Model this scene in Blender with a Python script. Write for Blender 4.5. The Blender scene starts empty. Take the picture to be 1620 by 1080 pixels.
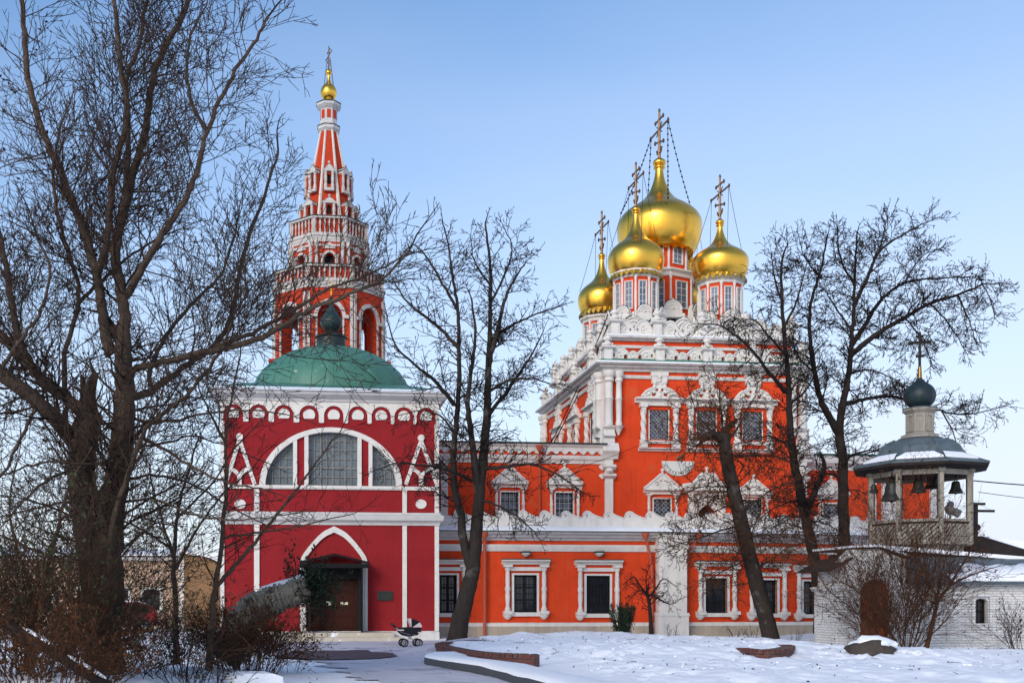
import bpy, bmesh, math, random
from math import sin, cos, tan, atan, atan2, pi, sqrt, radians as R
from mathutils import Vector, Matrix, noise
from mathutils.geometry import tessellate_polygon

S = bpy.context.scene
COL = S.collection

# ---------------------------------------------------------------- camera
F, TH, PX, PY, CZ = 1700.0, R(6.2), 666.0, 950.0, 1.55     # focal length and view geometry on the 1620 px wide photograph
cam_d = bpy.data.cameras.new('camera')
cam = bpy.data.objects.new('camera', cam_d)
COL.objects.link(cam)
cam.location = (0, 0, CZ)
cam.rotation_euler = (R(90), 0, -TH)
cam_d.sensor_width = 36.0
cam_d.lens = F / 1620 * 36.0
cam_d.shift_x = (810 - PX) / 1620
cam_d.shift_y = (PY - 540) / 1620
cam_d.clip_end = 3000
cam_d.clip_start = 0.2
S.camera = cam

# ---------------------------------------------------------------- light
SUN_EL, SUN_AZ = R(24), R(-145)          # azimuth clockwise from +Y
w = bpy.data.worlds.new('World')
S.world = w
w.use_nodes = True
nt = w.node_tree
bg = nt.nodes['Background']
sky = nt.nodes.new('ShaderNodeTexSky')
sky.sky_type = 'NISHITA'
sky.sun_disc = False
sky.sun_elevation = SUN_EL
sky.sun_rotation = SUN_AZ
sky.air_density = 1.0
sky.dust_density = 1.2
sky.ozone_density = 2.5
# thin winter veil: the real sky with a thin bright cloud layer, thicker to the horizon
tc = nt.nodes.new('ShaderNodeTexCoord')
mp = nt.nodes.new('ShaderNodeMapping'); mp.inputs['Scale'].default_value = (1.2, 1.2, 4.0)
nz = nt.nodes.new('ShaderNodeTexNoise'); nz.inputs['Scale'].default_value = 1.6; nz.inputs['Detail'].default_value = 5
sx = nt.nodes.new('ShaderNodeSeparateXYZ')
mr = nt.nodes.new('ShaderNodeMapRange')
mr.inputs['From Min'].default_value = 0.0; mr.inputs['From Max'].default_value = 0.50
mr.inputs['To Min'].default_value = 0.92; mr.inputs['To Max'].default_value = 0.08
ad = nt.nodes.new('ShaderNodeMath'); ad.operation = 'MULTIPLY_ADD'
ad.inputs[1].default_value = 0.34; ad.use_clamp = True
sb = nt.nodes.new('ShaderNodeMath'); sb.operation = 'SUBTRACT'; sb.inputs[1].default_value = 0.5
mx = nt.nodes.new('ShaderNodeMix'); mx.data_type = 'RGBA'
L = nt.links.new
L(tc.outputs['Generated'], mp.inputs['Vector']); L(mp.outputs[0], nz.inputs['Vector'])
L(tc.outputs['Generated'], sx.inputs[0]); L(sx.outputs['Z'], mr.inputs['Value'])
# the veil of cloud is thicker towards the east (+X)
ea = nt.nodes.new('ShaderNodeMath'); ea.operation = 'MULTIPLY_ADD'; ea.inputs[1].default_value = 0.30; ea.inputs[2].default_value = -0.06
L(sx.outputs['X'], ea.inputs[0])
e2 = nt.nodes.new('ShaderNodeMath'); e2.operation = 'ADD'; L(ea.outputs[0], e2.inputs[0]); L(mr.outputs[0], e2.inputs[1])
L(nz.outputs['Fac'], sb.inputs[0]); L(sb.outputs[0], ad.inputs[0]); L(e2.outputs[0], ad.inputs[2])
hs_ = nt.nodes.new('ShaderNodeHueSaturation'); hs_.inputs['Saturation'].default_value = 1.12; hs_.inputs['Value'].default_value = 1.66
L(sky.outputs[0], hs_.inputs['Color'])
L(ad.outputs[0], mx.inputs['Factor']); L(hs_.outputs[0], mx.inputs['A'])
mx.inputs['B'].default_value = (5.9, 6.25, 7.3, 1)
L(mx.outputs['Result'], bg.inputs['Color'])
bg.inputs['Strength'].default_value = 0.10

sd = bpy.data.lights.new('sun', 'SUN')
sd.energy = 1.15
sd.angle = R(24)
sd.color = (1.0, 0.93, 0.84)
sun = bpy.data.objects.new('sun', sd)
COL.objects.link(sun)
sdir = Vector((sin(SUN_AZ) * cos(SUN_EL), cos(SUN_AZ) * cos(SUN_EL), sin(SUN_EL)))   # towards the sun
sun.rotation_euler = sdir.to_track_quat('Z', 'Y').to_euler()

S.view_settings.view_transform = 'Standard'
S.view_settings.look = 'None'
S.view_settings.exposure = 0.50
S.view_settings.gamma = 1
S.view_settings.use_curve_mapping = False

# ---------------------------------------------------------------- measuring
def X(px, Y): return Y * tan(TH + atan((px - PX) / F))
def dep(x, y): return x * sin(TH) + y * cos(TH)
def at(px, py, Y):
    x = X(px, Y)
    return Vector((x, Y, CZ + (PY - py) * dep(x, Y) / F))
def gnd(px, py, z=0.0):                     # the point of height z seen at a pixel below the horizon
    d = F * (CZ - z) / (py - PY)
    a = TH + atan((px - PX) / F)
    y = d / (tan(a) * sin(TH) + cos(TH))
    return Vector((y * tan(a), y, z))

class Fr:                                   # a facade frame: u along the wall, d out of it, z up
    def __init__(s, x, y, a=0.0):
        s.o = Vector((x, y, 0)); s.u = Vector((cos(a), sin(a), 0)); s.n = Vector((sin(a), -cos(a), 0)); s.a = a
    def w(s, u, d, z): return s.o + s.u * u + s.n * d + Vector((0, 0, z))
    def uz(s, px, py, d=0.0):
        t = tan(TH + atan((px - PX) / F))
        o = s.o + s.n * d
        u = (t * o.y - o.x) / (s.u.x - t * s.u.y)
        p = o + s.u * u
        return u, CZ + (PY - py) * dep(p.x, p.y) / F
    def U(s, px): return s.uz(px, 900)[0]
    def sub(s, u, d=0.0, a=0.0):
        p = s.w(u, d, 0)
        return Fr(p.x, p.y, s.a + a)
WORLD = None

# ---------------------------------------------------------------- materials
MATS = {}
def mat(name, col, rough=0.8, var=0.12, scale=3.0, bump=0.0, bscale=40.0, metal=0.0, streak=0.0, streak_col=(0.12, 0.1, 0.09), spec=0.35, stretch=(1, 1, 1), patch=None, patch_col=None, coat=0.0):
    m = bpy.data.materials.new(name); m.use_nodes = True
    t = m.node_tree; b = t.nodes['Principled BSDF']; N = t.nodes.new; K = t.links.new
    b.inputs['Roughness'].default_value = rough
    b.inputs['Metallic'].default_value = metal
    b.inputs['Specular IOR Level'].default_value = spec if rough < 0.8 else 0.10
    b.inputs['Coat Weight'].default_value = coat
    c = N('ShaderNodeTexCoord'); mp = N('ShaderNodeMapping'); mp.inputs['Scale'].default_value = stretch
    K(c.outputs['Object'], mp.inputs['Vector'])
    n = N('ShaderNodeTexNoise'); n.inputs['Scale'].default_value = scale; n.inputs['Detail'].default_value = 8; n.inputs['Roughness'].default_value = 0.65
    K(mp.outputs[0], n.inputs['Vector'])
    mix = N('ShaderNodeMix'); mix.data_type = 'RGBA'
    mix.inputs['A'].default_value = (*[max(0, v * (1 - var * 1.6)) for v in col], 1)
    mix.inputs['B'].default_value = (*[min(1, v * (1 + var * 1.6)) for v in col], 1)
    K(n.outputs['Fac'], mix.inputs['Factor'])
    out = mix.outputs['Result']
    if streak:
        mp2 = N('ShaderNodeMapping'); mp2.inputs['Scale'].default_value = (2.2, 2.2, 0.25); K(c.outputs['Object'], mp2.inputs['Vector'])
        n2 = N('ShaderNodeTexNoise'); n2.inputs['Scale'].default_value = 2.0; n2.inputs['Detail'].default_value = 7; K(mp2.outputs[0], n2.inputs['Vector'])
        r = N('ShaderNodeMapRange'); r.inputs['From Min'].default_value = 0.5; r.inputs['From Max'].default_value = 0.78; r.inputs['To Max'].default_value = streak
        K(n2.outputs['Fac'], r.inputs['Value'])
        m2 = N('ShaderNodeMix'); m2.data_type = 'RGBA'; m2.inputs['B'].default_value = (*streak_col, 1)
        K(r.outputs[0], m2.inputs['Factor']); K(out, m2.inputs['A']); out = m2.outputs['Result']
    if patch:
        n3 = N('ShaderNodeTexNoise'); n3.inputs['Scale'].default_value = patch[0]; n3.inputs['Detail'].default_value = 6; K(c.outputs['Object'], n3.inputs['Vector'])
        r = N('ShaderNodeMapRange'); r.inputs['From Min'].default_value = patch[1]; r.inputs['From Max'].default_value = patch[1] + 0.08; K(n3.outputs['Fac'], r.inputs['Value'])
        m3 = N('ShaderNodeMix'); m3.data_type = 'RGBA'; m3.inputs['B'].default_value = (*patch_col, 1)
        K(r.outputs[0], m3.inputs['Factor']); K(out, m3.inputs['A']); out = m3.outputs['Result']
    K(out, b.inputs['Base Color'])
    if bump:
        nb = N('ShaderNodeTexNoise'); nb.inputs['Scale'].default_value = bscale; nb.inputs['Detail'].default_value = 5; K(mp.outputs[0], nb.inputs['Vector'])
        bp = N('ShaderNodeBump'); bp.inputs['Strength'].default_value = bump; bp.inputs['Distance'].default_value = 0.05
        K(nb.outputs['Fac'], bp.inputs['Height']); K(bp.outputs[0], b.inputs['Normal'])
    MATS[name] = m
    return m

def brick_mat(name, c1, c2, mortar, bw=0.27, bh=0.085, ms=0.012, bump=0.6, rough=0.85, axis='xz', grime=0.3):
    m = bpy.data.materials.new(name); m.use_nodes = True
    t = m.node_tree; b = t.nodes['Principled BSDF']; N = t.nodes.new; K = t.links.new
    b.inputs['Roughness'].default_value = rough
    c = N('ShaderNodeTexCoord'); s = N('ShaderNodeSeparateXYZ'); q = N('ShaderNodeCombineXYZ')
    ad = N('ShaderNodeMath'); ad.operation = 'ADD'
    K(c.outputs['Object'], s.inputs[0]); K(s.outputs['X'], ad.inputs[0]); K(s.outputs['Y'], ad.inputs[1])
    K(ad.outputs[0], q.inputs['X']); K(s.outputs['Z'], q.inputs['Y'])
    br = N('ShaderNodeTexBrick'); br.inputs['Scale'].default_value = 1.0
    br.inputs['Brick Width'].default_value = bw; br.inputs['Row Height'].default_value = bh; br.inputs['Mortar Size'].default_value = ms
    br.inputs['Color1'].default_value = (*c1, 1); br.inputs['Color2'].default_value = (*c2, 1); br.inputs['Mortar'].default_value = (*mortar, 1)
    K(q.outputs[0], br.inputs['Vector'])
    n = N('ShaderNodeTexNoise'); n.inputs['Scale'].default_value = 1.3; n.inputs['Detail'].default_value = 8; n.inputs['Roughness'].default_value = 0.7; K(c.outputs['Object'], n.inputs['Vector'])
    r = N('ShaderNodeMapRange'); r.inputs['From Min'].default_value = 0.52; r.inputs['From Max'].default_value = 0.72; r.inputs['To Max'].default_value = grime; K(n.outputs['Fac'], r.inputs['Value'])
    mx = N('ShaderNodeMix'); mx.data_type = 'RGBA'; mx.inputs['B'].default_value = (0.16, 0.13, 0.11, 1)
    K(r.outputs[0], mx.inputs['Factor']); K(br.outputs['Color'], mx.inputs['A']); K(mx.outputs['Result'], b.inputs['Base Color'])
    bp = N('ShaderNodeBump'); bp.inputs['Strength'].default_value = bump; bp.inputs['Distance'].default_value = 0.02; bp.invert = True
    K(br.outputs['Fac'], bp.inputs['Height']); K(bp.outputs[0], b.inputs['Normal'])
    return m

ORANGE = mat('orange_plaster', (0.65, 0.063, 0.018), 0.85, 0.22, 0.7, 0.4, 20, streak=0.45, streak_col=(0.40, 0.045, 0.018), patch=(1.1, 0.60), patch_col=(0.60, 0.085, 0.03))
ORANGE_DK = mat('tower_brick_paint', (0.45, 0.046, 0.018), 0.85, 0.16, 2.0, 0.25, 30, streak=0.3, streak_col=(0.30, 0.035, 0.018))
CRIMSON = mat('crimson_plaster', (0.255, 0.018, 0.022), 0.85, 0.22, 0.7, 0.4, 20, streak=0.35, streak_col=(0.17, 0.013, 0.015), patch=(1.3, 0.62), patch_col=(0.27, 0.022, 0.026))
WHITE = mat('white_lime_trim', (0.66, 0.635, 0.595), 0.85, 0.10, 2.5, 0.3, 25, streak=0.35, streak_col=(0.38, 0.36, 0.33))
WHITE2 = mat('greyed_lime_trim', (0.60, 0.585, 0.555), 0.88, 0.14, 3.0, 0.35, 25, streak=0.55, streak_col=(0.24, 0.23, 0.21))
PALE = mat('pale_grey_cornice', (0.52, 0.51, 0.50), 0.85, 0.10, 2.0, 0.15, 30, streak=0.25)
WHITE3 = mat('weathered_tower_trim', (0.50, 0.47, 0.44), 0.9, 0.18, 3.0, 0.35, 25, streak=0.6, streak_col=(0.20, 0.17, 0.15))
CREAMY = mat('cream_spire_rib', (0.58, 0.54, 0.49), 0.85, 0.1, 2.5, 0.1, 30)
GREEN = mat('green_copper_roof', (0.055, 0.17, 0.125), 0.5, 0.25, 2.2, 0.12, 12, streak=0.35, streak_col=(0.12, 0.25, 0.2), patch=(6, 0.66), patch_col=(0.35, 0.42, 0.40))
NAVY = mat('blue_black_dome_metal', (0.010, 0.021, 0.026), 0.5, 0.35, 4.0, 0.2, 14, streak=0.4, streak_col=(0.03, 0.06, 0.06))
GREEN_DK = mat('dark_green_metal', (0.012, 0.030, 0.030), 0.45, 0.25, 3.0, 0.1, 20, streak=0.4, streak_col=(0.06, 0.10, 0.10))
SLATE = mat('blue_green_roof_metal', (0.075, 0.10, 0.115), 0.5, 0.3, 3.0, 0.1, 12, streak=0.5, streak_col=(0.14, 0.17, 0.18))
SNOWG = mat('trodden_snow_cover', (0.86, 0.87, 0.90), 0.75, 0.05, 1.2, 0.9, 3.2)
SNOW = mat('snow', (0.84, 0.86, 0.90), 0.75, 0.03, 2.0, 0.5, 9)
STONE = mat('plinth_limestone', (0.40, 0.34, 0.27), 0.85, 0.2, 1.5, 0.4, 18, streak=0.4, streak_col=(0.2, 0.17, 0.14))
STEPST = mat('step_stone', (0.50, 0.45, 0.37), 0.85, 0.15, 2.5, 0.3, 20, patch=(2.5, 0.60), patch_col=(0.8, 0.82, 0.86))
GLASS = mat('dark_window_glass', (0.018, 0.022, 0.03), 0.12, 0.5, 1.5, 0.10, 2.2, spec=0.6)  # noise in the dark colour stands in for reflected sky
GLASS_B = mat('sky_painted_glass', (0.09, 0.12, 0.17), 0.12, 0.75, 2.2, 0.16, 2.5, spec=0.7)  # blue-white sky reflection is put into the pane colour
GLASS_G = mat('bluish_grey_glass', (0.10, 0.125, 0.14), 0.2, 0.6, 1.5, 0.15, 2.5, spec=0.6)  # mottled blue-grey pane colour
IRON = mat('black_iron', (0.009, 0.009, 0.010), 0.6, 0.2, 6, spec=0.12)
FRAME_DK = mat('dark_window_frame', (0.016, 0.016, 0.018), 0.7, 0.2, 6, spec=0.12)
LAMPGREY = mat('grey_lamp_paint', (0.22, 0.22, 0.22), 0.5, 0.1, 5)
FRAME_GR = mat('grey_window_bars', (0.20, 0.19, 0.18), 0.7, 0.2, 6)
GRILLE = mat('pale_iron_grille', (0.30, 0.31, 0.33), 0.6, 0.2, 6)
GOLD = mat('gilded_copper', (0.88, 0.49, 0.07), 0.27, 0.12, 2.4, 0.06, 3.0, metal=1.0)
GOLD_OLD = mat('aged_gilding', (0.25, 0.15, 0.05), 0.4, 0.2, 5, metal=1.0)
BRONZE = mat('dark_cross_bronze', (0.16, 0.095, 0.05), 0.45, 0.25, 5, metal=0.7)
BELLM = mat('bell_bronze', (0.030, 0.038, 0.036), 0.5, 0.25, 6, metal=0.5)
PIPE = mat('terracotta_pipe_paint', (0.42, 0.085, 0.045), 0.6, 0.15, 4)
DOORW = mat('brown_door_wood', (0.040, 0.010, 0.006), 0.55, 0.3, 4, 0.1, 30, stretch=(3, 3, 0.4), spec=0.15)
DOOR_O = mat('rusty_orange_door', (0.30, 0.065, 0.016), 0.65, 0.3, 3, 0.15, 20, stretch=(4, 4, 0.5))
OLDWOOD = mat('weathered_white_wood', (0.29, 0.265, 0.225), 0.85, 0.25, 4, 0.4, 30, stretch=(3, 3, 0.7), streak=0.6, streak_col=(0.14, 0.12, 0.10))
DARKWOOD = mat('dark_wood', (0.028, 0.024, 0.022), 0.8, 0.3, 4, 0.3, 20)
BARK = mat('grey_brown_bark', (0.080, 0.057, 0.043), 0.95, 0.45, 7, 0.9, 16, stretch=(1, 1, 0.35), patch=(3.5, 0.64), patch_col=(0.055, 0.062, 0.042))
BARK_DK = mat('dark_bark', (0.027, 0.021, 0.019), 0.95, 0.45, 7, 0.9, 16, stretch=(1, 1, 0.35))
BARK_GR = mat('lime_trunk_bark', (0.036, 0.029, 0.025), 0.95, 0.4, 8, 1.0, 14, stretch=(1, 1, 0.3), patch=(2.2, 0.60), patch_col=(0.075, 0.07, 0.062))
TWIG = mat('brown_twigs', (0.045, 0.031, 0.025), 0.9, 0.3, 3)
TWIG_DK = mat('dark_twigs', (0.020, 0.015, 0.014), 0.9, 0.3, 3)
TWIG_RD = mat('reddish_brown_twigs', (0.060, 0.029, 0.017), 0.9, 0.4, 3)
LEAF_BR = mat('dead_brown_leaves', (0.065, 0.028, 0.013), 0.9, 0.5, 2)
LEAF_DK = mat('dark_dead_leaves', (0.028, 0.022, 0.018), 0.9, 0.4, 2)
NEEDLE = mat('dark_evergreen', (0.018, 0.034, 0.020), 0.9, 0.45, 3)
LEAF_OL = mat('olive_leaves', (0.045, 0.050, 0.026), 0.9, 0.45, 3)
BURLAP = mat('grey_wrapping_cloth', (0.27, 0.24, 0.19), 0.95, 0.5, 9, 1.0, 22, stretch=(1, 1, 1), patch=(5, 0.56), patch_col=(0.10, 0.085, 0.065))
WBRICK = brick_mat('whitewashed_brick', (0.70, 0.69, 0.67), (0.60, 0.59, 0.57), (0.42, 0.40, 0.38), grime=0.62)
RBRICK = brick_mat('dark_red_brick', (0.135, 0.030, 0.022), (0.085, 0.022, 0.018), (0.09, 0.06, 0.05), bw=0.25, bh=0.075, grime=0.3)
ROUGHWALL = mat('rough_whitewash', (0.60, 0.58, 0.55), 0.9, 0.2, 4, 0.8, 14, patch=(3.0, 0.62), patch_col=(0.20, 0.155, 0.12))
BOULDER = mat('brown_boulder', (0.065, 0.054, 0.046), 0.9, 0.45, 4, 0.8, 14)
GRANITE = mat('dark_wet_stone', (0.05, 0.055, 0.065), 0.6, 0.25, 6, 0.2, 30)
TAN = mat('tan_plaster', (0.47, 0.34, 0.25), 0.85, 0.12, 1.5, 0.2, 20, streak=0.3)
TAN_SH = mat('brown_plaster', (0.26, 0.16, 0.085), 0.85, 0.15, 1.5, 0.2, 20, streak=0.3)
CARRED = mat('red_car_paint', (0.24, 0.012, 0.018), 0.3, 0.1, 3, coat=0.6)
RUBBER = mat('black_rubber', (0.014, 0.014, 0.015), 0.8, 0.2, 5)
CHROME = mat('pale_metal', (0.36, 0.36, 0.37), 0.35, 0.1, 5, metal=0.8)
BLKFAB = mat('black_fabric', (0.018, 0.018, 0.022), 0.9, 0.25, 6)
PINKFAB = mat('pale_pink_fabric', (0.62, 0.50, 0.50), 0.9, 0.1, 6)
PAPER = mat('paper_notice', (0.72, 0.68, 0.52), 0.9, 0.05, 6)
PLATE = mat('dark_plaque', (0.03, 0.033, 0.026), 0.45, 0.25, 8, metal=0.3)
DIAL = mat('sundial_face', (0.66, 0.67, 0.63), 0.85, 0.06, 4)
INK = mat('sundial_paint', (0.10, 0.12, 0.14), 0.8, 0.1, 5)
SHADE = mat('hole_shade_red', (0.25, 0.03, 0.02), 0.9, 0.2, 3)  # dark red standing in for the shade inside scroll holes
ASPH = mat('wet_asphalt', (0.06, 0.052, 0.065), 0.55, 0.4, 3, 0.4, 15)
ICE = mat('trodden_snow', (0.54, 0.53, 0.58), 0.6, 0.24, 2.2, 0.8, 9, stretch=(0.5, 1, 1), patch=(0.8, 0.56), patch_col=(0.33, 0.32, 0.37))
# ---------------------------------------------------------------- mesh building
def crm(pts, k=6):
    """smooth a list of tuples (any dimension) with a Catmull-Rom spline"""
    P = [Vector(p) for p in pts]
    if len(P) < 3: 
        return P
    o = []
    for i in range(len(P) - 1):
        p0 = P[max(i - 1, 0)]; p1 = P[i]; p2 = P[i + 1]; p3 = P[min(i + 2, len(P) - 1)]
        for j in range(k):
            t = j / k
            o.append(0.5 * ((2 * p1) + (p2 - p0) * t + (2 * p0 - 5 * p1 + 4 * p2 - p3) * t * t + (3 * p1 - p0 - 3 * p2 + p3) * t ** 3))
    o.append(P[-1])
    return o
def prof(pts, k=4): return [(p[0], p[1]) for p in crm(pts, k)]

class MB:
    def __init__(s, fr=None): s.v = []; s.f = []; s.fr = fr
    def V(s, u, d, z):
        s.v.append(s.fr.w(u, d, z) if s.fr else Vector((u, d, z)))
        return len(s.v) - 1
    def face(s, pts): s.f.append([s.V(*p) for p in pts])
    def box(s, u0, u1, d0, d1, z0, z1):
        i = [s.V(u, d, z) for z in (z0, z1) for (u, d) in ((u0, d0), (u1, d0), (u1, d1), (u0, d1))]
        for q in ((0, 1, 2, 3), (4, 5, 6, 7), (0, 1, 5, 4), (1, 2, 6, 5), (2, 3, 7, 6), (3, 0, 4, 7)): s.f.append([i[k] for k in q])
    def prism(s, poly, d0, d1, holes=(), taper=None):
        loops = [list(poly)] + [list(h) for h in holes]
        tri = tessellate_polygon([[Vector((u, z, 0)) for (u, z) in l] for l in loops])
        flat = [p for l in loops for p in l]
        a = [s.V(u, d0, z) for (u, z) in flat]; b = [s.V(u, d1, z) for (u, z) in flat]
        for t in tri: s.f.append([a[k] for k in t]); s.f.append([b[k] for k in t])
        o = 0
        for l in loops:
            n = len(l)
            for k in range(n):
                k2 = (k + 1) % n
                s.f.append([a[o + k], a[o + k2], b[o + k2], b[o + k]])
            o += n
    def lathe(s, u, d, pr, n=12, a0=0.0, twist=0.0, flute=0.0, half=False):
        rings = []
        for (r, z) in pr:
            ring = []
            for k in range(n):
                a = a0 + 2 * pi * k / n + twist * z
                rr = r * (1 + (flute if (k % 2) else -flute))
                ring.append(s.V(u + rr * cos(a), d + rr * sin(a), z))
            rings.append(ring)
        for i in range(len(rings) - 1):
            for k in range(n):
                k2 = (k + 1) % n
                s.f.append([rings[i][k], rings[i][k2], rings[i + 1][k2], rings[i + 1][k]])
        s.f.append(rings[0][::-1]); s.f.append(rings[-1])
    def ball(s, u, d, z, r, n=8, sq=1.0):
        s.lathe(u, d, [(max(r * sin(pi * t / 6), r * 0.02), z - r * sq * cos(pi * t / 6)) for t in range(7)], n)
    def tube(s, pts, rad, n=6, cap=True):
        P = [Vector(p) for p in pts]
        if not isinstance(rad, (list, tuple)): rad = [rad] * len(P)
        rings = []
        for i, p in enumerate(P):
            t = (P[min(i + 1, len(P) - 1)] - P[max(i - 1, 0)])
            if t.length < 1e-9: t = Vector((0, 0, 1))
            t.normalize()
            ref = Vector((0, 0, 1)) if abs(t.z) < 0.92 else Vector((1, 0, 0))
            if i == 0: a = t.cross(ref).normalized()
            else:
                a = a - t * a.dot(t)
                a = a.normalized() if a.length > 1e-6 else t.cross(ref).normalized()
            b = t.cross(a)
            r = rad[i]
            rings.append([s.V(*(p + a * (r * cos(2 * pi * k / n)) + b * (r * sin(2 * pi * k / n)))) for k in range(n)])
        for i in range(len(rings) - 1):
            A, B = rings[i], rings[i + 1]
            for k in range(n):
                k2 = (k + 1) % n
                s.f.append([A[k], A[k2], B[k2], B[k]])
        if cap: s.f.append(rings[0][::-1]); s.f.append(rings[-1])
    def mould(s, pr, u0, u1):
        """a moulding: profile [(d, z)] run along u"""
        a = [s.V(u0, d, z) for d, z in pr]; b = [s.V(u1, d, z) for d, z in pr]
        n = len(pr)
        for k in range(n):
            k2 = (k + 1) % n
            s.f.append([a[k], a[k2], b[k2], b[k]])
        s.f.append(a[::-1]); s.f.append(b)
    def loft(s, poly, pr, cap0=True, cap1=True):
        """world-xy CCW polygon swept through [(offset, z)] with mitred corners"""
        P = [Vector((p[0], p[1])) for p in poly]; n = len(P)
        nm = []
        for i in range(n):
            e = P[(i + 1) % n] - P[i]; e.normalize(); nm.append(Vector((e.y, -e.x)))
        off = []
        for i in range(n):
            a, b = nm[i - 1], nm[i]
            off.append((a + b) / (1 + a.dot(b)))
        rings = [[s.V(*(P[i] + off[i] * d), z) for i in range(n)] for d, z in pr]
        for i in range(len(rings) - 1):
            for k in range(n):
                k2 = (k + 1) % n
                s.f.append([rings[i][k], rings[i][k2], rings[i + 1][k2], rings[i + 1][k]])
        if cap0: s.f.append(rings[0][::-1])
        if cap1: s.f.append(rings[-1])
    def octa(s, x, y, pr, n=8): s.lathe(x, y, [(a / cos(pi / n), z) for a, z in pr], n, pi / n)

def arc(cx, cz, rx, rz, a0, a1, n=16):
    return [(cx + rx * cos(R(a0 + (a1 - a0) * k / n)), cz + rz * sin(R(a0 + (a1 - a0) * k / n))) for k in range(n + 1)]
def rect(u0, u1, z0, z1): return [(u0, z0), (u1, z0), (u1, z1), (u0, z1)]
def circ(cu, cz, r, n=12, rz=None): return [(cu + r * cos(2 * pi * k / n), cz + (rz or r) * sin(2 * pi * k / n)) for k in range(n)]

ORG = {}
def thing(name, label, cat, loc, group=None):
    o = bpy.data.objects.new(name, None); COL.objects.link(o)
    o.empty_display_size = 0.3
    o.location = loc; o['label'] = label; o['category'] = cat
    if group: o['group'] = group
    ORG[o.name] = Vector(loc)
    return o
def obj(name, mb, m, parent=None, smooth=False, label=None, ang=40):
    org = ORG[parent.name] if parent else Vector((0, 0, 0))
    me = bpy.data.meshes.new(name)
    me.from_pydata([v - org for v in mb.v], [], mb.f)
    bm = bmesh.new(); bm.from_mesh(me)
    if len(mb.f) < 60000: bmesh.ops.recalc_face_normals(bm, faces=bm.faces)
    bm.to_mesh(me); bm.free()
    me.materials.append(m)
    if smooth:
        me.polygons.foreach_set('use_smooth', [True] * len(me.polygons))
        me.set_sharp_from_angle(angle=R(ang))
    o = bpy.data.objects.new(name, me); COL.objects.link(o)
    if parent: o.parent = parent; ORG[o.name] = org
    else: ORG[o.name] = org
    if label: o['label'] = label
    return o
def solo(name, mb, m, label, cat, loc, group=None, smooth=False):
    """a top-level thing that is one mesh, with its origin at its base"""
    loc = Vector(loc)
    mb.v = [v - loc for v in mb.v]
    o = obj(name, mb, m, None, smooth); o.location = loc
    ORG[o.name] = loc
    o['label'] = label; o['category'] = cat
    if group: o['group'] = group
    return o
def struct(o): o['kind'] = 'structure'; return o
def kids(o): return [c for c in bpy.data.objects if c.parent == o]
def dup(root, loc, rotz=None, label=None, group=None):
    r = root.copy(); COL.objects.link(r); r.location = loc
    if rotz is not None: r.rotation_euler = (0, 0, rotz)
    if label: r['label'] = label
    if group: r['group'] = group
    for c in kids(root):
        d = c.copy(); COL.objects.link(d); d.parent = r
        for g in kids(c):
            e = g.copy(); COL.objects.link(e); e.parent = d
    return r

# ---------------------------------------------------------------- architecture pieces
BAL = [(1.0, 0), (1.0, .05), (.75, .08), (.62, .14), (.78, .24), (.86, .34), (.70, .44), (.95, .47), (.95, .53), (.70, .56), (.80, .70), (.70, .86), (.62, .90), (.95, .93), (1.05, .96), (1.05, 1.0)]
def column(mb, u, d, z0, z1, r, n=10, twist=False):
    if twist:
        k = 22
        pr = [(r * (1.05 if (j in (0, 1, k - 1, k)) else (0.78 + 0.17 * abs(sin(j * 1.35)))), z0 + (z1 - z0) * j / k) for j in range(k + 1)]
        mb.lathe(u, d, pr, 8, 0, 2.6 / r * 0.16, 0.14)
    else:
        mb.lathe(u, d, [(r * a, z0 + (z1 - z0) * b) for a, b in BAL], n)
def column_cap(mb, u, d, z, r):
    mb.box(u - r * 1.45, u + r * 1.45, d - r * 1.3, d + r * 1.45, z, z + r * 0.8)
def console(mb, u, d, z, w, h):
    """rounded base block under a window column"""
    mb.box(u - w, u + w, -0.02, d + w, z + h * .55, z + h)
    mb.lathe(u, d * 0.6, prof([(w * .25, z - h * .15), (w * .6, z), (w * 1.02, z + h * .3), (w * 1.05, z + h * .55)], 3), 10)
def lattice(mb, u0, u1, z0, z1, d, step, r, cells=True):
    """diamond iron grille"""
    W, H = u1 - u0, z1 - z0
    n = int((W + H) / step) + 1
    for k in range(1, n):
        c = k * step
        a = (u0 + max(0, c - H), z0 + min(c, H)); b = (u0 + min(c, W), z0 + max(0, c - W))
        for (p, q) in ((a, b), ((u0 + u1 - a[0], a[1]), (u0 + u1 - b[0], b[1]))):
            mb.tube([(p[0], d, p[1]), (q[0], d, q[1])], r, 3, False)
def bars(mb, u0, u1, z0, z1, d0, d1, nu, nz, t, edge=None):
    e = edge or t
    mb.box(u0, u0 + e, d0, d1, z0, z1); mb.box(u1 - e, u1, d0, d1, z0, z1)
    mb.box(u0 + e, u1 - e, d0, d1, z0, z0 + e); mb.box(u0 + e, u1 - e, d0, d1, z1 - e, z1)
    for k in range(1, nu):
        u = u0 + (u1 - u0) * k / nu
        mb.box(u - t / 2, u + t / 2, d0 + .002, d1 - .002, z0 + e, z1 - e)
    for k in range(1, nz):
        z = z0 + (z1 - z0) * k / nz
        mb.box(u0 + e, u1 - e, d0 + .004, d1 - .004, z - t / 2, z + t / 2)
def finial(mb, u, d, z, r):
    mb.lathe(u, d, prof([(r * .9, z), (r * .95, z + r * .5), (r * .45, z + r * .8), (r * .5, z + r * 1.1), (r * .95, z + r * 1.8), (r * .7, z + r * 2.5), (r * .08, z + r * 2.9)], 2), 8)
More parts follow.
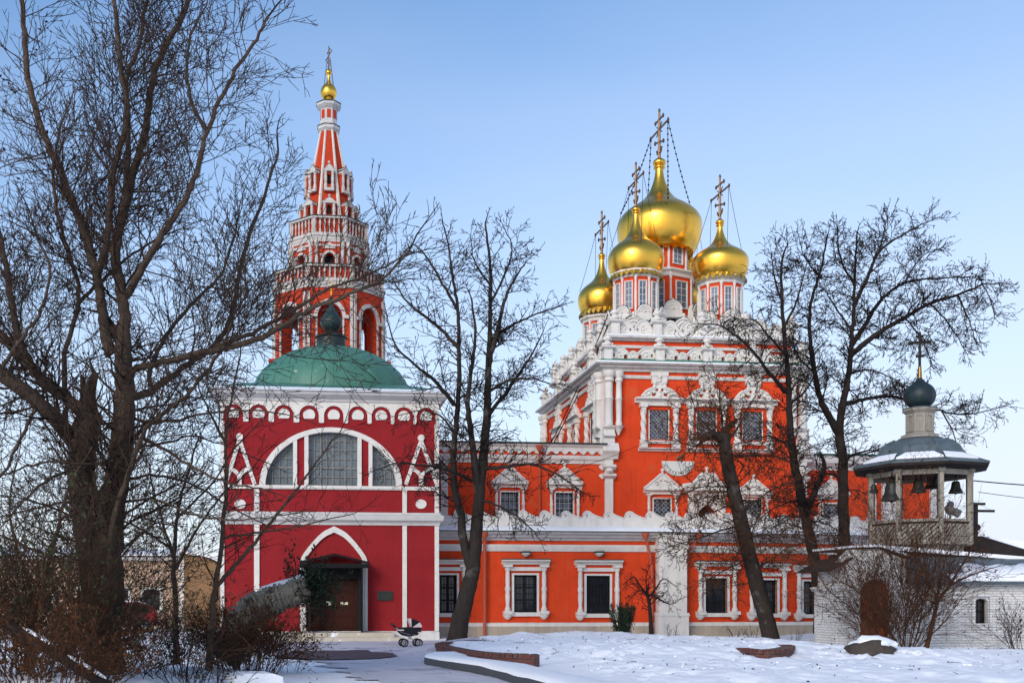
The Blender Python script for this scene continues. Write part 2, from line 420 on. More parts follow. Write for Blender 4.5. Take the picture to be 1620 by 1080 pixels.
def slab(mb, u0, u1, z0, z1, p):
    """a small cornice: fillet, cove, lip"""
    h = z1 - z0
    mb.mould([(0, z0), (p * .35, z0), (p * .4, z0 + h * .3), (p * .75, z0 + h * .62), (p, z0 + h * .7), (p, z1), (0, z1)], u0, u1)

def win_gallery(root, fr, u, w, z0, z1, zb, zl):
    """lower-storey window: side columns on consoles, double lintel, dark casement; zb base of consoles, zl top of lintel"""
    cu = w / 2 + 0.30; r = 0.13
    m = MB(fr)
    m.box(u - w / 2 - .10, u - w / 2, -.30, .05, z0, z1); m.box(u + w / 2, u + w / 2 + .10, -.30, .05, z0, z1)      # reveals
    m.box(u - w / 2 - .10, u + w / 2 + .10, -.30, .05, z1, z1 + .08)
    m.box(u - cu + .1, u + cu - .1, -.30, .14, z0 - .17, z0)                                                     # sill
    zc = z1 + .28
    m.box(u - cu + r, u + cu - r, .003, .12, zc - .10, zc + .06)
    slab(m, u - cu - .25, u + cu + .25, zl - .20, zl, .30)
    wn = obj('window', m, WHITE, root)
    for sgn in (-1, 1):
        c = MB(fr); console(c, u + sgn * cu, .13, zb, .19, .33)
        column(c, u + sgn * cu, .13, zb + .33, zl - .32, r)
        column_cap(c, u + sgn * cu, .13, zl - .32, r)
        obj('column', c, WHITE, wn, True)
    g = MB(fr); g.box(u - cu - .27, u + cu + .27, 0, .33, zl + .003, zl + .035); obj('lintel_flashing', g, GREEN_DK, wn)
    f = MB(fr); bars(f, u - w / 2, u + w / 2, z0, z1, -.24, -.15, 2, 3, .07, .08)
    f.box(u - .045, u + .045, -.235, -.14, z0 + .08, z1 - .08)
    obj('frame', f, FRAME_DK, wn)
    i = MB(fr)
    for k in range(1, 7): 
        uu = u - w / 2 + w * k / 7
        i.tube([(uu, -.07, z0), (uu, -.07, z1)], .011, 4)
    for k in range(1, 4): i.tube([(u - w / 2, -.065, z0 + (z1 - z0) * k / 4), (u + w / 2, -.065, z0 + (z1 - z0) * k / 4)], .011, 4)
    obj('grille', i, IRON, wn)
    p = MB(fr); p.box(u - w / 2 + .003, u + w / 2 - .003, -.30, -.20, z0 + .003, z1 - .003); obj('pane', p, GLASS, wn)
    return wn

def win_pediment(root, fr, u, w, z0, z1, zb, zp, za, half, grid='square', side=.225):
    """refectory window: columns, pointed pediment with scrolls, iron grille; zp pediment foot, za its apex"""
    cu = w / 2 + side; r = .095
    m = MB(fr)
    m.box(u - w / 2 - .06, u - w / 2, -.28, .04, z0, z1); m.box(u + w / 2, u + w / 2 + .06, -.28, .04, z0, z1)
    m.box(u - w / 2 - .06, u + w / 2 + .06, -.28, .04, z1, z1 + .07)
    m.box(u - cu + r, u + cu - r, .003, .10, z1 + .22, z1 + .33)
    m.box(u - cu + r, u + cu - r, -.28, .12, z0 - .14, z0)
    slab(m, u - half, u + half, zp - .17, zp, .26)
    wn = obj('window', m, WHITE, root)
    for sgn in (-1, 1):
        c = MB(fr); console(c, u + sgn * cu, .10, zb, .15, .22); column(c, u + sgn * cu, .10, zb + .22, zp - .29, r, 8); column_cap(c, u + sgn * cu, .10, zp - .29, r)
        obj('column', c, WHITE, wn, True)
    h = za - zp
    pd = MB(fr)
    hs = [circ(u + sx_ * half * .30, zp + h * .40, half * .10, 8) for sx_ in (-1, 1)]
    pd.prism([(u - half * .97, zp), (u + half * .97, zp), (u + half * .80, zp + h * .22), (u + half * .42, zp + h * .62), (u + half * .16, zp + h * .92), (u + half * .12, zp + h),
              (u - half * .12, zp + h), (u - half * .16, zp + h * .92), (u - half * .42, zp + h * .62), (u - half * .80, zp + h * .22)], .0, .11, hs)
    for sgn in (-1, 1):     # raking lip
        pd.tube([(u + sgn * half * 1.02, .12, zp + .03), (u + sgn * half * .42, .12, zp + h * .66), (u + sgn * half * .12, .12, zp + h)], .05, 5)
        pd.ball(u + sgn * half * .30, .12, zp + h * .36, half * .085, 8); pd.ball(u + sgn * half * .12, .12, zp + h * .62, half * .08, 8)
    finial(pd, u, .06, zp + h, .10)
    obj('pediment', pd, WHITE, wn, True)
    gr = MB(fr)
    if grid == 'square':
        for k in range(0, 5): gr.tube([(u - w / 2 + w * k / 4, -.06, z0), (u - w / 2 + w * k / 4, -.06, z1)], .014, 4)
        for k in range(0, 6): gr.tube([(u - w / 2, -.055, z0 + (z1 - z0) * k / 5), (u + w / 2, -.055, z0 + (z1 - z0) * k / 5)], .014, 4)
    else: lattice(gr, u - w / 2, u + w / 2, z0, z1, -.06, .21, .013)
    obj('grille', gr, GRILLE, wn)
    f = MB(fr); bars(f, u - w / 2, u + w / 2, z0, z1, -.24, -.17, 2, 3, .05, .06); obj('frame', f, FRAME_DK, wn)
    p = MB(fr); p.box(u - w / 2 + .003, u + w / 2 - .003, -.28, -.21, z0 + .003, z1 - .003); obj('pane', p, GLASS_B, wn)
    return wn

def win_ornate(root, fr, u, w, z0, z1, zb, ze, zt):
    """upper window: twisted columns, entablature, broken scrolled gable up to the cornice; zb bottom shelf, ze entablature top, zt tip"""
    cu = w / 2 + .34; r = .135; half = cu + .30
    m = MB(fr)
    m.box(u - w / 2 - .05, u - w / 2, -.34, .03, z0, z1); m.box(u + w / 2, u + w / 2 + .05, -.34, .03, z0, z1)
    m.box(u - cu + r, u + cu - r, .003, .12, z0 - .20, z0 - .06)
    m.box(u - cu + r, u + cu - r, .003, .12, z1 + .18, z1 + .33)
    slab(m, u - half + .08, u + half - .08, zb - .02, zb + .13, .24)
    slab(m, u - half - .10, u + half + .10, ze - .24, ze, .34)
    wn = obj('window', m, WHITE, root)
    for sgn in (-1, 1):
        c = MB(fr); b0 = zb + .13
        c.box(u + sgn * cu - .17, u + sgn * cu + .17, 0, .28, b0, b0 + .22)
        c.lathe(u + sgn * cu, .13, [(.15, b0 + .22), (.19, b0 + .30), (.19, b0 + .38), (.13, b0 + .46)], 10)
        column(c, u + sgn * cu, .13, b0 + .46, ze - .46, r, 8, True)
        c.box(u + sgn * cu - .18, u + sgn * cu + .18, 0, .29, ze - .46, ze - .24)
        obj('column', c, WHITE, wn, True)
    h = zt - ze; hw = half * .80
    pd = MB(fr)
    ol = [(-1.0, 0), (1.0, 0), (1.0, .08), (.90, .13), (.86, .24), (.74, .36), (.55, .46), (.36, .50), (.30, .58), (.33, .66), (.20, .72), (.14, .84), (.12, 1.0)]
    ol = ol + [(-a, b) for a, b in ol[:1:-1]]
    hs = [circ(u + sg * hw * .33, ze + h * .20, hw * .13, 8) for sg in (-1, 1)] + [circ(u + sg * hw * .15, ze + h * .42, hw * .09, 8) for sg in (-1, 1)]
    pd.prism([(u + a * hw, ze + b * h) for a, b in ol], 0, .14, hs)
    for sg in (-1, 1):
        pd.tube([(u + sg * hw * a, .15, ze + b * h) for a, b in ((1.02, .06), (.90, .20), (.74, .36), (.55, .46), (.36, .51), (.27, .44))], .06, 6)
        for a, b, q in ((.62, .20, .11), (.80, .12, .09), (.33, .30, .09), (.0, .14, .13), (.0, .36, .10), (.30, .60, .10), (.14, .78, .09), (.48, .36, .08)):
            if a or sg > 0: pd.ball(u + sg * hw * a, .14, ze + b * h, hw * q, 7)
    finial(pd, u, .12, ze + h * .86, .12)
    obj('pediment', pd, WHITE, wn, True)
    gr = MB(fr); lattice(gr, u - w / 2, u + w / 2, z0, z1, -.05, .19, .014); obj('grille', gr, GRILLE, wn)
    f = MB(fr); bars(f, u - w / 2, u + w / 2, z0, z1, -.30, -.22, 2, 3, .05, .06); obj('frame', f, FRAME_GR, wn)
    p = MB(fr); p.box(u - w / 2 + .003, u + w / 2 - .003, -.34, -.26, z0 + .003, z1 - .003); obj('pane', p, GLASS_B, wn)
    return wn

def cross(mb, x, y, z, h, ang, orn=True):
    """three-bar Orthodox cross; arms lie along the horizontal direction ang"""
    e = Vector((cos(ang), sin(ang), 0)); b = Vector((x, y, z)); t = h * .021
    zz = Vector((0, 0, 1))
    mb.tube([b, b + zz * h], [t * 1.5, t], 6)
    def bar(hz, half, tilt=0): 
        p, q = b + zz * (hz * h) - e * (half * h) - zz * tilt * h, b + zz * (hz * h) + e * (half * h) + zz * tilt * h
        mb.tube([p, q], t, 6)
        if orn:
            for s_, g in ((p, -1), (q, 1)):
                for k in (-1, 0, 1):
                    c = s_ + e * (g * h * .02 * (1 if k == 0 else .1)) + zz * (k * h * .025)
                    mb.ball(c.x, c.y, c.z, h * .021, 6)
    bar(.60, .46 if orn else .30); bar(.80, .20 if orn else .15); bar(.34, .22 if orn else .16, -.06)
    if orn:
        mb.ball(b.x, b.y, b.z + h, h * .025, 6)
        for k in (-1, 1): 
            c = b + e * (k * h * .022) + zz * (h * .97)
            mb.ball(c.x, c.y, c.z, h * .02, 6)
            # thin inner rays and crescent at the foot
            mb.tube([b + zz * (h * .60), b + e * (k * h * .14) + zz * (h * .70)], t * .6, 4)
            mb.tube([b + zz * (h * .60), b + e * (k * h * .14) + zz * (h * .50)], t * .6, 4)
            mb.tube([b + zz * (h * .10), b + e * (k * h * .09) + zz * (h * .125), b + e * (k * h * .13) + zz * (h * .21)], t * .9, 5)

ONION = prof([(.80, -.64), (.90, -.50), (.97, -.28), (1.0, 0), (.965, .21), (.865, .40), (.69, .58), (.52, .72), (.375, .87), (.26, 1.06), (.18, 1.28), (.125, 1.5), (.10, 1.68), (.095, 1.80)], 5)
# ---------------------------------------------------------------- ground
def smooth(a, b, x):
    t = min(1, max(0, (x - a) / (b - a))); return t * t * (3 - 2 * t)
def seg_d(px_, py_, ax, ay, bx, by):
    t = max(0, min(1, ((px_ - ax) * (bx - ax) + (py_ - ay) * (by - ay)) / ((bx - ax) ** 2 + (by - ay) ** 2)))
    return sqrt((px_ - ax - t * (bx - ax)) ** 2 + (py_ - ay - t * (by - ay)) ** 2)
BED_C, BED_R = (9.7, 32.6), (6.6, 7.4)
FOOT = {}
_r = random.Random(4)
for (ax, ay, bx, by) in ((2.5, 20, 6.0, 27.5), (6.0, 27.5, 12.5, 36), (5.5, 22, 17, 26.5), (3.5, 19, 11, 23.5), (11, 23.5, 20, 29.5), (8, 30, 15, 34), (7, 21, 9, 33), (13, 22, 14.5, 31), (6, 29.5, 10, 27), (16, 24, 12, 29)):
    L_ = sqrt((bx - ax) ** 2 + (by - ay) ** 2); n_ = int(L_ / .62); dx, dy = (bx - ax) / L_, (by - ay) / L_
    for k_ in range(n_):
        s_ = .13 if k_ % 2 else -.13; t_ = k_ / n_; wv = .5 * sin(t_ * 5 + ax)
        fx, fy = ax + (bx - ax) * t_ - dy * (s_ + wv) + _r.gauss(0, .06), ay + (by - ay) * t_ + dx * (s_ + wv) + _r.gauss(0, .06)
        FOOT.setdefault((int(fx), int(fy)), []).append((fx, fy, dx, dy, _r.uniform(.05, .10)))
def foot_dent(x, y):
    z = 0.0
    for i in (int(x) - 1, int(x), int(x) + 1):
        for j in (int(y) - 1, int(y), int(y) + 1):
            for fx, fy, dx, dy, h in FOOT.get((i, j), ()):
                a = (x - fx) * dx + (y - fy) * dy; b = -(x - fx) * dy + (y - fy) * dx; e = (a / .19) ** 2 + (b / .11) ** 2
                if e < 4: z += -h * math.exp(-e * e * .8) + h * .35 * math.exp(-((sqrt(e) - 1.45) / .3) ** 2)
    return z
def gz(x, y):
    """height of the snow surface"""
    n = noise.noise(Vector((x * .35, y * .35, 0))) * .10 + noise.noise(Vector((x * 1.1, y * 1.1, 3))) * .07 + noise.noise(Vector((x * 2.4, y * 2.4, 7))) * .045 + noise.noise(Vector((x * 5, y * 5, 2))) * .022 - .05 * smooth(.25, .5, noise.noise(Vector((x * 2.1, y * 1.7, 17)))) * smooth(34, 28, y)
    onpath = smooth(4.4, 2.6, abs(x - (2.0 + max(0, 32 - y) * .10))) * smooth(14, 20, y) + smooth(30.5, 33.5, y) * smooth(44, 42, y) * smooth(-3.5, -1, x) * smooth(6.5, 4.5, x)
    onpath = min(1, onpath)
    e = sqrt(((x - BED_C[0]) / BED_R[0]) ** 2 + ((y - BED_C[1]) / BED_R[1]) ** 2)
    bed = .33 * smooth(1.08, .72, e) + .07 * exp_(-((x - 10) / 3.2) ** 2 - ((y - 37.6) / 3.0) ** 2)
    front = .16 * exp_(-((x - 9.5) / 3.4) ** 2 - ((y - 24.0) / 4.0) ** 2)
    left = .25 * smooth(-1.0, -4.5, x) * smooth(30, 20, y)
    right = .28 * exp_(-((x - 15.2) / 3.0) ** 2 - ((y - 27.0) / 2.2) ** 2) + .15 * exp_(-((x - 20) / 3.0) ** 2 - ((y - 28.5) / 1.6) ** 2)
    n += foot_dent(x, y)
    far = smooth(70, 140, sqrt(x * x + y * y))
    return (n * (1 - .85 * onpath) * (1 - far) + bed + front + left + right) * 1.0 - .03 * onpath
def exp_(v): return math.exp(v)
def axis(a, b, step, lo, hi):
    c = [a + (b - a) * k / int((b - a) / step) for k in range(int((b - a) / step) + 1)]
    s, v = step, a
    while v > lo: s *= 1.5; v -= s; c.insert(0, v)
    s, v = step, b
    while v < hi: s *= 1.5; v += s; c.append(v)
    return c
xs = axis(-6, 22, .10, -900, 900); ys = axis(17, 42, .10, -60, 1500)
g = MB()
for y in ys:
    for x in xs: g.v.append(Vector((x, y, gz(x, y))))
nx = len(xs)
for j in range(len(ys) - 1):
    for i in range(nx - 1): g.f.append([j * nx + i, j * nx + i + 1, (j + 1) * nx + i + 1, (j + 1) * nx + i])
struct(obj('ground', g, SNOWG, None, True, ang=180))

def sheet(name, f_in, m, x0, x1, y0, y1, step, lift):
    """a thin layer lying on the snow where f_in says so"""
    s = MB(); idx = {}
    nxx, nyy = int((x1 - x0) / step), int((y1 - y0) / step)
    def vert(i, j):
        if (i, j) not in idx:
            x, y = x0 + i * step, y0 + j * step
            idx[(i, j)] = s.V(x, y, gz(x, y) + lift)
        return idx[(i, j)]
    for i in range(nxx):
        for j in range(nyy):
            x, y = x0 + (i + .5) * step, y0 + (j + .5) * step
            if f_in(x, y): s.f.append([vert(i, j), vert(i + 1, j), vert(i + 1, j + 1), vert(i, j + 1)])
    return struct(obj(name, s, m, None, True, ang=180))
def in_path(x, y):
    q = noise.noise(Vector((x * .9, y * .9, 5))) * .5 + noise.noise(Vector((x * 2.6, y * 2.6, 5))) * .25
    c = 2.0 + max(0, 32 - y) * .10
    a = abs(x - c) < 2.0 + q + max(0, (y - 30)) * .12 if y < 36 else False
    b = (33.2 + q < y < 41.9 + q * .4) and (-2.6 + q < x < 5.9 + q)
    return a or b
sheet('path', in_path, ICE, -5, 9, 14, 43, .15, .022)
WC = gnd(532, 1035.5)
def in_wet(x, y):
    q = noise.noise(Vector((x * .8, y * .8, 9))) * .9
    return ((x - WC.x) / (1.75 + q * .5)) ** 2 + ((y - WC.y - q * .4) / (2.5 + q * .6)) ** 2 < 1
sheet('wet_patch', in_wet, ASPH, -3, 6, 26, 38, .10, .045)

# ---------------------------------------------------------------- red porch with the green dome
YP = 43.5
fp = Fr(0, YP); P = fp.uz
def Zp(py, px=520): return P(px, py)[1]
u0, u1 = fp.U(350), fp.U(693); uc = (u0 + u1) / 2
DP = u1 - u0
porch = thing('porch_building', 'crimson porch building with white trim, a great arched window and a low green dome', 'building', (uc, YP, 0))
w_ = MB(fp)
lz0, lz1 = Zp(769), Zp(683)
lc = fp.U(524); lrx = (fp.U(628) - fp.U(420)) / 2
lun = arc(lc, lz0, lrx, lz1 - lz0, 0, 180, 28)
d0u, d1u = fp.U(483.5), fp.U(573.5); dz1 = Zp(893)
ztop = Zp(640)
w_.prism(rect(u0, u1, -0.3, ztop), -.55, 0, [lun, rect(d0u, d1u, .30, dz1)])
w_.box(u0, u0 + .5, -DP, -.553, -0.3, ztop); w_.box(u1 - .5, u1, -DP, -.553, -0.3, ztop); w_.box(u0 + .503, u1 - .503, -DP, -DP + .5, -0.3, ztop)
w_.box(u0 + .51, u1 - .51, -DP + .51, -.56, ztop - .4, ztop - .1)
obj('wall', w_, CRIMSON, porch)
foot = [(u0, YP), (u1, YP), (u1, YP + DP), (u0, YP + DP)]
c = MB(); zc0, zc1 = Zp(636), Zp(622)
c.loft(foot, [(.006, zc0), (.10, zc0 + .01), (.12, zc0 + .10), (.20, zc0 + .14), (.30, zc0 + .20), (.38, zc0 + .25), (.40, zc1 - .05), (.46, zc1), (-.3, zc1 + .02)], False)
obj('cornice', c, PALE, porch)
# frieze of arches with discs
fz = MB(fp); xsA = [fp.U(p) for p in (369, 409, 449, 489, 528, 566, 603, 639, 674)]
ra = (fp.U(528) - fp.U(489)) * 0.395; zs, zb_ = Zp(657), Zp(665)
ol = [(u0 - .035, zc0 + .005), (u0 - .035, zb_ - .02)]
for xc in xsA:
    ol += [(xc - ra, zb_ - .02)] if xc == xsA[0] else [(xc - ra - .03, zb_ - .10), (xc - ra, zb_ - .07)]
    ol += arc(xc, zs, ra, ra, 180, 0, 12)
    ol += [(xc + ra, zb_ - .07), (xc + ra + .03, zb_ - .10)]
ol += [(u1 + .035, zb_ - .07), (u1 + .035, zc0 + .005)]
fz.prism(ol, .002, .05)
obj('arched_frieze', fz, WHITE, porch)
for xc in xsA:
    dsc = MB(fp); r = ra * .62
    dsc.prism(arc(xc, zs, r, r, -38, 218, 16), .002, .045); obj('frieze_disc', dsc, WHITE, porch)
# strips and string courses
t = MB(fp); zA, zB = Zp(774), Zp(768); t.box(u0 - .03, u1 + .03, .002, .075, zA, zB); obj('string_course', t, WHITE, porch)
t = MB(); zA, zB = Zp(830), Zp(815)
t.loft(foot, [(.006, zA), (.05, zA), (.08, zA + .10), (.20, zA + .20), (.22, zB), (.10, zB + .06), (.09, zB + .13), (.006, zB + .14)], False, False)
obj('string_course', t, PALE, porch)
zmid0, zmid1 = zA, zB + .14
for pa, pb, za, zb2 in ((402, 410.5, 1000, 830.5), (636.5, 643.5, 1000, 830.5), (402, 410.5, 811, 774.5), (636.5, 643.5, 811, 774.5), (350, 355, 1000, 830.5), (687.5, 693, 1000, 830.5), (687.5, 693, 811, 668), (350, 355, 811, 668)):
    t = MB(fp); a, b = fp.U(pa), fp.U(pb)
    if pa == 350: a -= .03
    if pb == 693: b += .03
    t.box(a, b, .002, .06, max(.33, Zp(za)), Zp(zb2)); obj('pilaster_strip', t, WHITE, porch)
pl = MB(); pl.loft(foot, [(.05, -.3), (.05, .28), (.006, .33)], False, False); obj('plinth', pl, WHITE2, porch)
# gable-like ornaments and discs
def strip(mb, pts, wd, d0=.002, d1=.06):
    for (a, b) in zip(pts[:-1], pts[1:]):
        dx, dz = b[0] - a[0], b[1] - a[1]; l = sqrt(dx * dx + dz * dz); nx_, nz_ = -dz / l * wd / 2, dx / l * wd / 2
        mb.prism([(a[0] + nx_, a[1] + nz_), (a[0] - nx_, a[1] - nz_), (b[0] - nx_, b[1] - nz_), (b[0] + nx_, b[1] + nz_)], d0, d1)
        d1 += .0025
def Q(px, py): return P(px, py)
for ax, lx, rx, rise in ((379, 357, 403, 691), (666, 642, 691, 693)):
    o = MB(fp)
    strip(o, [Q(ax, rise + 4), Q(lx, 766)], .15); strip(o, [Q(ax, rise + 4), Q(rx, 766)], .15, .002, .065)
    cz = 752
    strip(o, crm([Q(ax, cz + 1), Q(ax - 7, cz - 7), Q(ax - 15, cz - 11)], 4), .15, .002, .07); strip(o, crm([Q(ax, cz + 1), Q(ax + 7, cz - 7), Q(ax + 15, cz - 11)], 4), .15, .002, .085)
    strip(o, [Q(ax, cz - 1), Q(ax, 768)], .17, .002, .1)
    q = Q(ax, rise); o.prism(circ(q[0], q[1], .14, 12), .002, .11)
    obj('gable_ornament', o, WHITE, porch)
    o = MB(fp); q = Q(ax + (1 if ax < 500 else 0), 797); o.prism(circ(q[0], q[1], .225, 18, .19), .002, .05); obj('wall_disc', o, WHITE, porch)
# the lunette window
wn = MB(fp)
orx = (fp.U(637) - fp.U(411)) / 2; oz = Zp(676) - lz0
wn.prism(arc(lc, lz0, orx, oz, 0, 180, 32) + arc(lc, lz0, lrx - .01, lz1 - lz0 - .01, 180, 0, 32), -.2, .08)
wn.box(lc - orx, lc + orx, -.2, .11, Zp(772.5), lz0)
for pa, pb in ((463.5, 470), (481.5, 488), (565.5, 572), (583, 589)):
    a, b = fp.U(pa), fp.U(pb); um = (a + b) / 2
    zt_ = lz0 + (lz1 - lz0) * sqrt(max(0, 1 - ((um - lc) / lrx) ** 2))
    wn.box(a, b, -.3, .06, lz0, zt_ + .02)
lw = obj('window', wn, WHITE, porch)
for pa, pb in ((470, 481.5), (572, 583)):
    t = MB(fp); a, b = fp.U(pa), fp.U(pb)
    za = lz0 + (lz1 - lz0) * sqrt(1 - ((a - lc) / lrx) ** 2); zb3 = lz0 + (lz1 - lz0) * sqrt(1 - ((b - lc) / lrx) ** 2)
    t.prism([(a, lz0), (b, lz0), (b, zb3 + .02), (a, za + .02)], -.3, -.02); obj('pier', t, CRIMSON, lw)
def chord(u): return lz0 + (lz1 - lz0) * sqrt(max(.0001, 1 - ((u - lc) / lrx) ** 2))
for pa, pb, nu, nz in ((420, 463.5, 4, 6), (488, 565.5, 8, 6), (589, 628, 4, 6)):
    a, b = fp.U(pa), fp.U(pb)
    f = MB(fp)
    top = [(b - (b - a) * k / 10, chord(b - (b - a) * k / 10)) for k in range(11)]
    f.prism([(a, lz0), (b, lz0)] + top, -.32, -.26); obj('pane', f, GLASS_G, lw)
    f = MB(fp)
    for k in range(1, nu):
        u = a + (b - a) * k / nu; th = .028 if (k % 2 or nu < 8) else .055
        f.box(u - th / 2, u + th / 2, -.258, -.20, lz0, chord(u))
    for k in range(0, nz):
        z = lz0 + .03 + (lz1 - lz0) * k / nz
        if z > max(chord(a), chord(b)) - .02 and nu < 8: continue
        s_ = lrx * sqrt(max(0, 1 - ((z - lz0) / (lz1 - lz0)) ** 2))
        a2, b2 = max(a, lc - s_), min(b, lc + s_)
        th = .06 if k in (0, 2) else .028
        if b2 > a2: f.box(a2, b2, -.256, -.205, z - th / 2, z + th / 2)
    obj('frame', f, FRAME_GR, lw)
# portal
pt = MB(fp)
ax_, az = fp.U(528.5), Zp(832); sp = Zp(889)
Lo, Ro = fp.U(474.6), fp.U(581.5); th = .20
def ogee(L_, R_, top, n=12):
    cv = crm([(1, 0), (.95, .15), (.84, .31), (.62, .57), (.34, .83), (0, 1)], 4)
    return [(ax_ + (R_ - ax_) * q.x, sp + (top - sp) * q.y) for q in cv] + [(ax_ + (L_ - ax_) * q.x, sp + (top - sp) * q.y) for q in cv[-2::-1]]
oo = ogee(Lo, Ro, az); ii = ogee(Lo + th, Ro - th, az - th * 1.25)
pt.prism(oo + ii[::-1], .002, .10)
pt.box(Lo, Lo + th + .04, .002, .085, .33, sp); pt.box(Ro - th - .04, Ro, .002, .085, .33, sp)
pt.box(Lo + th * .35, Lo + th * .55, .085, .11, .33, sp); pt.box(Ro - th * .55, Ro - th * .35, .085, .11, .33, sp)
obj('portal_arch', pt, WHITE, porch)
cn = MB(fp); ez = P(528, 888, .95)[1] + .03; cz_ = P(528, 877.5, .95)[1] + .09; hh = .055
for sg, e_ in ((-1, Lo), (1, Ro)):
    cn.face([(ax_, .11, cz_ + .02), (e_, .11, ez + .02), (e_, .95, ez - .03), (ax_, .95, cz_ - .03)])
    cn.face([(ax_, .11, cz_ - hh), (e_, .11, ez - hh), (e_, .95, ez - hh - .05), (ax_, .95, cz_ - hh - .05)])
    cn.face([(ax_, .95, cz_ - .03), (e_, .95, ez - .03), (e_, .95, ez - hh - .05), (ax_, .95, cz_ - hh - .05)])
    cn.face([(e_, .11, ez + .02), (e_, .95, ez - .03), (e_, .95, ez - hh - .05), (e_, .11, ez - hh)])
zl_ = ez - hh - .06
cn.box(Lo, Ro, .88, .93, zl_ - .16, zl_ + .02); cn.box(Lo + .02, Ro - .02, .12, .87, zl_ - .02, zl_ + .0)
for e_ in (fp.U(490), fp.U(571)):
    cn.box(e_ - .03, e_ + .03, .85, .91, .30, zl_ - .16); cn.box(e_ - .015, e_ + .015, .12, .85, .30, zl_ - .165)
obj('canopy', cn, IRON, porch)
dm = MB(fp)
dm.box(d0u + .004, d0u + .20, -.5, -.05, .303, dz1); dm.box(d1u - .20, d1u - .004, -.5, -.05, .303, dz1); dm.box(d0u + .2, d1u - .2, -.5, -.05, Zp(915), dz1 - .004)
obj('door_frame', dm, FRAME_DK, porch)
da, db = d0u + .20, d1u - .20; dmid = (da + db) / 2; dzt = Zp(915) - .003
for a, b, sg in ((da + .004, dmid - .008, 1), (dmid + .008, db - .004, -1)):
    t = MB(fp); t.box(a, b, -.45, -.36, .32, dzt)
    for k, (q0, q1) in enumerate(((.05, .25), (.29, .42), (.46, .72), (.76, .96))):
        H = dzt - .32; t.box(a + .10, b - .10, -.36, -.335, .32 + H * q0, .32 + H * q1); t.box(a + .16, b - .16, -.335, -.322, .32 + H * q0 + .07, .32 + H * q1 - .07)
    dd = obj('door', t, DOORW, porch)
    h_ = MB(fp); e_ = b - .06 if sg > 0 else a + .06
    h_.tube([(e_, -.36, 1.25), (e_, -.29, 1.25), (e_, -.29, 1.45), (e_, -.36, 1.45)], .015, 6)
    obj('handle', h_, GOLD_OLD, dd)
for m0, m1, ya, yb in ((512.5, 525, 951, 957), (539, 551, 952, 956)):
    t = MB(fp); t.box(fp.U(m0), fp.U(m1), -.322, -.312, Zp(yb), Zp(ya)); obj('paper_notice', t, PAPER, porch)
t = MB(fp); a, b = fp.U(598), fp.U(620); za, zb3 = Zp(948), Zp(935.5)
t.box(a, b, .004, .04, za, zb3); pq = obj('plaque', t, PLATE, porch)
t = MB(fp); t.box(a - .03, b + .03, .004, .055, zb3, zb3 + .03); t.box(a - .03, b + .03, .004, .055, za - .03, za); t.box(a - .03, a, .004, .054, za, zb3); t.box(b, b + .03, .004, .054, za, zb3)
obj('plaque_frame', t, GREEN_DK, pq)
# steps
for k, (a, b, dd_, z) in enumerate(((fp.U(462), fp.U(620), 1.25, .30), (fp.U(455), fp.U(628), 1.75, .14))):
    t = MB(fp); t.box(a, b, .055, dd_, -.2, z); obj('step', t, STEPST, porch)
# roof, dome and lantern
rf = MB(); zr = zc1 + .025
rf.loft(foot, [(.40, zr), (.44, zr + .05), (-.6, zr + .42), (-1.3, zr + .62)], True, True)
roof = obj('roof', rf, GREEN, porch)
sn = MB(); sn.loft(foot, [(.452, zr - .004), (.462, zr + .03), (.18, zr + .17), (.1, zr + .15)], False, False); obj('roof_snow', sn, SNOW, porch)
ycD = YP + DP / 2; xD = X(524, ycD)
dz_base = zr + .45; dtop = CZ + (PY - 551) * dep(xD, ycD) / F; rD = 126 * dep(xD, ycD) / F
dmb = MB(); pr = [(rD * cos(a_), dz_base + (dtop - dz_base) * sin(a_)) for a_ in [pi / 2 * k / 18 for k in range(18)]]
pr = [(rD * 1.03, dz_base - .3), (rD * 1.03, dz_base)] + pr
dmb.lathe(xD, ycD, pr, 48)
dome = obj('dome', dmb, GREEN, porch, True)
sm = MB()
for k in range(24):     # standing seams
    a_ = 2 * pi * k / 24
    sm.tube([(xD + r * cos(a_) * 1.002, ycD + r * sin(a_) * 1.002, z + .004) for r, z in pr[2::2]], .022, 4)
obj('dome_seams', sm, GREEN, dome)
def zD(py): return CZ + (PY - py) * dep(xD, ycD) / F
kD = dep(xD, ycD) / F
ln = MB()
ln.lathe(xD, ycD, [(24 * kD, zD(560)), (23 * kD, zD(536)), (25.5 * kD, zD(535)), (25.5 * kD, zD(533)), (17 * kD, zD(530)), (9 * kD, zD(526)), (7 * kD, zD(524)), (11 * kD, zD(522.5)), (16 * kD, zD(516)), (17.5 * kD, zD(510)), (16 * kD, zD(504)), (11 * kD, zD(497)), (6 * kD, zD(490)), (3 * kD, zD(482)), (1.6 * kD, zD(468))], 20)
lan = obj('lantern', ln, GREEN_DK, porch, True)
cr = MB(); cross(cr, xD, ycD, zD(469), 26 * kD, .3, False); obj('cross', cr, GOLD, lan)
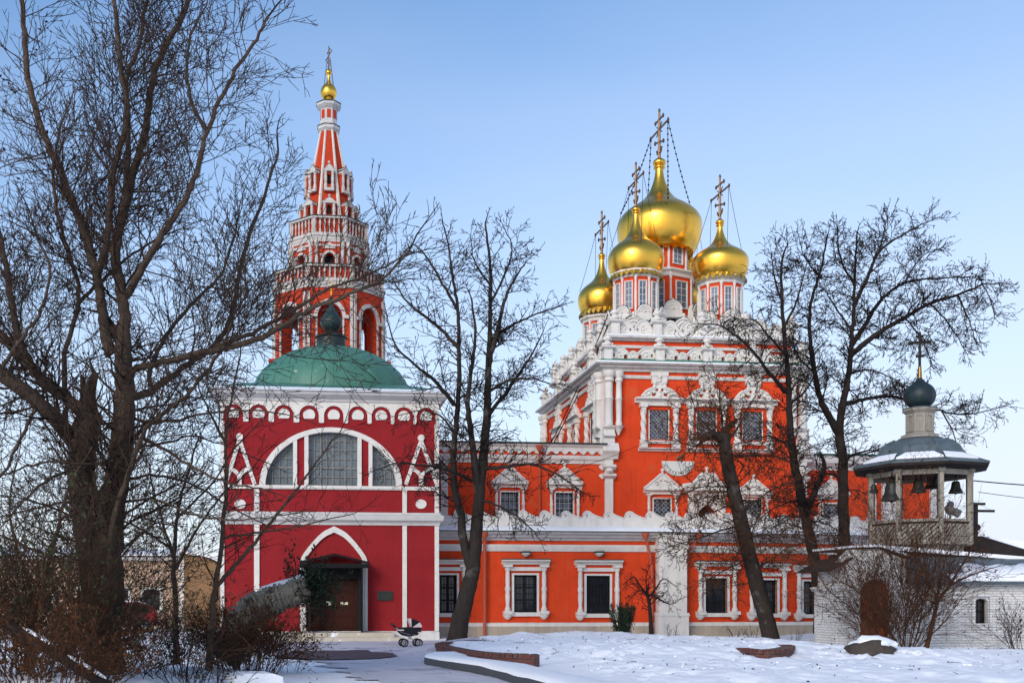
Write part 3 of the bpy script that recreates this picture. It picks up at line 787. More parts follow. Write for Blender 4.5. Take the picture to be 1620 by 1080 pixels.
# ---------------------------------------------------------------- tiered bell tower
YT = 58.0; xT = X(520, YT); kT = dep(xT, YT) / F
def zT(py): return CZ + (PY - py) * kT
tower = thing('bell_tower', 'tall red and white tiered bell tower with a gold ball behind the crimson porch', 'bell tower', (xT, YT, 0))
def oct_at(a): return [(xT + a / cos(pi / 8) * cos(pi / 8 + k * pi / 4), YT + a / cos(pi / 8) * sin(pi / 8 + k * pi / 4)) for k in range(8)]
def ofr(k, a):
    """frame on octagon face k (0 faces the viewer), origin at the face's middle"""
    th = -pi / 2 + k * pi / 4
    f = Fr(xT + a * cos(th), YT + a * sin(th), th + pi / 2); return f
def oface(a): return 2 * a * tan(pi / 8)
FACES = range(8)
A1 = 84 * kT          # bell tier apothem
zb0, zb1 = 2.0, zT(486)
# lower mass (square in plan, mostly hidden by the porch)
m = MB(); m.loft([(xT - A1 - .1, YT - A1 - .1), (xT + A1 + .1, YT - A1 - .1), (xT + A1 + .1, YT + A1 + .1), (xT - A1 - .1, YT + A1 + .1)], [(0, -.3), (0, zT(596)), (.15, zT(594)), (.15, zT(590)), (-.4, zT(585))]); obj('lower_stage', m, ORANGE_DK, tower)
# bell tier: eight piers with open arches
fw = oface(A1); ow = fw * .27; zsp = zT(524); zfl = zT(588)
for k in FACES:
    f = ofr(k, A1); m = MB(f)
    m.prism(rect(-fw / 2 + .004, fw / 2 - .004, zfl, zb1), -.7, 0, [[(-ow, zfl + .3), (ow, zfl + .3)] + arc(0, zsp, ow, ow * 1.15, 0, 180, 12)])
    wl = obj('wall', m, ORANGE_DK, tower)
    t = MB(f)
    t.prism(arc(0, zsp, ow + .18, ow * 1.15 + .20, 0, 180, 14) + arc(0, zsp, ow + .005, ow * 1.15 + .005, 180, 0, 14), .002, .12)
    for sg in (-1, 1):
        t.box(sg * ow - .0 if sg > 0 else -ow - .09, ow + .09 if sg > 0 else -ow, .002, .08, zfl, zsp)
        e = sg * (fw / 2 - .16); t.box(min(e, sg * fw / 2 - sg * .02), max(e, sg * fw / 2 - sg * .02), .002, .11, zfl, zb1)
        t.box(min(sg * ow, sg * (ow + .34)), max(sg * ow, sg * (ow + .34)), .002, .15, zsp - .05, zsp + .12)
    obj('arch_trim', t, WHITE3, wl)
m = MB(); m.octa(xT, YT, [(A1 - .75, zsp + ow * 1.3), (A1 - .75, zsp + ow * 1.3 + .2)]); obj('vault', m, PALE, tower)
core = MB(); core.octa(xT, YT, [(A1 * .33, zfl), (A1 * .33, zb1)]); obj('core_pier', core, ORANGE_DK, tower)
def cornice8(a, z0, z1, p):
    h = z1 - z0; m = MB(); m.octa(xT, YT, [(a - .25, z0), (a + .03, z0 + .002), (a + .05, z0 + h * .3), (a + p * .5, z0 + h * .4), (a + p * .6, z0 + h * .7), (a + p, z0 + h * .78), (a + p, z1), (a - .3, z1 + .01)])
    return obj('cornice', m, WHITE3, tower)
def balustrade(a, z0, z1, n):
    pr_ = obj('balustrade', (lambda q: (q.octa(xT, YT, [(a - .15, z0), (a + .02, z0), (a + .02, z0 + .09), (a - .15, z0 + .09)]), q)[1])(MB()), WHITE3, tower)
    bk = MB(); bk.octa(xT, YT, [(a - .14, z0 + .09), (a - .14, z1 - .1), (a - .2, z1 - .1)]); obj('balustrade_back', bk, ORANGE_DK, pr_)
    b = MB(); fw_ = oface(a)
    for k in FACES:
        b.fr = None; f = ofr(k, a); b.fr = f
        for j in range(n):
            u = -fw_ / 2 + fw_ * (j + .5) / n; r = fw_ / n * .24
            h = z1 - z0 - .19
            pts = [(r * .7, 0), (r, .12 * h), (r * .5, .35 * h), (r * .5, .45 * h), (r * 1.05, .7 * h), (r * .6, .88 * h), (r * .9, h)]
            b.fr = Fr(f.o.x, f.o.y, f.a); b.lathe(u, -.06, [(q, z0 + .09 + zz) for q, zz in pts], 6)
        b.box(-fw_ / 2 - .02, -fw_ / 2 + .10, -.17, .03, z0 + .09, z1 - .1)
    obj('balusters', b, WHITE3, pr_)
    r_ = MB(); r_.octa(xT, YT, [(a - .2, z1 - .1), (a + .06, z1 - .1), (a + .06, z1 - .02), (a - .2, z1 - .02)]); obj('rail', r_, WHITE3, pr_)
    g_ = MB(); g_.octa(xT, YT, [(a - .22, z1 - .018), (a + .085, z1 - .018), (a + .085, z1 + .03), (a - .22, z1 + .03)]); obj('rail_flashing', g_, GREEN_DK, pr_)
cornice8(A1, zT(479), zT(467), .12)
m = MB(); m.octa(xT, YT, [(A1 - .3, zb1), (A1 - .02, zb1), (A1 - .02, zT(479)), (A1 - .3, zT(479))]); obj('frieze', m, ORANGE_DK, tower)
A2 = 84 * kT
balustrade(A2, zT(467) + .015, zT(444), 9)
# second tier
A3 = 59 * kT; z20, z21 = zT(468), zT(402); fw = oface(A3)
for k in FACES:
    f = ofr(k, A3); m = MB(f); wz0, wz1 = zT(440), zT(419); ww = fw * .15
    m.prism(rect(-fw / 2 + .004, fw / 2 - .004, z20, z21), -.4, 0, [[(-ww, wz0), (ww, wz0)] + arc(0, wz1 - ww, ww, ww, 0, 180, 8)])
    wl = obj('wall', m, ORANGE_DK, tower)
    t = MB(f)
    t.prism(arc(0, wz1 - ww, ww + .10, ww + .12, 0, 180, 10) + arc(0, wz1 - ww, ww + .004, ww + .004, 180, 0, 10), .002, .10)
    for sg in (-1, 1):
        t.lathe(sg * (ww + .12), .08, [(.09, z20), (.09, wz0 - .1), (.12, wz0), (.07, wz0 + .1), (.09, (wz0 + wz1) / 2), (.07, wz1 - .3), (.13, wz1 - .1)], 8)
        t.lathe(sg * (fw / 2 - .16), .05, [(.10, z20), (.10, wz0), (.08, wz0 + .1), (.10, zT(425)), (.08, zT(412)), (.13, zT(407)), (.13, z21)], 8)
    t.box(-fw / 2 + .02, fw / 2 - .02, .002, .07, zT(441), zT(439)); t.box(-fw / 2 + .02, fw / 2 - .02, .002, .08, zT(409), zT(406))
    t.prism([(-ww - .12, wz1 + .22), (ww + .12, wz1 + .22), (0, wz1 + .55)], .002, .09)
    obj('arch_trim', t, WHITE3, wl)
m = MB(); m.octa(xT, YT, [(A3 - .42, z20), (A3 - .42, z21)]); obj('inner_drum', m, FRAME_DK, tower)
cornice8(A3, z21, zT(391), .14)
A4 = 60 * kT
balustrade(A4, zT(391) + .015, zT(363), 7)
# hipped spire with two rows of dormers
ZA, ZB = zT(391), zT(209); AA, AB = 44.5 * kT, 12.2 * kT
sp_ = MB(); sp_.octa(xT, YT, [(AA, ZA), (AB, ZB)]); spire = obj('spire', sp_, ORANGE_DK, tower)
for k in range(8):
    a_ = pi / 8 + k * pi / 4; q = 1 / cos(pi / 8)
    t = MB(); t.tube([(xT + AA * q * cos(a_), YT + AA * q * sin(a_), ZA), (xT + AB * q * cos(a_), YT + AB * q * sin(a_), ZB)], [.12, .06], 6); obj('spire_rib', t, CREAMY, spire, True)
def a_spire(z): return AA + (AB - AA) * (z - ZA) / (ZB - ZA)
for (y0, y1, hw, proud) in ((358, 328, 10.0, .45), (309, 273, 7.6, .45)):
    z0, z1 = zT(y0), zT(y1)
    for k in FACES:
        a = a_spire(z0) + proud * .35
        f = ofr(k, a); h = z1 - z0; hw_ = hw * kT
        m = MB(f); zs_ = z0 + h * .66
        m.prism(rect(-hw_, hw_, z0 - .25, zs_), -1.0, 0, [[(-hw_ * .36, z0 + h * .12), (hw_ * .36, z0 + h * .12)] + arc(0, z0 + h * .48, hw_ * .36, hw_ * .36, 0, 180, 8)])
        dmr = obj('dormer', m, ORANGE_DK, tower)
        t = MB(f)
        for sg in (-1, 1): t.lathe(sg * hw_ * .72, .06, [(.09, z0 - .2), (.09, z0 + h * .1), (.06, z0 + h * .16), (.085, z0 + h * .35), (.06, z0 + h * .55), (.10, zs_)], 8)
        t.box(-hw_ * 1.08, hw_ * 1.08, -.2, .16, zs_, zs_ + h * .08)
        t.box(-hw_ * 1.0, hw_ * 1.0, .003, .16, z0 - .22, z0 - .08)
        t.prism([(-hw_ * 1.05, zs_ + h * .08), (hw_ * 1.05, zs_ + h * .08), (hw_ * .6, zs_ + h * .22), (0, z1), (-hw_ * .6, zs_ + h * .22)], -.9, .08)
        finial(t, 0, .02, z1 - .08, .08)
        obj('dormer_trim', t, WHITE3, dmr)
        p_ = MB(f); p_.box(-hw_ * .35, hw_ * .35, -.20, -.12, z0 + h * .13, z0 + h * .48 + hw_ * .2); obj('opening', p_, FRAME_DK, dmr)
        g_ = MB(f)
        for sg in (-1, 1): g_.face([(0, .1, z1 + .02), (sg * hw_ * 1.1, .1, zs_ + h * .09), (sg * hw_ * 1.1, -.8, zs_ + h * .09), (0, -.8, z1 + .02)])
        obj('dormer_roof', g_, GREEN_DK, dmr)
# neck, ball and cross
nk = MB(); nk.octa(xT, YT, [(12.5 * kT, zT(212)), (17 * kT, zT(208)), (17 * kT, zT(203)), (13 * kT, zT(199)), (13 * kT, zT(194)), (12.2 * kT, zT(193)), (12.2 * kT, zT(176)), (15 * kT, zT(174)), (18.5 * kT, zT(171)), (18.5 * kT, zT(167)), (8 * kT, zT(164.5)), (5 * kT, zT(163))])
nko = obj('neck', nk, PALE, tower)
for a_, y_ in ((18.5, 167), (17, 203)):
    q = MB(); q.octa(xT, YT, [(a_ * kT + .02, zT(y_ + .6)), (a_ * kT + .03, zT(y_ - .7)), ((a_ - 6) * kT, zT(y_ - 2))]); obj('neck_flashing', q, GREEN_DK, nko)
for k in FACES:
    f = ofr(k, 12.2 * kT); t = MB(f); t.box(-.1, .1, .004, .03, zT(191), zT(178)); obj('neck_panel', t, ORANGE_DK, nko)
gg = MB(); gg.lathe(xT, YT, prof([(5 * kT, zT(163.2)), (6 * kT, zT(161)), (5 * kT, zT(159.5)), (10.5 * kT, zT(155)), (12.8 * kT, zT(147)), (10.5 * kT, zT(139)), (5 * kT, zT(133.5)), (3 * kT, zT(128)), (2.4 * kT, zT(120)), (5 * kT, zT(116)), (4 * kT, zT(112)), (1.2 * kT, zT(109))], 4), 24)
ball = obj('gold_ball', gg, GOLD, tower, True)
cr = MB(); cross(cr, xT, YT, zT(110), 36 * kT, -pi / 2 + .25, True); obj('cross', cr, BRONZE, ball)
ch = MB()
for a_ in (.8, 2.4, 4.0, 5.5): ch.tube([(xT + .1 * cos(a_), YT + .1 * sin(a_), zT(92)), (xT + 11 * kT * cos(a_), YT + 11 * kT * sin(a_), zT(140))], .012, 4)
obj('stay_chain', ch, BRONZE, ball)
# ---------------------------------------------------------------- lower gallery
YG = 46.0
fg = Fr(0, YG); P = fg.uz
gu0 = u1 + .02                      # starts at the porch's flank
gu1 = fg.U(1057)
fg2 = Fr(gu1, YG, R(9)); P2 = fg2.uz
g2w = fg2.U(1430)
def zg(py): return P(900, py)[1]
gal = thing('gallery_building', 'long single-storey orange gallery with snow on its cornice and a white scalloped parapet', 'building', (gu0, YG, 0))
zgc = zg(855)
aw = []   # (frame, u centre, width, z0, z1, zb, zl)
for c, hw, y0, y1, yb, yl in ((709, 13.5, 969, 909, 977, 885), (831, 18, 968, 909, 977.5, 885), (946, 18.5, 970, 910, 979, 886)):
    a, b = fg.U(c - hw), fg.U(c + hw)
    aw.append((fg, (a + b) / 2, b - a, P(c, y0)[1], P(c, y1)[1], P(c, yb)[1], P(c, yl)[1]))
for c, hw, y0, y1, yb, yl in ((1133, 17.5, 969, 914, 978, 888), (1213, 16.5, 970, 917, 979, 891), (1287, 16.5, 971, 919, 980, 894)):
    a, b = fg2.U(c - hw), fg2.U(c + hw)
    aw.append((fg2, (a + b) / 2, b - a, P2(c, y0)[1], P2(c, y1)[1], P2(c, yb)[1], P2(c, yl)[1]))
m = MB(fg)
m.prism(rect(gu0, gu1, -.3, zgc + .3), -.5, 0, [rect(u - w2 / 2, u + w2 / 2, z0, z1) for f, u, w2, z0, z1, zb, zl in aw if f is fg])
m.fr = fg2
m.prism(rect(.002, g2w, -.3, zgc + .3), -.5, 0, [rect(u - w2 / 2, u + w2 / 2, z0, z1) for f, u, w2, z0, z1, zb, zl in aw if f is fg2])
m.fr = fg; m.box(gu0, gu1, -3.98, -.6, zgc, zgc + .28); m.fr = fg2; m.box(.6, g2w, -3.5, -.6, zgc, zgc + .28)
obj('wall', m, ORANGE, gal)
for a in aw: win_gallery(gal, *a)
for f, a, b in ((fg, gu0, gu1), (fg2, .003, g2w)):
    m = MB(f); m.box(a, b, .003, .14, -.3, zg(990)); obj('plinth', m, STONE, gal)
    m = MB(f); m.mould([(0, zg(990)), (.16, zg(990)), (.16, zg(987)), (.10, zg(984.5)), (0, zg(984))], a, b); obj('plinth_moulding', m, WHITE, gal)
    m = MB(f); m.mould([(0, zg(872)), (.06, zg(872)), (.10, zg(868)), (.14, zg(864)), (.14, zg(861.5)), (0, zg(861))], a, b); obj('string_course', m, WHITE, gal)
    m = MB(f); m.mould([(0, zgc), (.06, zgc), (.10, zg(852)), (.26, zg(850)), (.30, zg(847)), (.48, zg(845)), (.52, zg(842)), (-.3, zg(838))], a, b); obj('cornice', m, PALE, gal)
    m = MB(f); m.mould([(.50, zg(842.2)), (.58, zg(842.2)), (.585, zg(841.0)), (.50, zg(840.6))], a, b); obj('gutter', m, GREEN_DK, gal)
    # snow lying on the cornice
    m = MB(f); n = int((b - a) / .25); rows = []
    for i in range(n + 1):
        u = a + (b - a) * i / n; q = noise.noise(Vector((u * .9, 1.5, 2))) * .05 + noise.noise(Vector((u * 3, 1.5, 2))) * .02
        zz = zg(841)
        rows.append([m.V(u, d, z) for d, z in ((.53, zz - .02), (.575 + q * .3, zz + .06 + q), (.42, zz + .10 + q), (.25, zz + .14 + q), (.1, zz + .19 + q), (-.046, zz + .23 + q))])
    for i in range(n):
        for j in range(5): m.f.append([rows[i][j], rows[i][j + 1], rows[i + 1][j + 1], rows[i + 1][j]])
    obj('cornice_snow', m, SNOW, gal, True, ang=180)
    # scalloped parapet
    m = MB(f); un = .92; k = max(1, int((b - a) / un)); un = (b - a) / k; zb, zh = zg(838), zg(819.5); H = zg(807.5) - zh
    ol = [(b, zb), (a, zb)][::-1]; ol = [(a, zb)]; top = []; hs = []
    for i in range(k):
        s0 = a + i * un
        top += [(s0 + un * t, zh + H * v) for t, v in ((0, .06), (.035, .62), (.10, .92), (.20, 1.0), (.31, .90), (.44, .62), (.60, .40), (.78, .22), (.95, .08))]
        hs.append(circ(s0 + un * .16, zh + H * .40, un * .075, 8))
    m.prism([(a, zb), (b, zb), (b, zh)] + top[::-1], -.34, -.05, hs)
    for i in range(k):
        s0 = a + i * un; m.ball(s0 + un * .145, -.05, zh + H * .40, .055, 6)
        m.tube([(s0 + un * t, -.035, zh + H * v) for t, v in ((.035, .55), (.10, .90), (.20, .98), (.31, .88), (.44, .60), (.60, .38), (.78, .20), (.95, .06))], .035, 5)
    pp = obj('parapet', m, WHITE, gal)
    m = MB(f); m.box(a, b, -.40, -.343, zb, zh + .05); obj('parapet_back', m, WHITE2, pp)
for c, f in ((831, fg), (947, fg)):
    m = MB(f); u = f.U(c); z = P(c, 877)[1]
    m.lathe(u, .10, [(.08, z - .08), (.20, z + .02), (.22, z + .07)], 10); cb = obj('corbel', m, WHITE, gal)
    m = MB(f); m.prism([(u - .24, z + .075), (u + .24, z + .075), (u + .17, z + .15), (u - .17, z + .15)], .003, .28); obj('corbel_cap', m, GREEN_DK, cb)
# buttress
bu0, bu1 = fg.U(1035.5), fg.U(1079)
m = MB(fg); zz = zg(846)
m.box(bu0, bu1, .15, .62, zg(972), zz); m.box(bu0 - .06, bu1 + .06, .15, .70, -.3, zg(974)); m.mould([(.15, zg(974)), (.74, zg(974)), (.74, zg(972)), (.64, zg(969)), (.15, zg(968))], bu0 - .09, bu1 + .09)
for a, b, c_, d_ in ((1042, 1073, 956, 866),):
    q0, q1, w0, w1 = fg.U(a), fg.U(b), zg(c_), zg(d_)
    for r4 in ((q0, q1, w1 - .05, w1), (q0, q1, w0, w0 + .05), (q0, q0 + .05, w0 + .05, w1 - .05), (q1 - .05, q1, w0 + .05, w1 - .05)): m.box(r4[0], r4[1], .62, .645, r4[2], r4[3])
m.mould([(.15, zg(868)), (.66, zg(868)), (.70, zg(864)), (.70, zg(861)), (.15, zg(860))], bu0 - .05, bu1 + .05)
m.box(bu0 - .02, bu1 + .02, .15, .66, zg(858), zz)
obj('buttress', m, WHITE, gal)
# rainwater pipes
def pipe(pts, f, r=.065, root=None):
    m = MB(f); m.tube(pts, r, 8)
    a = pts[0]; m.lathe(a[0], a[1], [(.07, a[2] - .16), (.16, a[2]), (.18, a[2] + .12), (.15, a[2] + .13)], 8)
    for i in range(4):
        z = pts[-1][2] + .5 + i * (pts[-2][2] - pts[-1][2] - .7) / 3.2
        m.lathe(pts[-1][0] if pts[-1][0] == pts[-2][0] else pts[-2][0], pts[-2][1], [(r * 1.3, z), (r * 1.3, z + .05)], 8)
    e = pts[-1]; m.tube([(e[0], e[1], e[2]), (e[0], e[1] + .16, e[2] - .10)], r, 8)
    obj('rain_pipe', m, PIPE, root, True)
def gp(f, px, py, d): u, z = f.uz(px, py, d); return (u, d, z)
a = gp(fg, 766.5, 846, .40); pipe([a, gp(fg, 766.5, 862, .28), gp(fg, 766.5, 1000, .28)], fg, .065, gal)
pipe([gp(fg, 1021, 847, .50), gp(fg, 1029.5, 884, .30), gp(fg, 1031.5, 905, .30), gp(fg, 1031.5, 1001, .30)], fg, .065, gal)
pipe([gp(fg2, 1105, 848, .50), gp(fg2, 1089, 874, .30), gp(fg2, 1086.5, 890, .30), gp(fg2, 1086.5, 1001, .30)], fg2, .065, gal)

# ---------------------------------------------------------------- refectory
YC = 50.0
cx0 = X(957, YC); cx1 = X(1272, YC)
fc = Fr(cx0, YC); PC = fc.uz
def zc_(py): return PC(1040, py)[1]
W, D = cx1 - cx0, 12.6
fr_ = Fr(0, YC); ru0 = gu0 + .01; ru1 = cx0 - .02
def zr_(py): return fr_.uz(880, py)[1]
ref = thing('refectory_hall', 'orange upper hall with two pedimented windows between the crimson porch and the tall domed church', 'building', (ru0, YC, 3))
rw = []
for a, b in ((792.5, 820), (879, 906.5)):
    ua, ub = fr_.U(a), fr_.U(b); rw.append(((ua + ub) / 2, ub - ua, zr_(820), zr_(779)))
m = MB(fr_); m.prism(rect(ru0, ru1, 3.0, zr_(733)), -.5, 0, [rect(u - w2 / 2, u + w2 / 2, z0, z1) for u, w2, z0, z1 in rw]); obj('wall', m, ORANGE, ref)
for u, w2, z0, z1 in rw: win_pediment(ref, fr_, u, w2, z0, z1, zr_(829), zr_(765), zr_(741), .86, 'square')
m = MB(fr_); zt = zr_(702.5)
m.mould([(-.5, zr_(733)), (.05, zr_(733)), (.08, zr_(729)), (.16, zr_(726)), (.20, zr_(720.5)), (-.5, zr_(720.5))], ru0, ru1); cn_ = obj('cornice', m, WHITE, ref)
m = MB(fr_); m.box(ru0, ru1, -.5, .16, zr_(720.5) + .003, zr_(713)); obj('frieze', m, ORANGE, ref)
m = MB(fr_); n = int((ru1 - ru0) / .42); st = (ru1 - ru0) / n
ol = [(ru1, zr_(713)), (ru0, zr_(713))]
for i in range(n):
    a = ru0 + i * st; h = zr_(713) - zr_(719.5)
    ol += [(a + .001, zr_(713) - h * .25), (a + st * .18, zr_(713) - h * .3), (a + st * .25, zr_(713) - h * .75), (a + st * .42, zr_(713) - h * .75), (a + st * .42, zr_(713) - h), (a + st * .58, zr_(713) - h), (a + st * .58, zr_(713) - h * .75), (a + st * .75, zr_(713) - h * .75), (a + st * .82, zr_(713) - h * .3)]
m.prism(ol, .163, .24); obj('dentil_band', m, WHITE, ref)
m = MB(fr_); m.mould([(-.5, zr_(713)), (.25, zr_(713)), (.27, zr_(709)), (.36, zr_(706)), (.40, zr_(704)), (-.5, zr_(703))], ru0, ru1); obj('cornice', m, WHITE, ref)
m = MB(fr_); m.mould([(-11, zr_(703.5) + .05), (.45, zr_(703.5) - .0), (.46, zt + .03), (-5, zt + .22), (-11, zt + .1)], ru0, ru1 + .02); obj('roof', m, GREEN_DK, ref)
m = MB(fr_); m.box(ru0, ru0 + .5, -11, -.51, 3, zr_(720)); m.box(ru0 + .51, ru1, -11, -10.5, 3, zr_(720)); obj('rear_walls', m, ORANGE, ref)
ua, ub = fr_.U(697), fr_.U(708); m = MB(fr_); m.box(ua, ub, .003, .16, zr_(828), zr_(748)); m.lathe((ua + ub) / 2, .12, [(.12, zr_(748)), (.2, zr_(744)), (.12, zr_(739)), (.2, zr_(735)), (.2, zr_(733))], 10); obj('pilaster', m, WHITE, ref)
pipe([gp(fr_, 853.5, 708, .42), gp(fr_, 853.5, 722, .30), gp(fr_, 853.5, 738, .16), gp(fr_, 853.5, 824, .16)], fr_, .05, ref)

# ---------------------------------------------------------------- domed church
church = thing('domed_church', 'tall bright orange church with white carved trim and golden onion domes', 'church', (cx0, YC, 0))
fl = Fr(cx0, YC, -pi / 2)              # west flank: u runs from -D (far) to 0 (front corner)
ztop = zc_(588)
uw = []
for a, b, y0, y1 in ((1027.5, 1057, 695, 647), (1102.5, 1132, 698, 649.5), (1175.5, 1205, 701, 651.5)):
    ua, ub = fc.U(a), fc.U(b); uw.append(((ua + ub) / 2, ub - ua, zc_(695), zc_(648)))
lw_ = []
for a, b in ((1034, 1060.5), (1178, 1204)):
    ua, ub = fc.U(a), fc.U(b); lw_.append(((ua + ub) / 2, ub - ua, zc_(820), zc_(789)))
pu = fc.U(1117); pw = .42; pz0, pz1 = zc_(824), zc_(800)
m = MB(fc)
m.prism(rect(0, W, 3.0, ztop), -.6, 0, [rect(u - w2 / 2, u + w2 / 2, z0, z1) for u, w2, z0, z1 in uw + lw_] + [[(pu - pw, pz0), (pu + pw, pz0), (pu + pw, pz1 - .25), (pu, pz1 + .12), (pu - pw, pz1 - .25)]])
m.fr = fl
lu = [-2.05, -5.55, -9.05]
m.prism(rect(-D, -.603, 3.0, ztop), -.6, 0, [rect(u - .45, u + .45, uw[0][2], uw[0][3]) for u in lu])
m.fr = fc; m.box(W - .6, W, -D, -.603, 3, ztop); m.box(.603, W - .603, -D, -D + .6, 3, ztop); m.box(.61, W - .61, -D + .61, -.61, ztop - .5, ztop - .1)
obj('wall', m, ORANGE, church)
m = MB(fc); m.box(pu - .6, pu + .6, -.58, -.45, pz0, pz1 + .2); obj('niche', m, DOORW, church)
for u, w2, z0, z1 in uw: win_ornate(church, fc, u, w2, z0, z1, zc_(713), zc_(630), zc_(600))
for u in lu: win_ornate(church, fl, u, .9, uw[0][2], uw[0][3], zc_(713), zc_(630), zc_(600))
win_pediment(church, fc, lw_[0][0], lw_[0][1], lw_[0][2], lw_[0][3], zc_(832), zc_(774), zc_(750), .92, 'dia', .26)
win_pediment(church, fc, lw_[1][0], lw_[1][1], lw_[1][2], lw_[1][3], zc_(832), zc_(779), zc_(757), .92, 'dia', .26)
# carved portal between the lower windows
m = MB(fc)
for sg in (-1, 1):
    m.box(min(pu + sg * pw, pu + sg * (pw + .5)), max(pu + sg * pw, pu + sg * (pw + .5)), .003, .14, pz0, zc_(779))
    m.lathe(pu + sg * (pw + .30), .17, [(.12, pz0), (.12, pz0 + .3), (.16, pz0 + .45), (.10, pz0 + .6), (.14, zc_(783)), (.17, zc_(779))], 8)
    hw = 1.12
    m.tube([(pu + sg * a, .16, zc_(b)) for a, b in ((1.15, 772), (1.12, 767), (.95, 766), (.85, 769), (.70, 764), (.50, 758), (.40, 752), (.22, 748))], .09, 6)
    m.ball(pu + sg * 1.12, .14, zc_(769), .15, 8); m.ball(pu + sg * .82, .14, zc_(767), .13, 8); m.ball(pu + sg * .32, .15, zc_(755), .14, 8); m.ball(pu + sg * .42, .14, zc_(765), .13, 8); m.ball(pu + sg * .14, .14, zc_(763), .10, 8)
m.prism([(pu - pw, pz1 - .25), (pu, pz1 + .12), (pu + pw, pz1 - .25), (pu + pw, zc_(779)), (pu - pw, zc_(779))], .003, .12)
slab(m, pu - 1.12, pu + 1.12, zc_(780), zc_(773), .3)
m.prism([(pu - 1.0, zc_(773)), (pu + 1.0, zc_(773)), (pu + .7, zc_(764)), (pu + .38, zc_(752)), (pu + .15, zc_(747)), (pu - .15, zc_(747)), (pu - .38, zc_(752)), (pu - .7, zc_(764))], .003, .12)
finial(m, pu, .08, zc_(747), .10)
obj('portal', m, WHITE, church, True)
# sundial
sdc = fc.U(1072); sz = zc_(729); srx = fc.U(1097.5) - sdc; srz = sz - zc_(752.5)
m = MB(fc); m.prism(arc(sdc, sz, srx, srz, 180, 360, 24), .003, .06); dial = obj('sundial', m, DIAL, church)
m = MB(fc)
for k in (1.0, .74): 
    o_ = arc(sdc, sz - .02, srx * k - .03, srz * k - .03, 180, 360, 24); i_ = arc(sdc, sz - .02, srx * k - .045, srz * k - .045, 360, 180, 24); m.prism(o_ + i_, .058, .064)
for a_ in range(195, 346, 15):
    p0 = (sdc + srx * .12 * cos(R(a_)), sz + srz * .12 * sin(R(a_))); p1 = (sdc + srx * .66 * cos(R(a_)), sz + srz * .66 * sin(R(a_)))
    m.tube([(p0[0], .060, p0[1]), (p1[0], .060, p1[1])], .0025, 3)
m.tube([(sdc, .064, sz - .02), (sdc + .17, .064, sz - srz * .72)], .012, 4)
obj('dial_lines', m, INK, dial)
for a_, ch_ in zip(range(202, 342, 15), 'ДГВАБИѲЕЗ'):
    cu = bpy.data.curves.new('numeral', 'FONT'); cu.body = ch_; cu.size = .20; cu.align_x = 'CENTER'; cu.align_y = 'CENTER'; cu.extrude = .003
    o = bpy.data.objects.new('numeral', cu); COL.objects.link(o); o.parent = dial
    o.data = cu
    p = fc.w(sdc + (srx * .87 - .03) * cos(R(a_)), .068, sz + (srz * .87 - .03) * sin(R(a_))) - ORG[church.name]
    o.location = p; o.rotation_euler = (pi / 2, R(-(a_ - 270)), 0); cu.materials.append(INK)
    bpy.context.view_layer.update()
    me = bpy.data.meshes.new_from_object(o.evaluated_get(bpy.context.evaluated_depsgraph_get()))
    o2 = bpy.data.objects.new('numeral', me); o2.location = o.location; o2.rotation_euler = o.rotation_euler
    bpy.data.objects.remove(o); COL.objects.link(o2); o2.parent = dial; o2.name = 'numeral'
    if not me.materials: me.materials.append(INK)
m = MB(fc); m.tube([(sdc - .06, .05, sz + .03), (sdc - .03, .32, sz + .16), (sdc + .02, .55, sz - .08)], .035, 6); m.ball(sdc + .12, .12, sz + .22, .09, 8); m.tube([(sdc - .10, .10, sz + .08), (sdc + .05, .12, sz + .20), (sdc + .30, .12, sz + .33)], [.03, .09, .02], 6); obj('gnomon', m, BRONZE, dial)
# corner shafts
def corner(f, u_a, u_b, sg):
    z0, z1 = zc_(676), zc_(590)
    m = MB(f)
    m.box(u_a - .18, u_a + .18, .003, .22, z0, z1 - .2)
    for u, r in ((u_a, .20), (u_b, .16)):
        m.lathe(u, .20, [(r, z0), (r, z0 + .15), (r * .8, z0 + .25), (r * .95, (z0 + z1) / 2 - .05), (r * 1.15, (z0 + z1) / 2), (r * .9, (z0 + z1) / 2 + .05), (r * .82, z1 - .55), (r * 1.25, z1 - .45), (r * 1.0, z1 - .32), (r * 1.5, z1 - .2), (r * 1.5, z1)], 10)
    m.lathe(u_b, .16, [(.04, z0 - .42), (.12, z0 - .25), (.22, z0 - .05), (.28, z0)], 10)
    za, zb_, zc2 = zc_(694), zc_(708), zc_(716)
    m.mould([(0, zb_ - .4), (.22, zb_ - .4), (.26, za - .3), (.22, za), (.40, za + .05), (.22, za + .25), (.20, z0 - .15), (.34, z0 - .06), (.34, z0), (0, z0)], u_a - .26, u_a + .28)
    m.mould([(0, zc2 - .35), (.20, zc2 - .35), (.24, zc2 - .2), (.42, zc2), (.42, zc2 + .10), (.24, zc2 + .4), (0, zc2 + .4)], u_a - .34, u_a + .45)
    obj('corner_shaft', m, WHITE, church, True)
    m = MB(f); zl = zc_(826)
    m.box(u_a - .17, u_a + .22, .003, .16, zl, zc2 - .35)
    for zz in (zc_(740), zc_(754)): m.mould([(0, zz - .15), (.18, zz - .12), (.30, zz), (.30, zz + .06), (.18, zz + .12), (0, zz + .14)], u_a - .28, u_a + .34)
    for sg2 in (0,): m.lathe(u_a + .02, .2, [(.12, zc_(750)), (.19, zc_(746.5)), (.12, zc_(742))], 8)
    obj('pilaster', m, WHITE, church, True)
corner(fc, .14, .62, 1); corner(fc, W - .14, W - .62, -1); corner(fl, -.30, -.85, 1); corner(fl, -D + .2, -D + .7, 1)
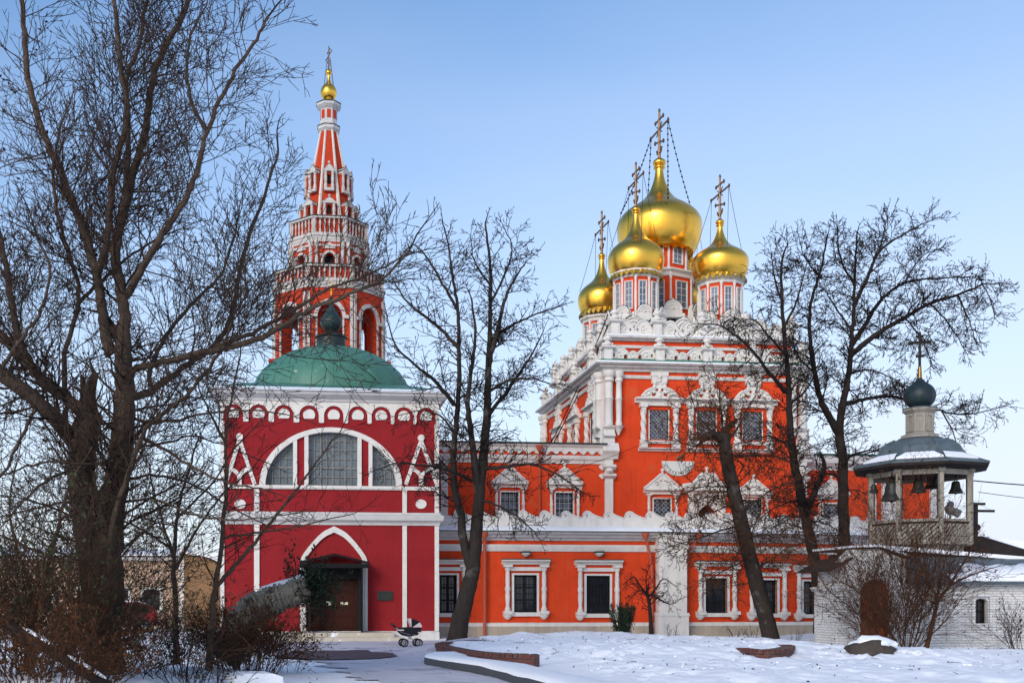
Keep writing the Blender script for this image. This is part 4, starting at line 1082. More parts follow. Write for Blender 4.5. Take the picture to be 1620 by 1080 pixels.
# cornices, bands and crests
foot = [(cx0, YC), (cx1, YC), (cx1, YC + D), (cx0, YC + D)]
def ring(name, pr, m_, par=church, f_=foot): q = MB(); q.loft(f_, pr, False, False); return obj(name, q, m_, par)
ring('string_course', [(.003, zc_(600)), (.07, zc_(600)), (.12, zc_(596.5)), (.12, zc_(595)), (.003, zc_(594.5))], WHITE)
zk0, zk1 = zc_(589), zc_(578)
ring('cornice', [(.003, zk0), (.10, zk0), (.14, zk0 + .10), (.30, zk0 + .16), (.34, zk0 + .24), (.50, zk0 + .28), (.54, zk1), (-.4, zk1 + .02)], WHITE2)
ring('cornice_snow', [(.46, zk1 + .006), (.545, zk1 + .006), (.54, zk1 + .07), (.40, zk1 + .11), (.30, zk1 + .10)], SNOW)
ring('cornice_flashing', [(.28, zk1 + .012), (.29, zk1 + .19), (.10, zk1 + .28)], GREEN)
for f, us in ((fc, [u for u, *_ in uw]), (fl, lu)):
    for u in us:       # paired corbels above each window gable
        m = MB(f)
        for sg in (-1, 1):
            m.box(u + sg * .24 - .13, u + sg * .24 + .13, .003, .16, zc_(607), zk0 - .003); m.lathe(u + sg * .24, .12, [(.04, zc_(611)), (.12, zc_(608)), (.15, zc_(605)), (.15, zc_(604))], 8)
        m.box(u - .42, u + .42, .003, .19, zk0 - .2, zk0 - .003)
        obj('corbel_pair', m, WHITE, church)
ins = .45
foot2 = [(cx0 + ins, YC + ins), (cx1 - ins, YC + ins), (cx1 - ins, YC + D - ins), (cx0 + ins, YC + D - ins)]
def z2(py): return fc.uz(1040, py, -ins)[1]
zq0, zq1 = z2(541), z2(534)
q = MB(); q.loft(foot2, [(0, zk1 - .2), (0, zq0 + .2)], False, True); obj('attic_wall', q, ORANGE, church)
ring('attic_band', [(.003, z2(552)), (.06, z2(552)), (.08, z2(547.5)), (.003, z2(547))], WHITE, church, foot2)
ring('attic_cornice', [(.003, zq0), (.10, zq0), (.20, zq0 + .08), (.30, zq0 + .12), (.32, zq1), (-.3, zq1 + .02)], WHITE2, church, foot2)
q = MB(); q.loft(foot2, [(.30, zq1 + .006), (.325, zq1 + .006), (.31, zq1 + .05), (.1, zq1 + .05)], False, False); obj('attic_snow', q, SNOW, church)
ocx, ocy = (cx0 + cx1) / 2, YC + D / 2
q = MB(); q.loft(foot2, [(.1, zq1 + .03), (-1.6, zq1 + .9), (-3.3, zq1 + 1.6)], False, True); obj('roof', q, SNOW, church)
def crest(f, ua, ub, z0, h, d0, d1, big):
    w2 = ub - ua; m = MB(f)
    if big:
        half = [(0, .42), (.03, .78), (.08, .94), (.17, 1.0), (.25, .93), (.32, .80), (.38, .66), (.42, .62), (.45, .70), (.5, .74)]
        hs = [circ(ua + w2 * t, z0 + h * v, rx, 10, rz) for t, v, rx, rz in ((.335, .42, w2 * .052, h * .15), (.665, .42, w2 * .052, h * .15), (.055, .52, w2 * .030, h * .11), (.945, .52, w2 * .030, h * .11))]
    else:
        half = [(0, .30), (.05, .62), (.13, .86), (.24, .98), (.33, .94), (.42, .72), (.46, .50), (.5, .44)]
        hs = [circ(ua + w2 * t, z0 + h * v, rx, 8, rz) for t, v, rx, rz in ((.40, .40, w2 * .03, h * .10), (.60, .40, w2 * .03, h * .10))]
    pts = [(ua + w2 * t, z0 + h * v) for t, v in half] + [(ub - w2 * t, z0 + h * v) for t, v in half[-2::-1]]
    m.prism([(ua, z0), (ub, z0)] + pts[::-1], d0, d1, hs)
    m.tube([(u, d1, z - .02) for u, z in pts], .055, 5)
    for t, v, r in (((.20, .50, .17), (.5, .40, .12)) if big else ((.24, .45, .16),)):
        for tt in {t, 1 - t}: 
            o_ = [(ua + w2 * tt + w2 * .075 * cos(a_), d1 + .01, z0 + h * v + h * .20 * sin(a_)) for a_ in [k * pi / 7 for k in range(12)]]
            m.tube(o_, .035, 5)
            m.ball(ua + w2 * tt, d1, z0 + h * v, h * r * .5, 7)
    e = MB(f); e.tube([(u, d1 - .05, z + .045) for u, z in pts], .028, 4)
    c_ = obj('crest', m, WHITE, church, True); obj('crest_flashing', e, GREEN_DK, c_)
def pedestal(f, u, d, z0, h, fr2):
    m = MB(f); w2 = .21
    m.box(u - w2, u + w2, d - .25, d + .14, z0, z0 + h); m.box(u - w2 + .07, u + w2 - .07, d + .14, d + .17, z0 + h * .12, z0 + h * .8)
    m.mould([(d - .30, z0 + h), (d + .16, z0 + h), (d + .26, z0 + h + .08), (d + .26, z0 + h + .14), (d - .30, z0 + h + .14)], u - w2 - .12, u + w2 + .12)
    zz = z0 + h + .14; r = fr2
    m.lathe(u, d - .04, prof([(r * .5, zz), (r * 1.05, zz + r * .35), (r * 1.1, zz + r * .8), (r * .6, zz + r * 1.15), (r * .55, zz + r * 1.3), (r * .95, zz + r * 1.75), (r * .85, zz + r * 2.2), (r * .4, zz + r * 2.6), (r * .1, zz + r * 2.75)], 2), 9)
    for sg in (-1, 1): m.ball(u + sg * r * 1.05, d, zz + r * .55, r * .42, 6); m.ball(u + sg * r * .8, d, zz + r * 1.75, r * .32, 6)
    obj('pedestal', m, WHITE, church, True)
hb = zc_(550) - zk1
for f, us, end in ((fc, [.10] + [u for u, *_ in uw] + [W - .10], W), (fl, [-D + .1] + lu[::-1] + [-.32], 0)):
    for i, u in enumerate(us):
        if not (f is fl and i == len(us) - 1): pedestal(f, u, .10, zk1 + .02, hb * .78, .20)
    for a, b in zip(us[:-1], us[1:]): crest(f, a + .22, b - .22, zk1 + .02, hb, -.22, .02, True)
ha = z2(507) - zq1
for f, ue in ((Fr(cx0 + ins, YC + ins), W - 2 * ins), (Fr(cx0 + ins, YC + ins, -pi / 2), -(D - 2 * ins))):
    n = 4 if ue > 0 else 6
    us = [ue * i / n for i in range(n + 1)]
    if ue < 0: us = us[::-1]
    for i, u in enumerate(us):
        if not (ue < 0 and i == n): pedestal(f, u + (.16 if u == 0 and ue > 0 else 0), .02, zq1 + .03, ha * .72, .21)
    for a, b in zip(us[:-1], us[1:]): crest(f, a + .22, b - .22, zq1 + .03, ha, -.24, -.04, False)

# rows of shell gables on the roof between the crest and the drums
for f_, L_ in ((Fr(cx0 + 1.15, YC + 1.15), W - 2.3), (Fr(cx0 + 1.15, YC + 1.15, -pi / 2), -(D - 2.3))):
    n = 6 if L_ > 0 else 9
    for i in range(n):
        u = L_ * (i + .5) / n; sz_ = abs(L_) / n * .44; zg_ = zq1 + .62
        m = MB(f_); m.prism([(u - sz_, zq1 + .1), (u + sz_, zq1 + .1)] + arc(u, zg_, sz_, sz_ * 1.0, 0, 180, 12), -.25, 0)
        for k_ in (.92, .60): m.tube([(a, .01, b) for a, b in arc(u, zg_, sz_ * k_, sz_ * k_, 0, 180, 12)], .055, 5)
        m.ball(u, .02, zg_ + sz_ * .2, sz_ * .22, 6)
        for sg in (-1, 1): m.ball(u + sg * sz_ * .62, .01, zg_ - .12, sz_ * .2, 6)
        finial(m, u, -.1, zg_ + sz_ * .96, .10); g_ = obj('shell_gable', m, WHITE, church, True)
        m = MB(f_); m.tube([(a, -.12, b + .045) for a, b in arc(u, zg_, sz_, sz_, 0, 180, 12)], .05, 4); obj('gable_flashing', m, GREEN_DK, g_)
# ---------------------------------------------------------------- drums and domes
def gables(x, Y, a, z, n, rot, size):
    m = MB(); e = MB()
    for j in range(n):
        th = rot + (j + .5) * 2 * pi / n; f = Fr(x + a * cos(th), Y + a * sin(th), th + pi / 2); m.fr = f; e.fr = f
        m.prism([(-size, z - .4)] + arc(0, z, size, size * .95, 180, 0, 10) + [(size, z - .4)], -.3, .0)
        m.tube([(u, .0, zz) for u, zz in arc(0, z, size * .93, size * .88, 0, 180, 10)], .06, 5)
        m.tube([(u, .01, zz) for u, zz in arc(0, z + .02, size * .55, size * .5, 0, 180, 8)], .045, 5); m.ball(0, .02, z + size * .15, size * .2, 6)
        e.tube([(u, -.02, zz + .04) for u, zz in arc(0, z, size * 1.0, size * .96, 0, 180, 10)], .035, 4)
        m.ball(0, -.05, z + size * 1.02, size * .16, 6)
    g_ = obj('shell_gables', m, WHITE, church, True); obj('gable_flashing', e, GREEN_DK, g_)
def dome_set(px, Y, r_px, y_mid, y_ball, y_top, drum_px, y_base, tiers, n, rot, lab, big=False):
    """tiers: list of (half width px, y bottom, y top)"""
    x = X(px, Y); k = dep(x, Y) / F
    def z(py): return CZ + (PY - py) * k
    dr = MB(); fn = None
    a, yb, yt = tiers[0]
    q = 1
    pr = []
    for (a, yb, yt) in tiers:
        pr += [(a * k, z(yb)), (a * k, z(yt))]
    dr.lathe(x, Y, [(r, zz) for r, zz in pr], n, rot)
    drum = obj('drum', dr, ORANGE, church)
    for (a, yb, yt) in tiers:
        ap = a * k * cos(pi / n); fw_ = 2 * a * k * sin(pi / n); H = z(yt) - z(yb)
        for j in range(n):
            th = rot + (j + .5) * 2 * pi / n
            f = Fr(x + ap * cos(th), Y + ap * sin(th), th + pi / 2)
            ww = fw_ * .25; z0, z1 = z(yb) + H * .22, z(yb) + H * .78
            m = MB(f); 
            for r4 in ((-ww - .04, -ww, z0 - .04, z1 + .04), (ww, ww + .04, z0 - .04, z1 + .04), (-ww, ww, z0 - .04, z0), (-ww, ww, z1, z1 + .04)): m.box(r4[0], r4[1], .003, .08, r4[2], r4[3])
            bars(m, -ww + .002, ww - .002, z0 + .002, z1 - .002, .006, .03, 2, 4, .022)
            c_ = m
            c_.lathe(-fw_ / 2, -.01, [(.085, z(yb)), (.085, z(yb) + H * .10), (.055, z(yb) + H * .14), (.07, z(yb) + H * .45), (.05, z(yb) + H * .80), (.085, z(yb) + H * .86), (.085, z(yb) + H * .9)], 8)
            wo = obj('drum_window', c_, WHITE, drum)
            m = MB(f); m.box(-ww + .001, ww - .001, .003, .012, z0 + .001, z1 - .001); obj('drum_pane', m, GLASS_B, drum)
        m = MB(); m.lathe(x, Y, [(a * k - .1, z(yt) - H * .12), (a * k + .07, z(yt) - H * .12), (a * k + .10, z(yt) - H * .08), (a * k + .02, z(yt) - H * .06), (a * k + .02, z(yt) - .06), (a * k + .20, z(yt)), (a * k + .20, z(yt) + .08), (a * k - .1, z(yt) + .1)], n, rot); obj('drum_cornice', m, WHITE, drum)
        m = MB(); m.lathe(x, Y, [(a * k - .1, z(yb)), (a * k + .12, z(yb)), (a * k + .12, z(yb) + H * .06), (a * k - .1, z(yb) + H * .09)], n, rot); obj('drum_base_band', m, WHITE, drum)
    gables(x, Y, tiers[0][0] * k + .34, z(tiers[0][1]) + (.30 if big else .22), 8, pi / 8, .36 if not big else .50)
    R_ = r_px * k
    zm = z(y_mid); s = (z(y_ball) - R_ * .15 - zm) / (1.80 * R_)
    d = MB(); pr = [(R_ * r, zm + (zz * R_ * s if zz > 0 else zz * R_ * .98)) for r, zz in ONION]
    d.lathe(x, Y, pr, 48); b = R_ * .13
    zz = pr[-1][1]
    d.lathe(x, Y, prof([(b * .7, zz - .02), (b, zz + b * .1), (b * 1.05, zz + b * .35), (b * .8, zz + b * .6), (b * 1.15, zz + b * .9), (b * 1.15, zz + b * 1.4), (b * .6, zz + b * 1.9), (b * .15, zz + b * 2.1)], 3), 16)
    dome = obj('dome', d, GOLD, church, True)
    # scalloped gilded skirt below the bulb
    m = MB(); zt = zm - .64 * R_ + .06; rr = tiers[-1][0] * k + .24; ns = n * 3
    for j in range(ns):
        for (t0, t1, h0, h1) in ((0, .5, .10, .26), (.5, 1, .26, .10)):
            a0, a1 = 2 * pi * (j + t0) / ns, 2 * pi * (j + t1) / ns
            m.face([(x + rr * cos(a0), Y + rr * sin(a0), zt - h0), (x + rr * cos(a1), Y + rr * sin(a1), zt - h1), (x + rr * .9 * cos(a1), Y + rr * .9 * sin(a1), zt + .12), (x + rr * .9 * cos(a0), Y + rr * .9 * sin(a0), zt + .12)])
    obj('gilded_skirt', m, GOLD, dome)
    hx = z(y_top) - zz - b * 1.9
    c = MB(); ang = -pi / 2 + .06; cross(c, x, Y, zz + b * 1.9, hx, ang); obj('cross', c, BRONZE, dome)
    c = MB(); e = Vector((cos(ang), sin(ang), 0)); zb_ = zz + b * 1.9
    tops = [Vector((x, Y, zb_ + hx * .62)) + e * (hx * .44 * g_) for g_ in (-1, 1)]
    for i, aa in enumerate((.15, 1.6, 3.0, 4.6)):
        t0 = tops[1] if i in (0, 3) else tops[0]
        en = Vector((x + R_ * .93 * cos(aa), Y + R_ * .93 * sin(aa), zm + R_ * .34))
        pts = [t0.lerp(en, j / 16) - Vector((0, 0, (hx * .10 if big else hx * .04) * 4 * (j / 16) * (1 - j / 16))) for j in range(17)]
        c.tube(pts, .018 if big else .012, 4)
        if big:
            L_ = (en - t0).length
            for j in range(int(L_ / .28)):
                p = t0.lerp(en, (j + .5) / int(L_ / .28)); tt = (j + .5) / int(L_ / .28); p.z -= hx * .10 * 4 * tt * (1 - tt); c.ball(p.x, p.y, p.z, .055, 5)
    obj('stay_chain', c, IRON, dome)
dome_set(1006, 53.3, 44.3, 412, 332, 258, 34, 512, [(35, 512, 438)], 10, pi / 10 + pi / 2 + .0, 'near left')
dome_set(1139, 53.3, 44.0, 417, 352, 278, 33, 520, [(34, 520, 447)], 10, pi / 10 + pi / 2, 'near right')
dome_set(952, 59.6, 37.5, 474, 405, 335, 30, 560, [(29.5, 560, 507)], 10, pi / 10 + pi / 2, 'far left')
dome_set(1092, 59.6, 37.5, 476, 410, 340, 30, 560, [(29.5, 560, 507)], 10, pi / 10 + pi / 2, 'far right')
dome_set(1043, 56.4, 66, 361, 258, 174, 50, 500, [(54, 515, 443), (45, 440, 388)], 8, 0, 'centre', True)

# ---------------------------------------------------------------- east end
YA = 51.6
fa = Fr(0, YA); au0 = cx1 + .02; au1 = fa.U(1482)
def za_(py): return fa.uz(1330, py)[1]
ap_ = thing('apse_building', 'lower orange east wing with a white parapet behind the open belfry', 'building', (au0, YA, 3))
ua, ub = fa.U(1302), fa.U(1326.5)
aws = [((ua + ub) / 2, ub - ua, za_(836), za_(797))]
m = MB(fa); m.prism(rect(au0, au1, 3, za_(744)), -.5, 0, [rect(u - w2 / 2, u + w2 / 2, z0, z1) for u, w2, z0, z1 in aws]); m.box(au1 - .5, au1, -9, -.503, 3, za_(744)); m.box(au0, au1, -9, -8.5, za_(800), za_(744)); obj('wall', m, ORANGE, ap_)
for u, w2, z0, z1 in aws: win_pediment(ap_, fa, u, w2, z0, z1, za_(848), za_(781), za_(760), .92, 'dia')
m = MB(fa); m.mould([(-.5, za_(744)), (.05, za_(744)), (.10, za_(738)), (.30, za_(733)), (.34, za_(722)), (-.5, za_(721))], au0, au1 + .3); obj('cornice', m, WHITE, ap_)
m = MB(fa); m.mould([(-9.2, za_(721) + .01), (.38, za_(721) + .01), (.40, za_(719)), (-4.5, za_(700)), (-9.2, za_(715))], au0, au1 + .34); obj('roof', m, GREEN, ap_)
for a, b in ((1376, 1384), (1394, 1420), (1470, 1482)):
    m = MB(fa); m.box(fa.U(a), fa.U(b), .003, .16, 3, za_(745)); obj('pilaster', m, WHITE, ap_)
# ---------------------------------------------------------------- whitewashed brick house
YH = 33.0
fh = Fr(0, YH); PH = fh.uz
def zh_(py): return PH(1440, py)[1]
hu = fh.U
house = thing('brick_house', 'low whitewashed brick house with an arched rusty door and snowy roof below the belfry', 'building', (hu(1380), YH, 0))
m = MB(fh)
gab = [(hu(1333), -.3), (hu(1434), -.3), (hu(1434), zh_(893)), (hu(1432), zh_(884)), (hu(1390), zh_(868)), (hu(1350), zh_(869)), (hu(1333), zh_(886))]
dl, dr_ = hu(1361), hu(1412); dc = (dl + dr_) / 2; dw = (dr_ - dl) / 2; dsp = zh_(938)
m.prism(gab, -.45, 0, [[(dl, -.1), (dr_, -.1)] + arc(dc, dsp, dw, dw * .85, 0, 180, 12)])
m.box(hu(1333) + .01, hu(1333) + .4, -1.7, -.453, -.3, zh_(900)); m.box(hu(1434) - .4, hu(1434), -3, -.453, -.3, zh_(900)); m.box(hu(1333) + .41, hu(1434) - .41, -1.7, -1.5, -.3, zh_(900))
obj('wall', m, ROUGHWALL, house)
px0, px1 = hu(1328), hu(1333) + .12
def prect(e): return [(fh.w(px0 - e, 0, 0).x, YH - .08 - e), (px1 + e, YH - .08 - e), (px1 + e, YH + 1.72 + e), (px0 - e, YH + 1.72 + e)]
m = MB(); zp = zh_(935)
m.loft(prect(0), [(0, -.3), (0, zp), (.05, zp), (.07, zp + .06), (.10, zp + .08), (.10, zp + .14), (0, zp + .17)]); m.loft([(px0 - .05, YH + .15), (px0, YH + .15), (px0, YH + .4), (px0 - .05, YH + .4)], [(0, -.3), (0, zp)]); obj('pier', m, WBRICK, house)
m = MB(fh); m.prism(arc(dc, dsp, dw - .004, dw * .85 - .004, 0, 180, 12) + [(dl + .004, -.1), (dr_ - .004, -.1)], -.36, -.28)
for k in range(1, 6): m.box(dl + (dr_ - dl) * k / 6 - .006, dl + (dr_ - dl) * k / 6 + .006, -.279, -.272, .0, dsp + .1)
m.box(dl + .06, dr_ - .06, -.28, -.255, .45, .52); m.box(dl + .06, dr_ - .06, -.28, -.255, 1.35, 1.42)
dd = obj('door', m, DOOR_O, house); m = MB(fh); m.tube([(dl + .15, -.25, .95), (dl + .15, -.20, .95), (dl + .15, -.20, 1.12), (dl + .15, -.25, 1.12)], .014, 6); obj('handle', m, IRON, dd)
# porch roof slabs
m = MB(fh)
def slope(m_, pa, za, pb, zb, d0, d1, th): m_.prism([(hu(pa), zh_(za)), (hu(pb), zh_(zb)), (hu(pb), zh_(zb) + th), (hu(pa), zh_(za) + th)], d0, d1)
m.prism([(hu(1328) - .35, zh_(904)), (hu(1346), zh_(884)), (hu(1346), zh_(884) + .06), (hu(1328) - .35, zh_(904) + .06)], -2.2, .12); slope(m, 1352, 868.5, 1390, 867.5, -3, .10, .05); slope(m, 1390.2, 867.5, 1437, 884, -3, .16, .05)
obj('porch_roof', m, DARKWOOD, house)
m = MB(fh); slope(m, 1352, 866, 1390, 865, -2.9, .05, .07); slope(m, 1390.3, 865, 1436, 881.5, -2.9, .10, .09); obj('porch_roof_snow', m, SNOW, house)
# main wing
m = MB(fh); wl, wr = hu(1546), hu(1565); wz0, wz1 = zh_(986), zh_(952); wc = (wl + wr) / 2
mr_ = hu(1760)
m.prism(rect(hu(1434) + .004, mr_, -.3, zh_(924)), -.55, -.10, [[(wl - .02, wz0), (wr + .02, wz0), (wr + .02, wz1)] + arc(wc, wz1, (wr - wl) / 2 + .02, .12, 0, 180, 8)[1:]])
m.box(mr_ - .4, mr_, -7, -.553, -.3, zh_(924))
for k in range(5): m.box(hu(1434) + .01, mr_, -.098, -.07 + .02 * k, zh_(933) + k * .05, zh_(933) + k * .05 + .046)
for pa, pb, za, zb in ((1539, 1544, 990, 944), (1567, 1572, 990, 944), (1541, 1569, 943.5, 939), (1539, 1571, 995, 990.5)): m.box(hu(pa), hu(pb), -.098, -.02, zh_(za), zh_(zb))
m.box(hu(1500), hu(1504), -.098, -.06, 0, zh_(935))
m.box(hu(1434) + .01, mr_, -.098, .02, -.3, .18)
obj('wall', m, WBRICK, house)
m = MB(fh); m.box(wl - .015, wr + .015, -.36, -.30, wz0, wz1 + .11); wn = obj('window', m, GLASS, house)
m = MB(fh)
for k in range(4): u = wl + (wr - wl) * (k + .5) / 4; m.tube([(u, -.2, wz0), (u, -.2, wz1 + .1)], .012, 5)
bars(m, wl, wr, wz0, wz1 + .1, -.298, -.27, 1, 2, .05); obj('window_bars', m, IRON, wn)
# lower roof slope in metal, upper attic with dark fascia
m = MB(fh); ra_, rb_ = hu(1434) + .01, mr_ + .2
m.mould([(-.6, zh_(924) + .004), (.22, zh_(924) + .004), (.24, zh_(920)), (-1.35, zh_(889) + .25), (-1.6, zh_(889) + .25)], ra_, rb_); obj('roof', m, SLATE, house)
m = MB(fh); n = 40; rows = []
for i in range(n + 1):
    u = hu(1500) + (rb_ - hu(1500)) * i / n; q = noise.noise(Vector((u * 1.3, 0, 4))) * .25
    zA, zB = zh_(920), zh_(889) + .25
    def on(t, h): return (m.V(u, .24 - 1.59 * t, zA + (zB - zA) * t + h))
    e = min(.93, max(.12, .62 + q * 1.2 - (.35 if u < hu(1535) else 0)))
    rows.append([on(.03, .0), on(.02, .06), on(e * .5, .09), on(e, .07), on(e + .03, .005)])
for i in range(n):
    for j in range(4): m.f.append([rows[i][j], rows[i][j + 1], rows[i + 1][j + 1], rows[i + 1][j]])
obj('roof_snow', m, SNOW, house, True, ang=180)
m = MB(fh)
m.prism([(hu(1440), zh_(898)), (rb_, zh_(910)), (rb_, zh_(896) + .1), (hu(1440), zh_(872) + .12)], -5.5, -1.4); obj('attic', m, DARKWOOD, house)
m = MB(fh); m.prism([(hu(1438), zh_(872) + .123), (rb_ + .1, zh_(896) + .103), (rb_ + .1, zh_(896) + .22), (hu(1438), zh_(872) + .26)], -5.5, -1.22); obj('attic_snow', m, SNOW, house)
# dark lean-to roof rising at the far right
fs = Fr(0, 38.2)
m = MB(fs)
def zs_(py): return fs.uz(1580, py)[1]
m.prism([(fs.U(1540), zs_(905)), (fs.U(1760), zs_(905)), (fs.U(1760), zs_(897)), (fs.U(1618), zs_(868)), (fs.U(1552), zs_(848)), (fs.U(1540), zs_(848))], -4, 0)
shed = thing('shed', 'dark wooden shed with a snowy sloping roof behind the right end of the brick house', 'shed', (fs.U(1600), 38.2, 1.5)); obj('wall', m, DARKWOOD, shed)
m = MB(fs); m.prism([(fs.U(1552), zs_(847.7)), (fs.U(1618), zs_(867.7)), (fs.U(1760), zs_(896)), (fs.U(1760), zs_(890)), (fs.U(1618), zs_(856)), (fs.U(1576), zs_(850))], -4, .08); obj('roof_snow', m, SNOW, shed)

# ---------------------------------------------------------------- open belfry
YB = 36.2; xB = X(1455, YB); kB = dep(xB, YB) / F
def zB(py): return CZ + (PY - py) * kB
bel = thing('belfry', 'weathered white wooden octagonal belfry with a dark onion dome standing on the brick house roof', 'belfry', (xB, YB, zB(868)))
RB = 78.5 * kB; APB = RB * cos(pi / 8)
BRO = -atan2(xB, YB)      # one side of the octagon faces the courtyard
def boct(m_, pr): m_.lathe(xB, YB, [(a / cos(pi / 8), z) for a, z in pr], 8, pi / 8 + BRO)
def bfr(k, a): th = -pi / 2 + k * pi / 4 + BRO; return Fr(xB + a * cos(th), YB + a * sin(th), th + pi / 2)
m = MB(); boct(m, [(APB - .25, 1.2), (APB - .25, zB(864)), (APB + .06, zB(864)), (APB + .06, zB(861)), (APB - .1, zB(861))]); obj('base', m, OLDWOOD, bel)
fw = oface(APB)
for k in range(8):
    f = bfr(k, APB - .04); m = MB(f); z0, z1 = zB(861), zB(829)
    m.box(-fw / 2 + .06, fw / 2 - .06, -.05, 0, z0, z1); obj('parapet_backing', m, DARKWOOD, bel); m = MB(f)
    W2 = fw - .14; n = 9
    for j in range(-n, n + 1):      # diagonal boards
        a = -fw / 2 + .07 + (j + n) * .17 - (z1 - z0)
        p0, p1 = (a, z0 + .08), (a + (z1 - z0) - .16, z1 - .08)
        lo, hi = -fw / 2 + .07, fw / 2 - .07
        if p1[0] < lo or p0[0] > hi: continue
        t0 = max(0, (lo - p0[0]) / (p1[0] - p0[0])); t1 = min(1, (hi - p0[0]) / (p1[0] - p0[0]))
        q0 = (p0[0] + (p1[0] - p0[0]) * t0, p0[1] + (p1[1] - p0[1]) * t0); q1 = (p0[0] + (p1[0] - p0[0]) * t1, p0[1] + (p1[1] - p0[1]) * t1)
        if t1 > t0: m.prism([(q0[0] - .062, q0[1]), (q0[0] + .062, q0[1]), (q1[0] + .062, q1[1]), (q1[0] - .062, q1[1])], .002, .025)
    m.box(-fw / 2 + .02, fw / 2 - .02, -.1, .05, z1, z1 + .09); m.box(-fw / 2 + .05, fw / 2 - .05, .002, .04, z0, z0 + .08)
    obj('parapet', m, OLDWOOD, bel)
    a_ = -pi / 2 + (k + .5) * pi / 4 + BRO
    p = MB(Fr(xB + RB * .97 * cos(a_), YB + RB * .97 * sin(a_), a_ + pi / 2)); zt = zB(748)
    p.box(-.072, .072, -.072, .072, zB(864), zt); p.box(-.12, .12, -.12, .12, zt - .14, zt - .0)
    obj('post', p, OLDWOOD, bel)
    m = MB(f); m.box(-fw / 2 + .09, fw / 2 - .09, -.12, .02, zB(757), zB(749)); obj('beam', m, OLDWOOD, bel)
fl_ = MB(); boct(fl_, [(APB - .12, zB(862)), (APB - .12, zB(860.5))]); obj('floor', fl_, DARKWOOD, bel)
AR = 95 * kB
m = MB(); boct(m, [(APB - .3, zB(752)), (AR, zB(745)), (AR + .01, zB(741)), (.4, zB(741))]); obj('eaves', m, DARKWOOD, bel)
x2 = X(1453, YB)
m = MB()
rp = [(AR + .03, zB(741.2)), (AR + .03, zB(740)), (80 * kB, zB(733)), (66 * kB, zB(726)), (60 * kB, zB(719)), (56 * kB, zB(711)), (48 * kB, zB(703)), (36 * kB, zB(697)), (22 * kB, zB(694))]
boct(m, rp); rr = obj('roof', m, SLATE, bel)
for k in range(8):
    a_ = pi / 8 + k * pi / 4 + BRO; q = 1 / cos(pi / 8)
    t = MB(); t.tube([(xB + a * q * cos(a_), YB + a * q * sin(a_), z + .01) for a, z in rp[1:8]], .03, 5); obj('roof_hip', t, SLATE, rr)
m = MB()
for k in range(8):
    f = bfr(k, 0); 
    for (a0, z0, a1, z1, w0, w1) in ((82 * kB, zB(733.2), 64.5 * kB, zB(724.2), .96, .72),):
        def pt(a, z, s, h): return (s * a * tan(pi / 8), a, z + h)
        F2 = Fr(f.o.x, f.o.y, f.a)
        m.fr = F2
        m.face([pt(a0, z0, -w0, .045), pt(a0, z0, w0, .045), pt(a1, z1, w1, .05), pt(a1, z1, -w1, .05)])
        m.face([pt(a0, z0, -w0, -.01), pt(a0, z0, w0, -.01), pt(a0, z0, w0, .045), pt(a0, z0, -w0, .045)])
        m.face([pt(a1, z1, -w1, .05), pt(a1, z1, w1, .05), pt(a1 - .05, z1, w1, .0), pt(a1 - .05, z1, -w1, .0)])
obj('roof_snow', m, SNOW, rr)
m = MB(); boct(m, [(30 * kB, zB(699)), (29 * kB, zB(695)), (27.5 * kB, zB(693)), (27.5 * kB, zB(690)), (21 * kB, zB(687)), (19 * kB, zB(685)), (19 * kB, zB(655)), (22 * kB, zB(652)), (24 * kB, zB(650)), (24 * kB, zB(647)), (14 * kB, zB(644))]); lt = obj('lantern', m, OLDWOOD, bel)
for a_, y_ in ((30, 695), (24, 647)):
    q = MB(); boct(q, [(a_ * kB + .02, zB(y_ + .4)), (a_ * kB + .03, zB(y_ - .6)), ((a_ - 9) * kB, zB(y_ - 3.2))]); obj('lantern_flashing', q, SLATE, lt)
for k in range(8):
    f = bfr(k, 19 * kB); t = MB(f); w3 = 19 * kB * tan(pi / 8); t.box(-w3 * .95, -w3 * .55, .002, .035, zB(684), zB(656)); t.box(w3 * .55, w3 * .95, .002, .035, zB(684), zB(656)); t.box(-w3 * .55, w3 * .55, .002, .03, zB(684), zB(680)); t.box(-w3 * .55, w3 * .55, .002, .03, zB(660), zB(656)); obj('lantern_panel', t, OLDWOOD, lt)
m = MB(); m.lathe(xB, YB, prof([(13 * kB, zB(646)), (15 * kB, zB(643)), (21 * kB, zB(637)), (24 * kB, zB(628)), (22.5 * kB, zB(619)), (17 * kB, zB(611)), (9 * kB, zB(605)), (4.5 * kB, zB(600)), (3.5 * kB, zB(598))], 4), 24, 0, 0, .015); od = obj('onion_dome', m, NAVY, bel, True, ang=80)
m = MB(); m.lathe(xB, YB, [(3.6 * kB, zB(600)), (2.6 * kB, zB(582)), (2.6 * kB, zB(580))], 12); obj('finial', m, GOLD_OLD, od, True)
m = MB(); hx = zB(525) - zB(581); e = Vector((cos(-.35), sin(-.35), 0)); b0 = Vector((xB, YB, zB(581)))
m.tube([b0, b0 + Vector((0, 0, hx))], .055, 4)
for hz, hf in ((.70, .30), (.88, .10), (.32, .10)): m.tube([b0 + Vector((0, 0, hx * hz)) - e * hx * hf, b0 + Vector((0, 0, hx * hz)) + e * hx * hf], .05, 4)
obj('cross', m, DARKWOOD, od)
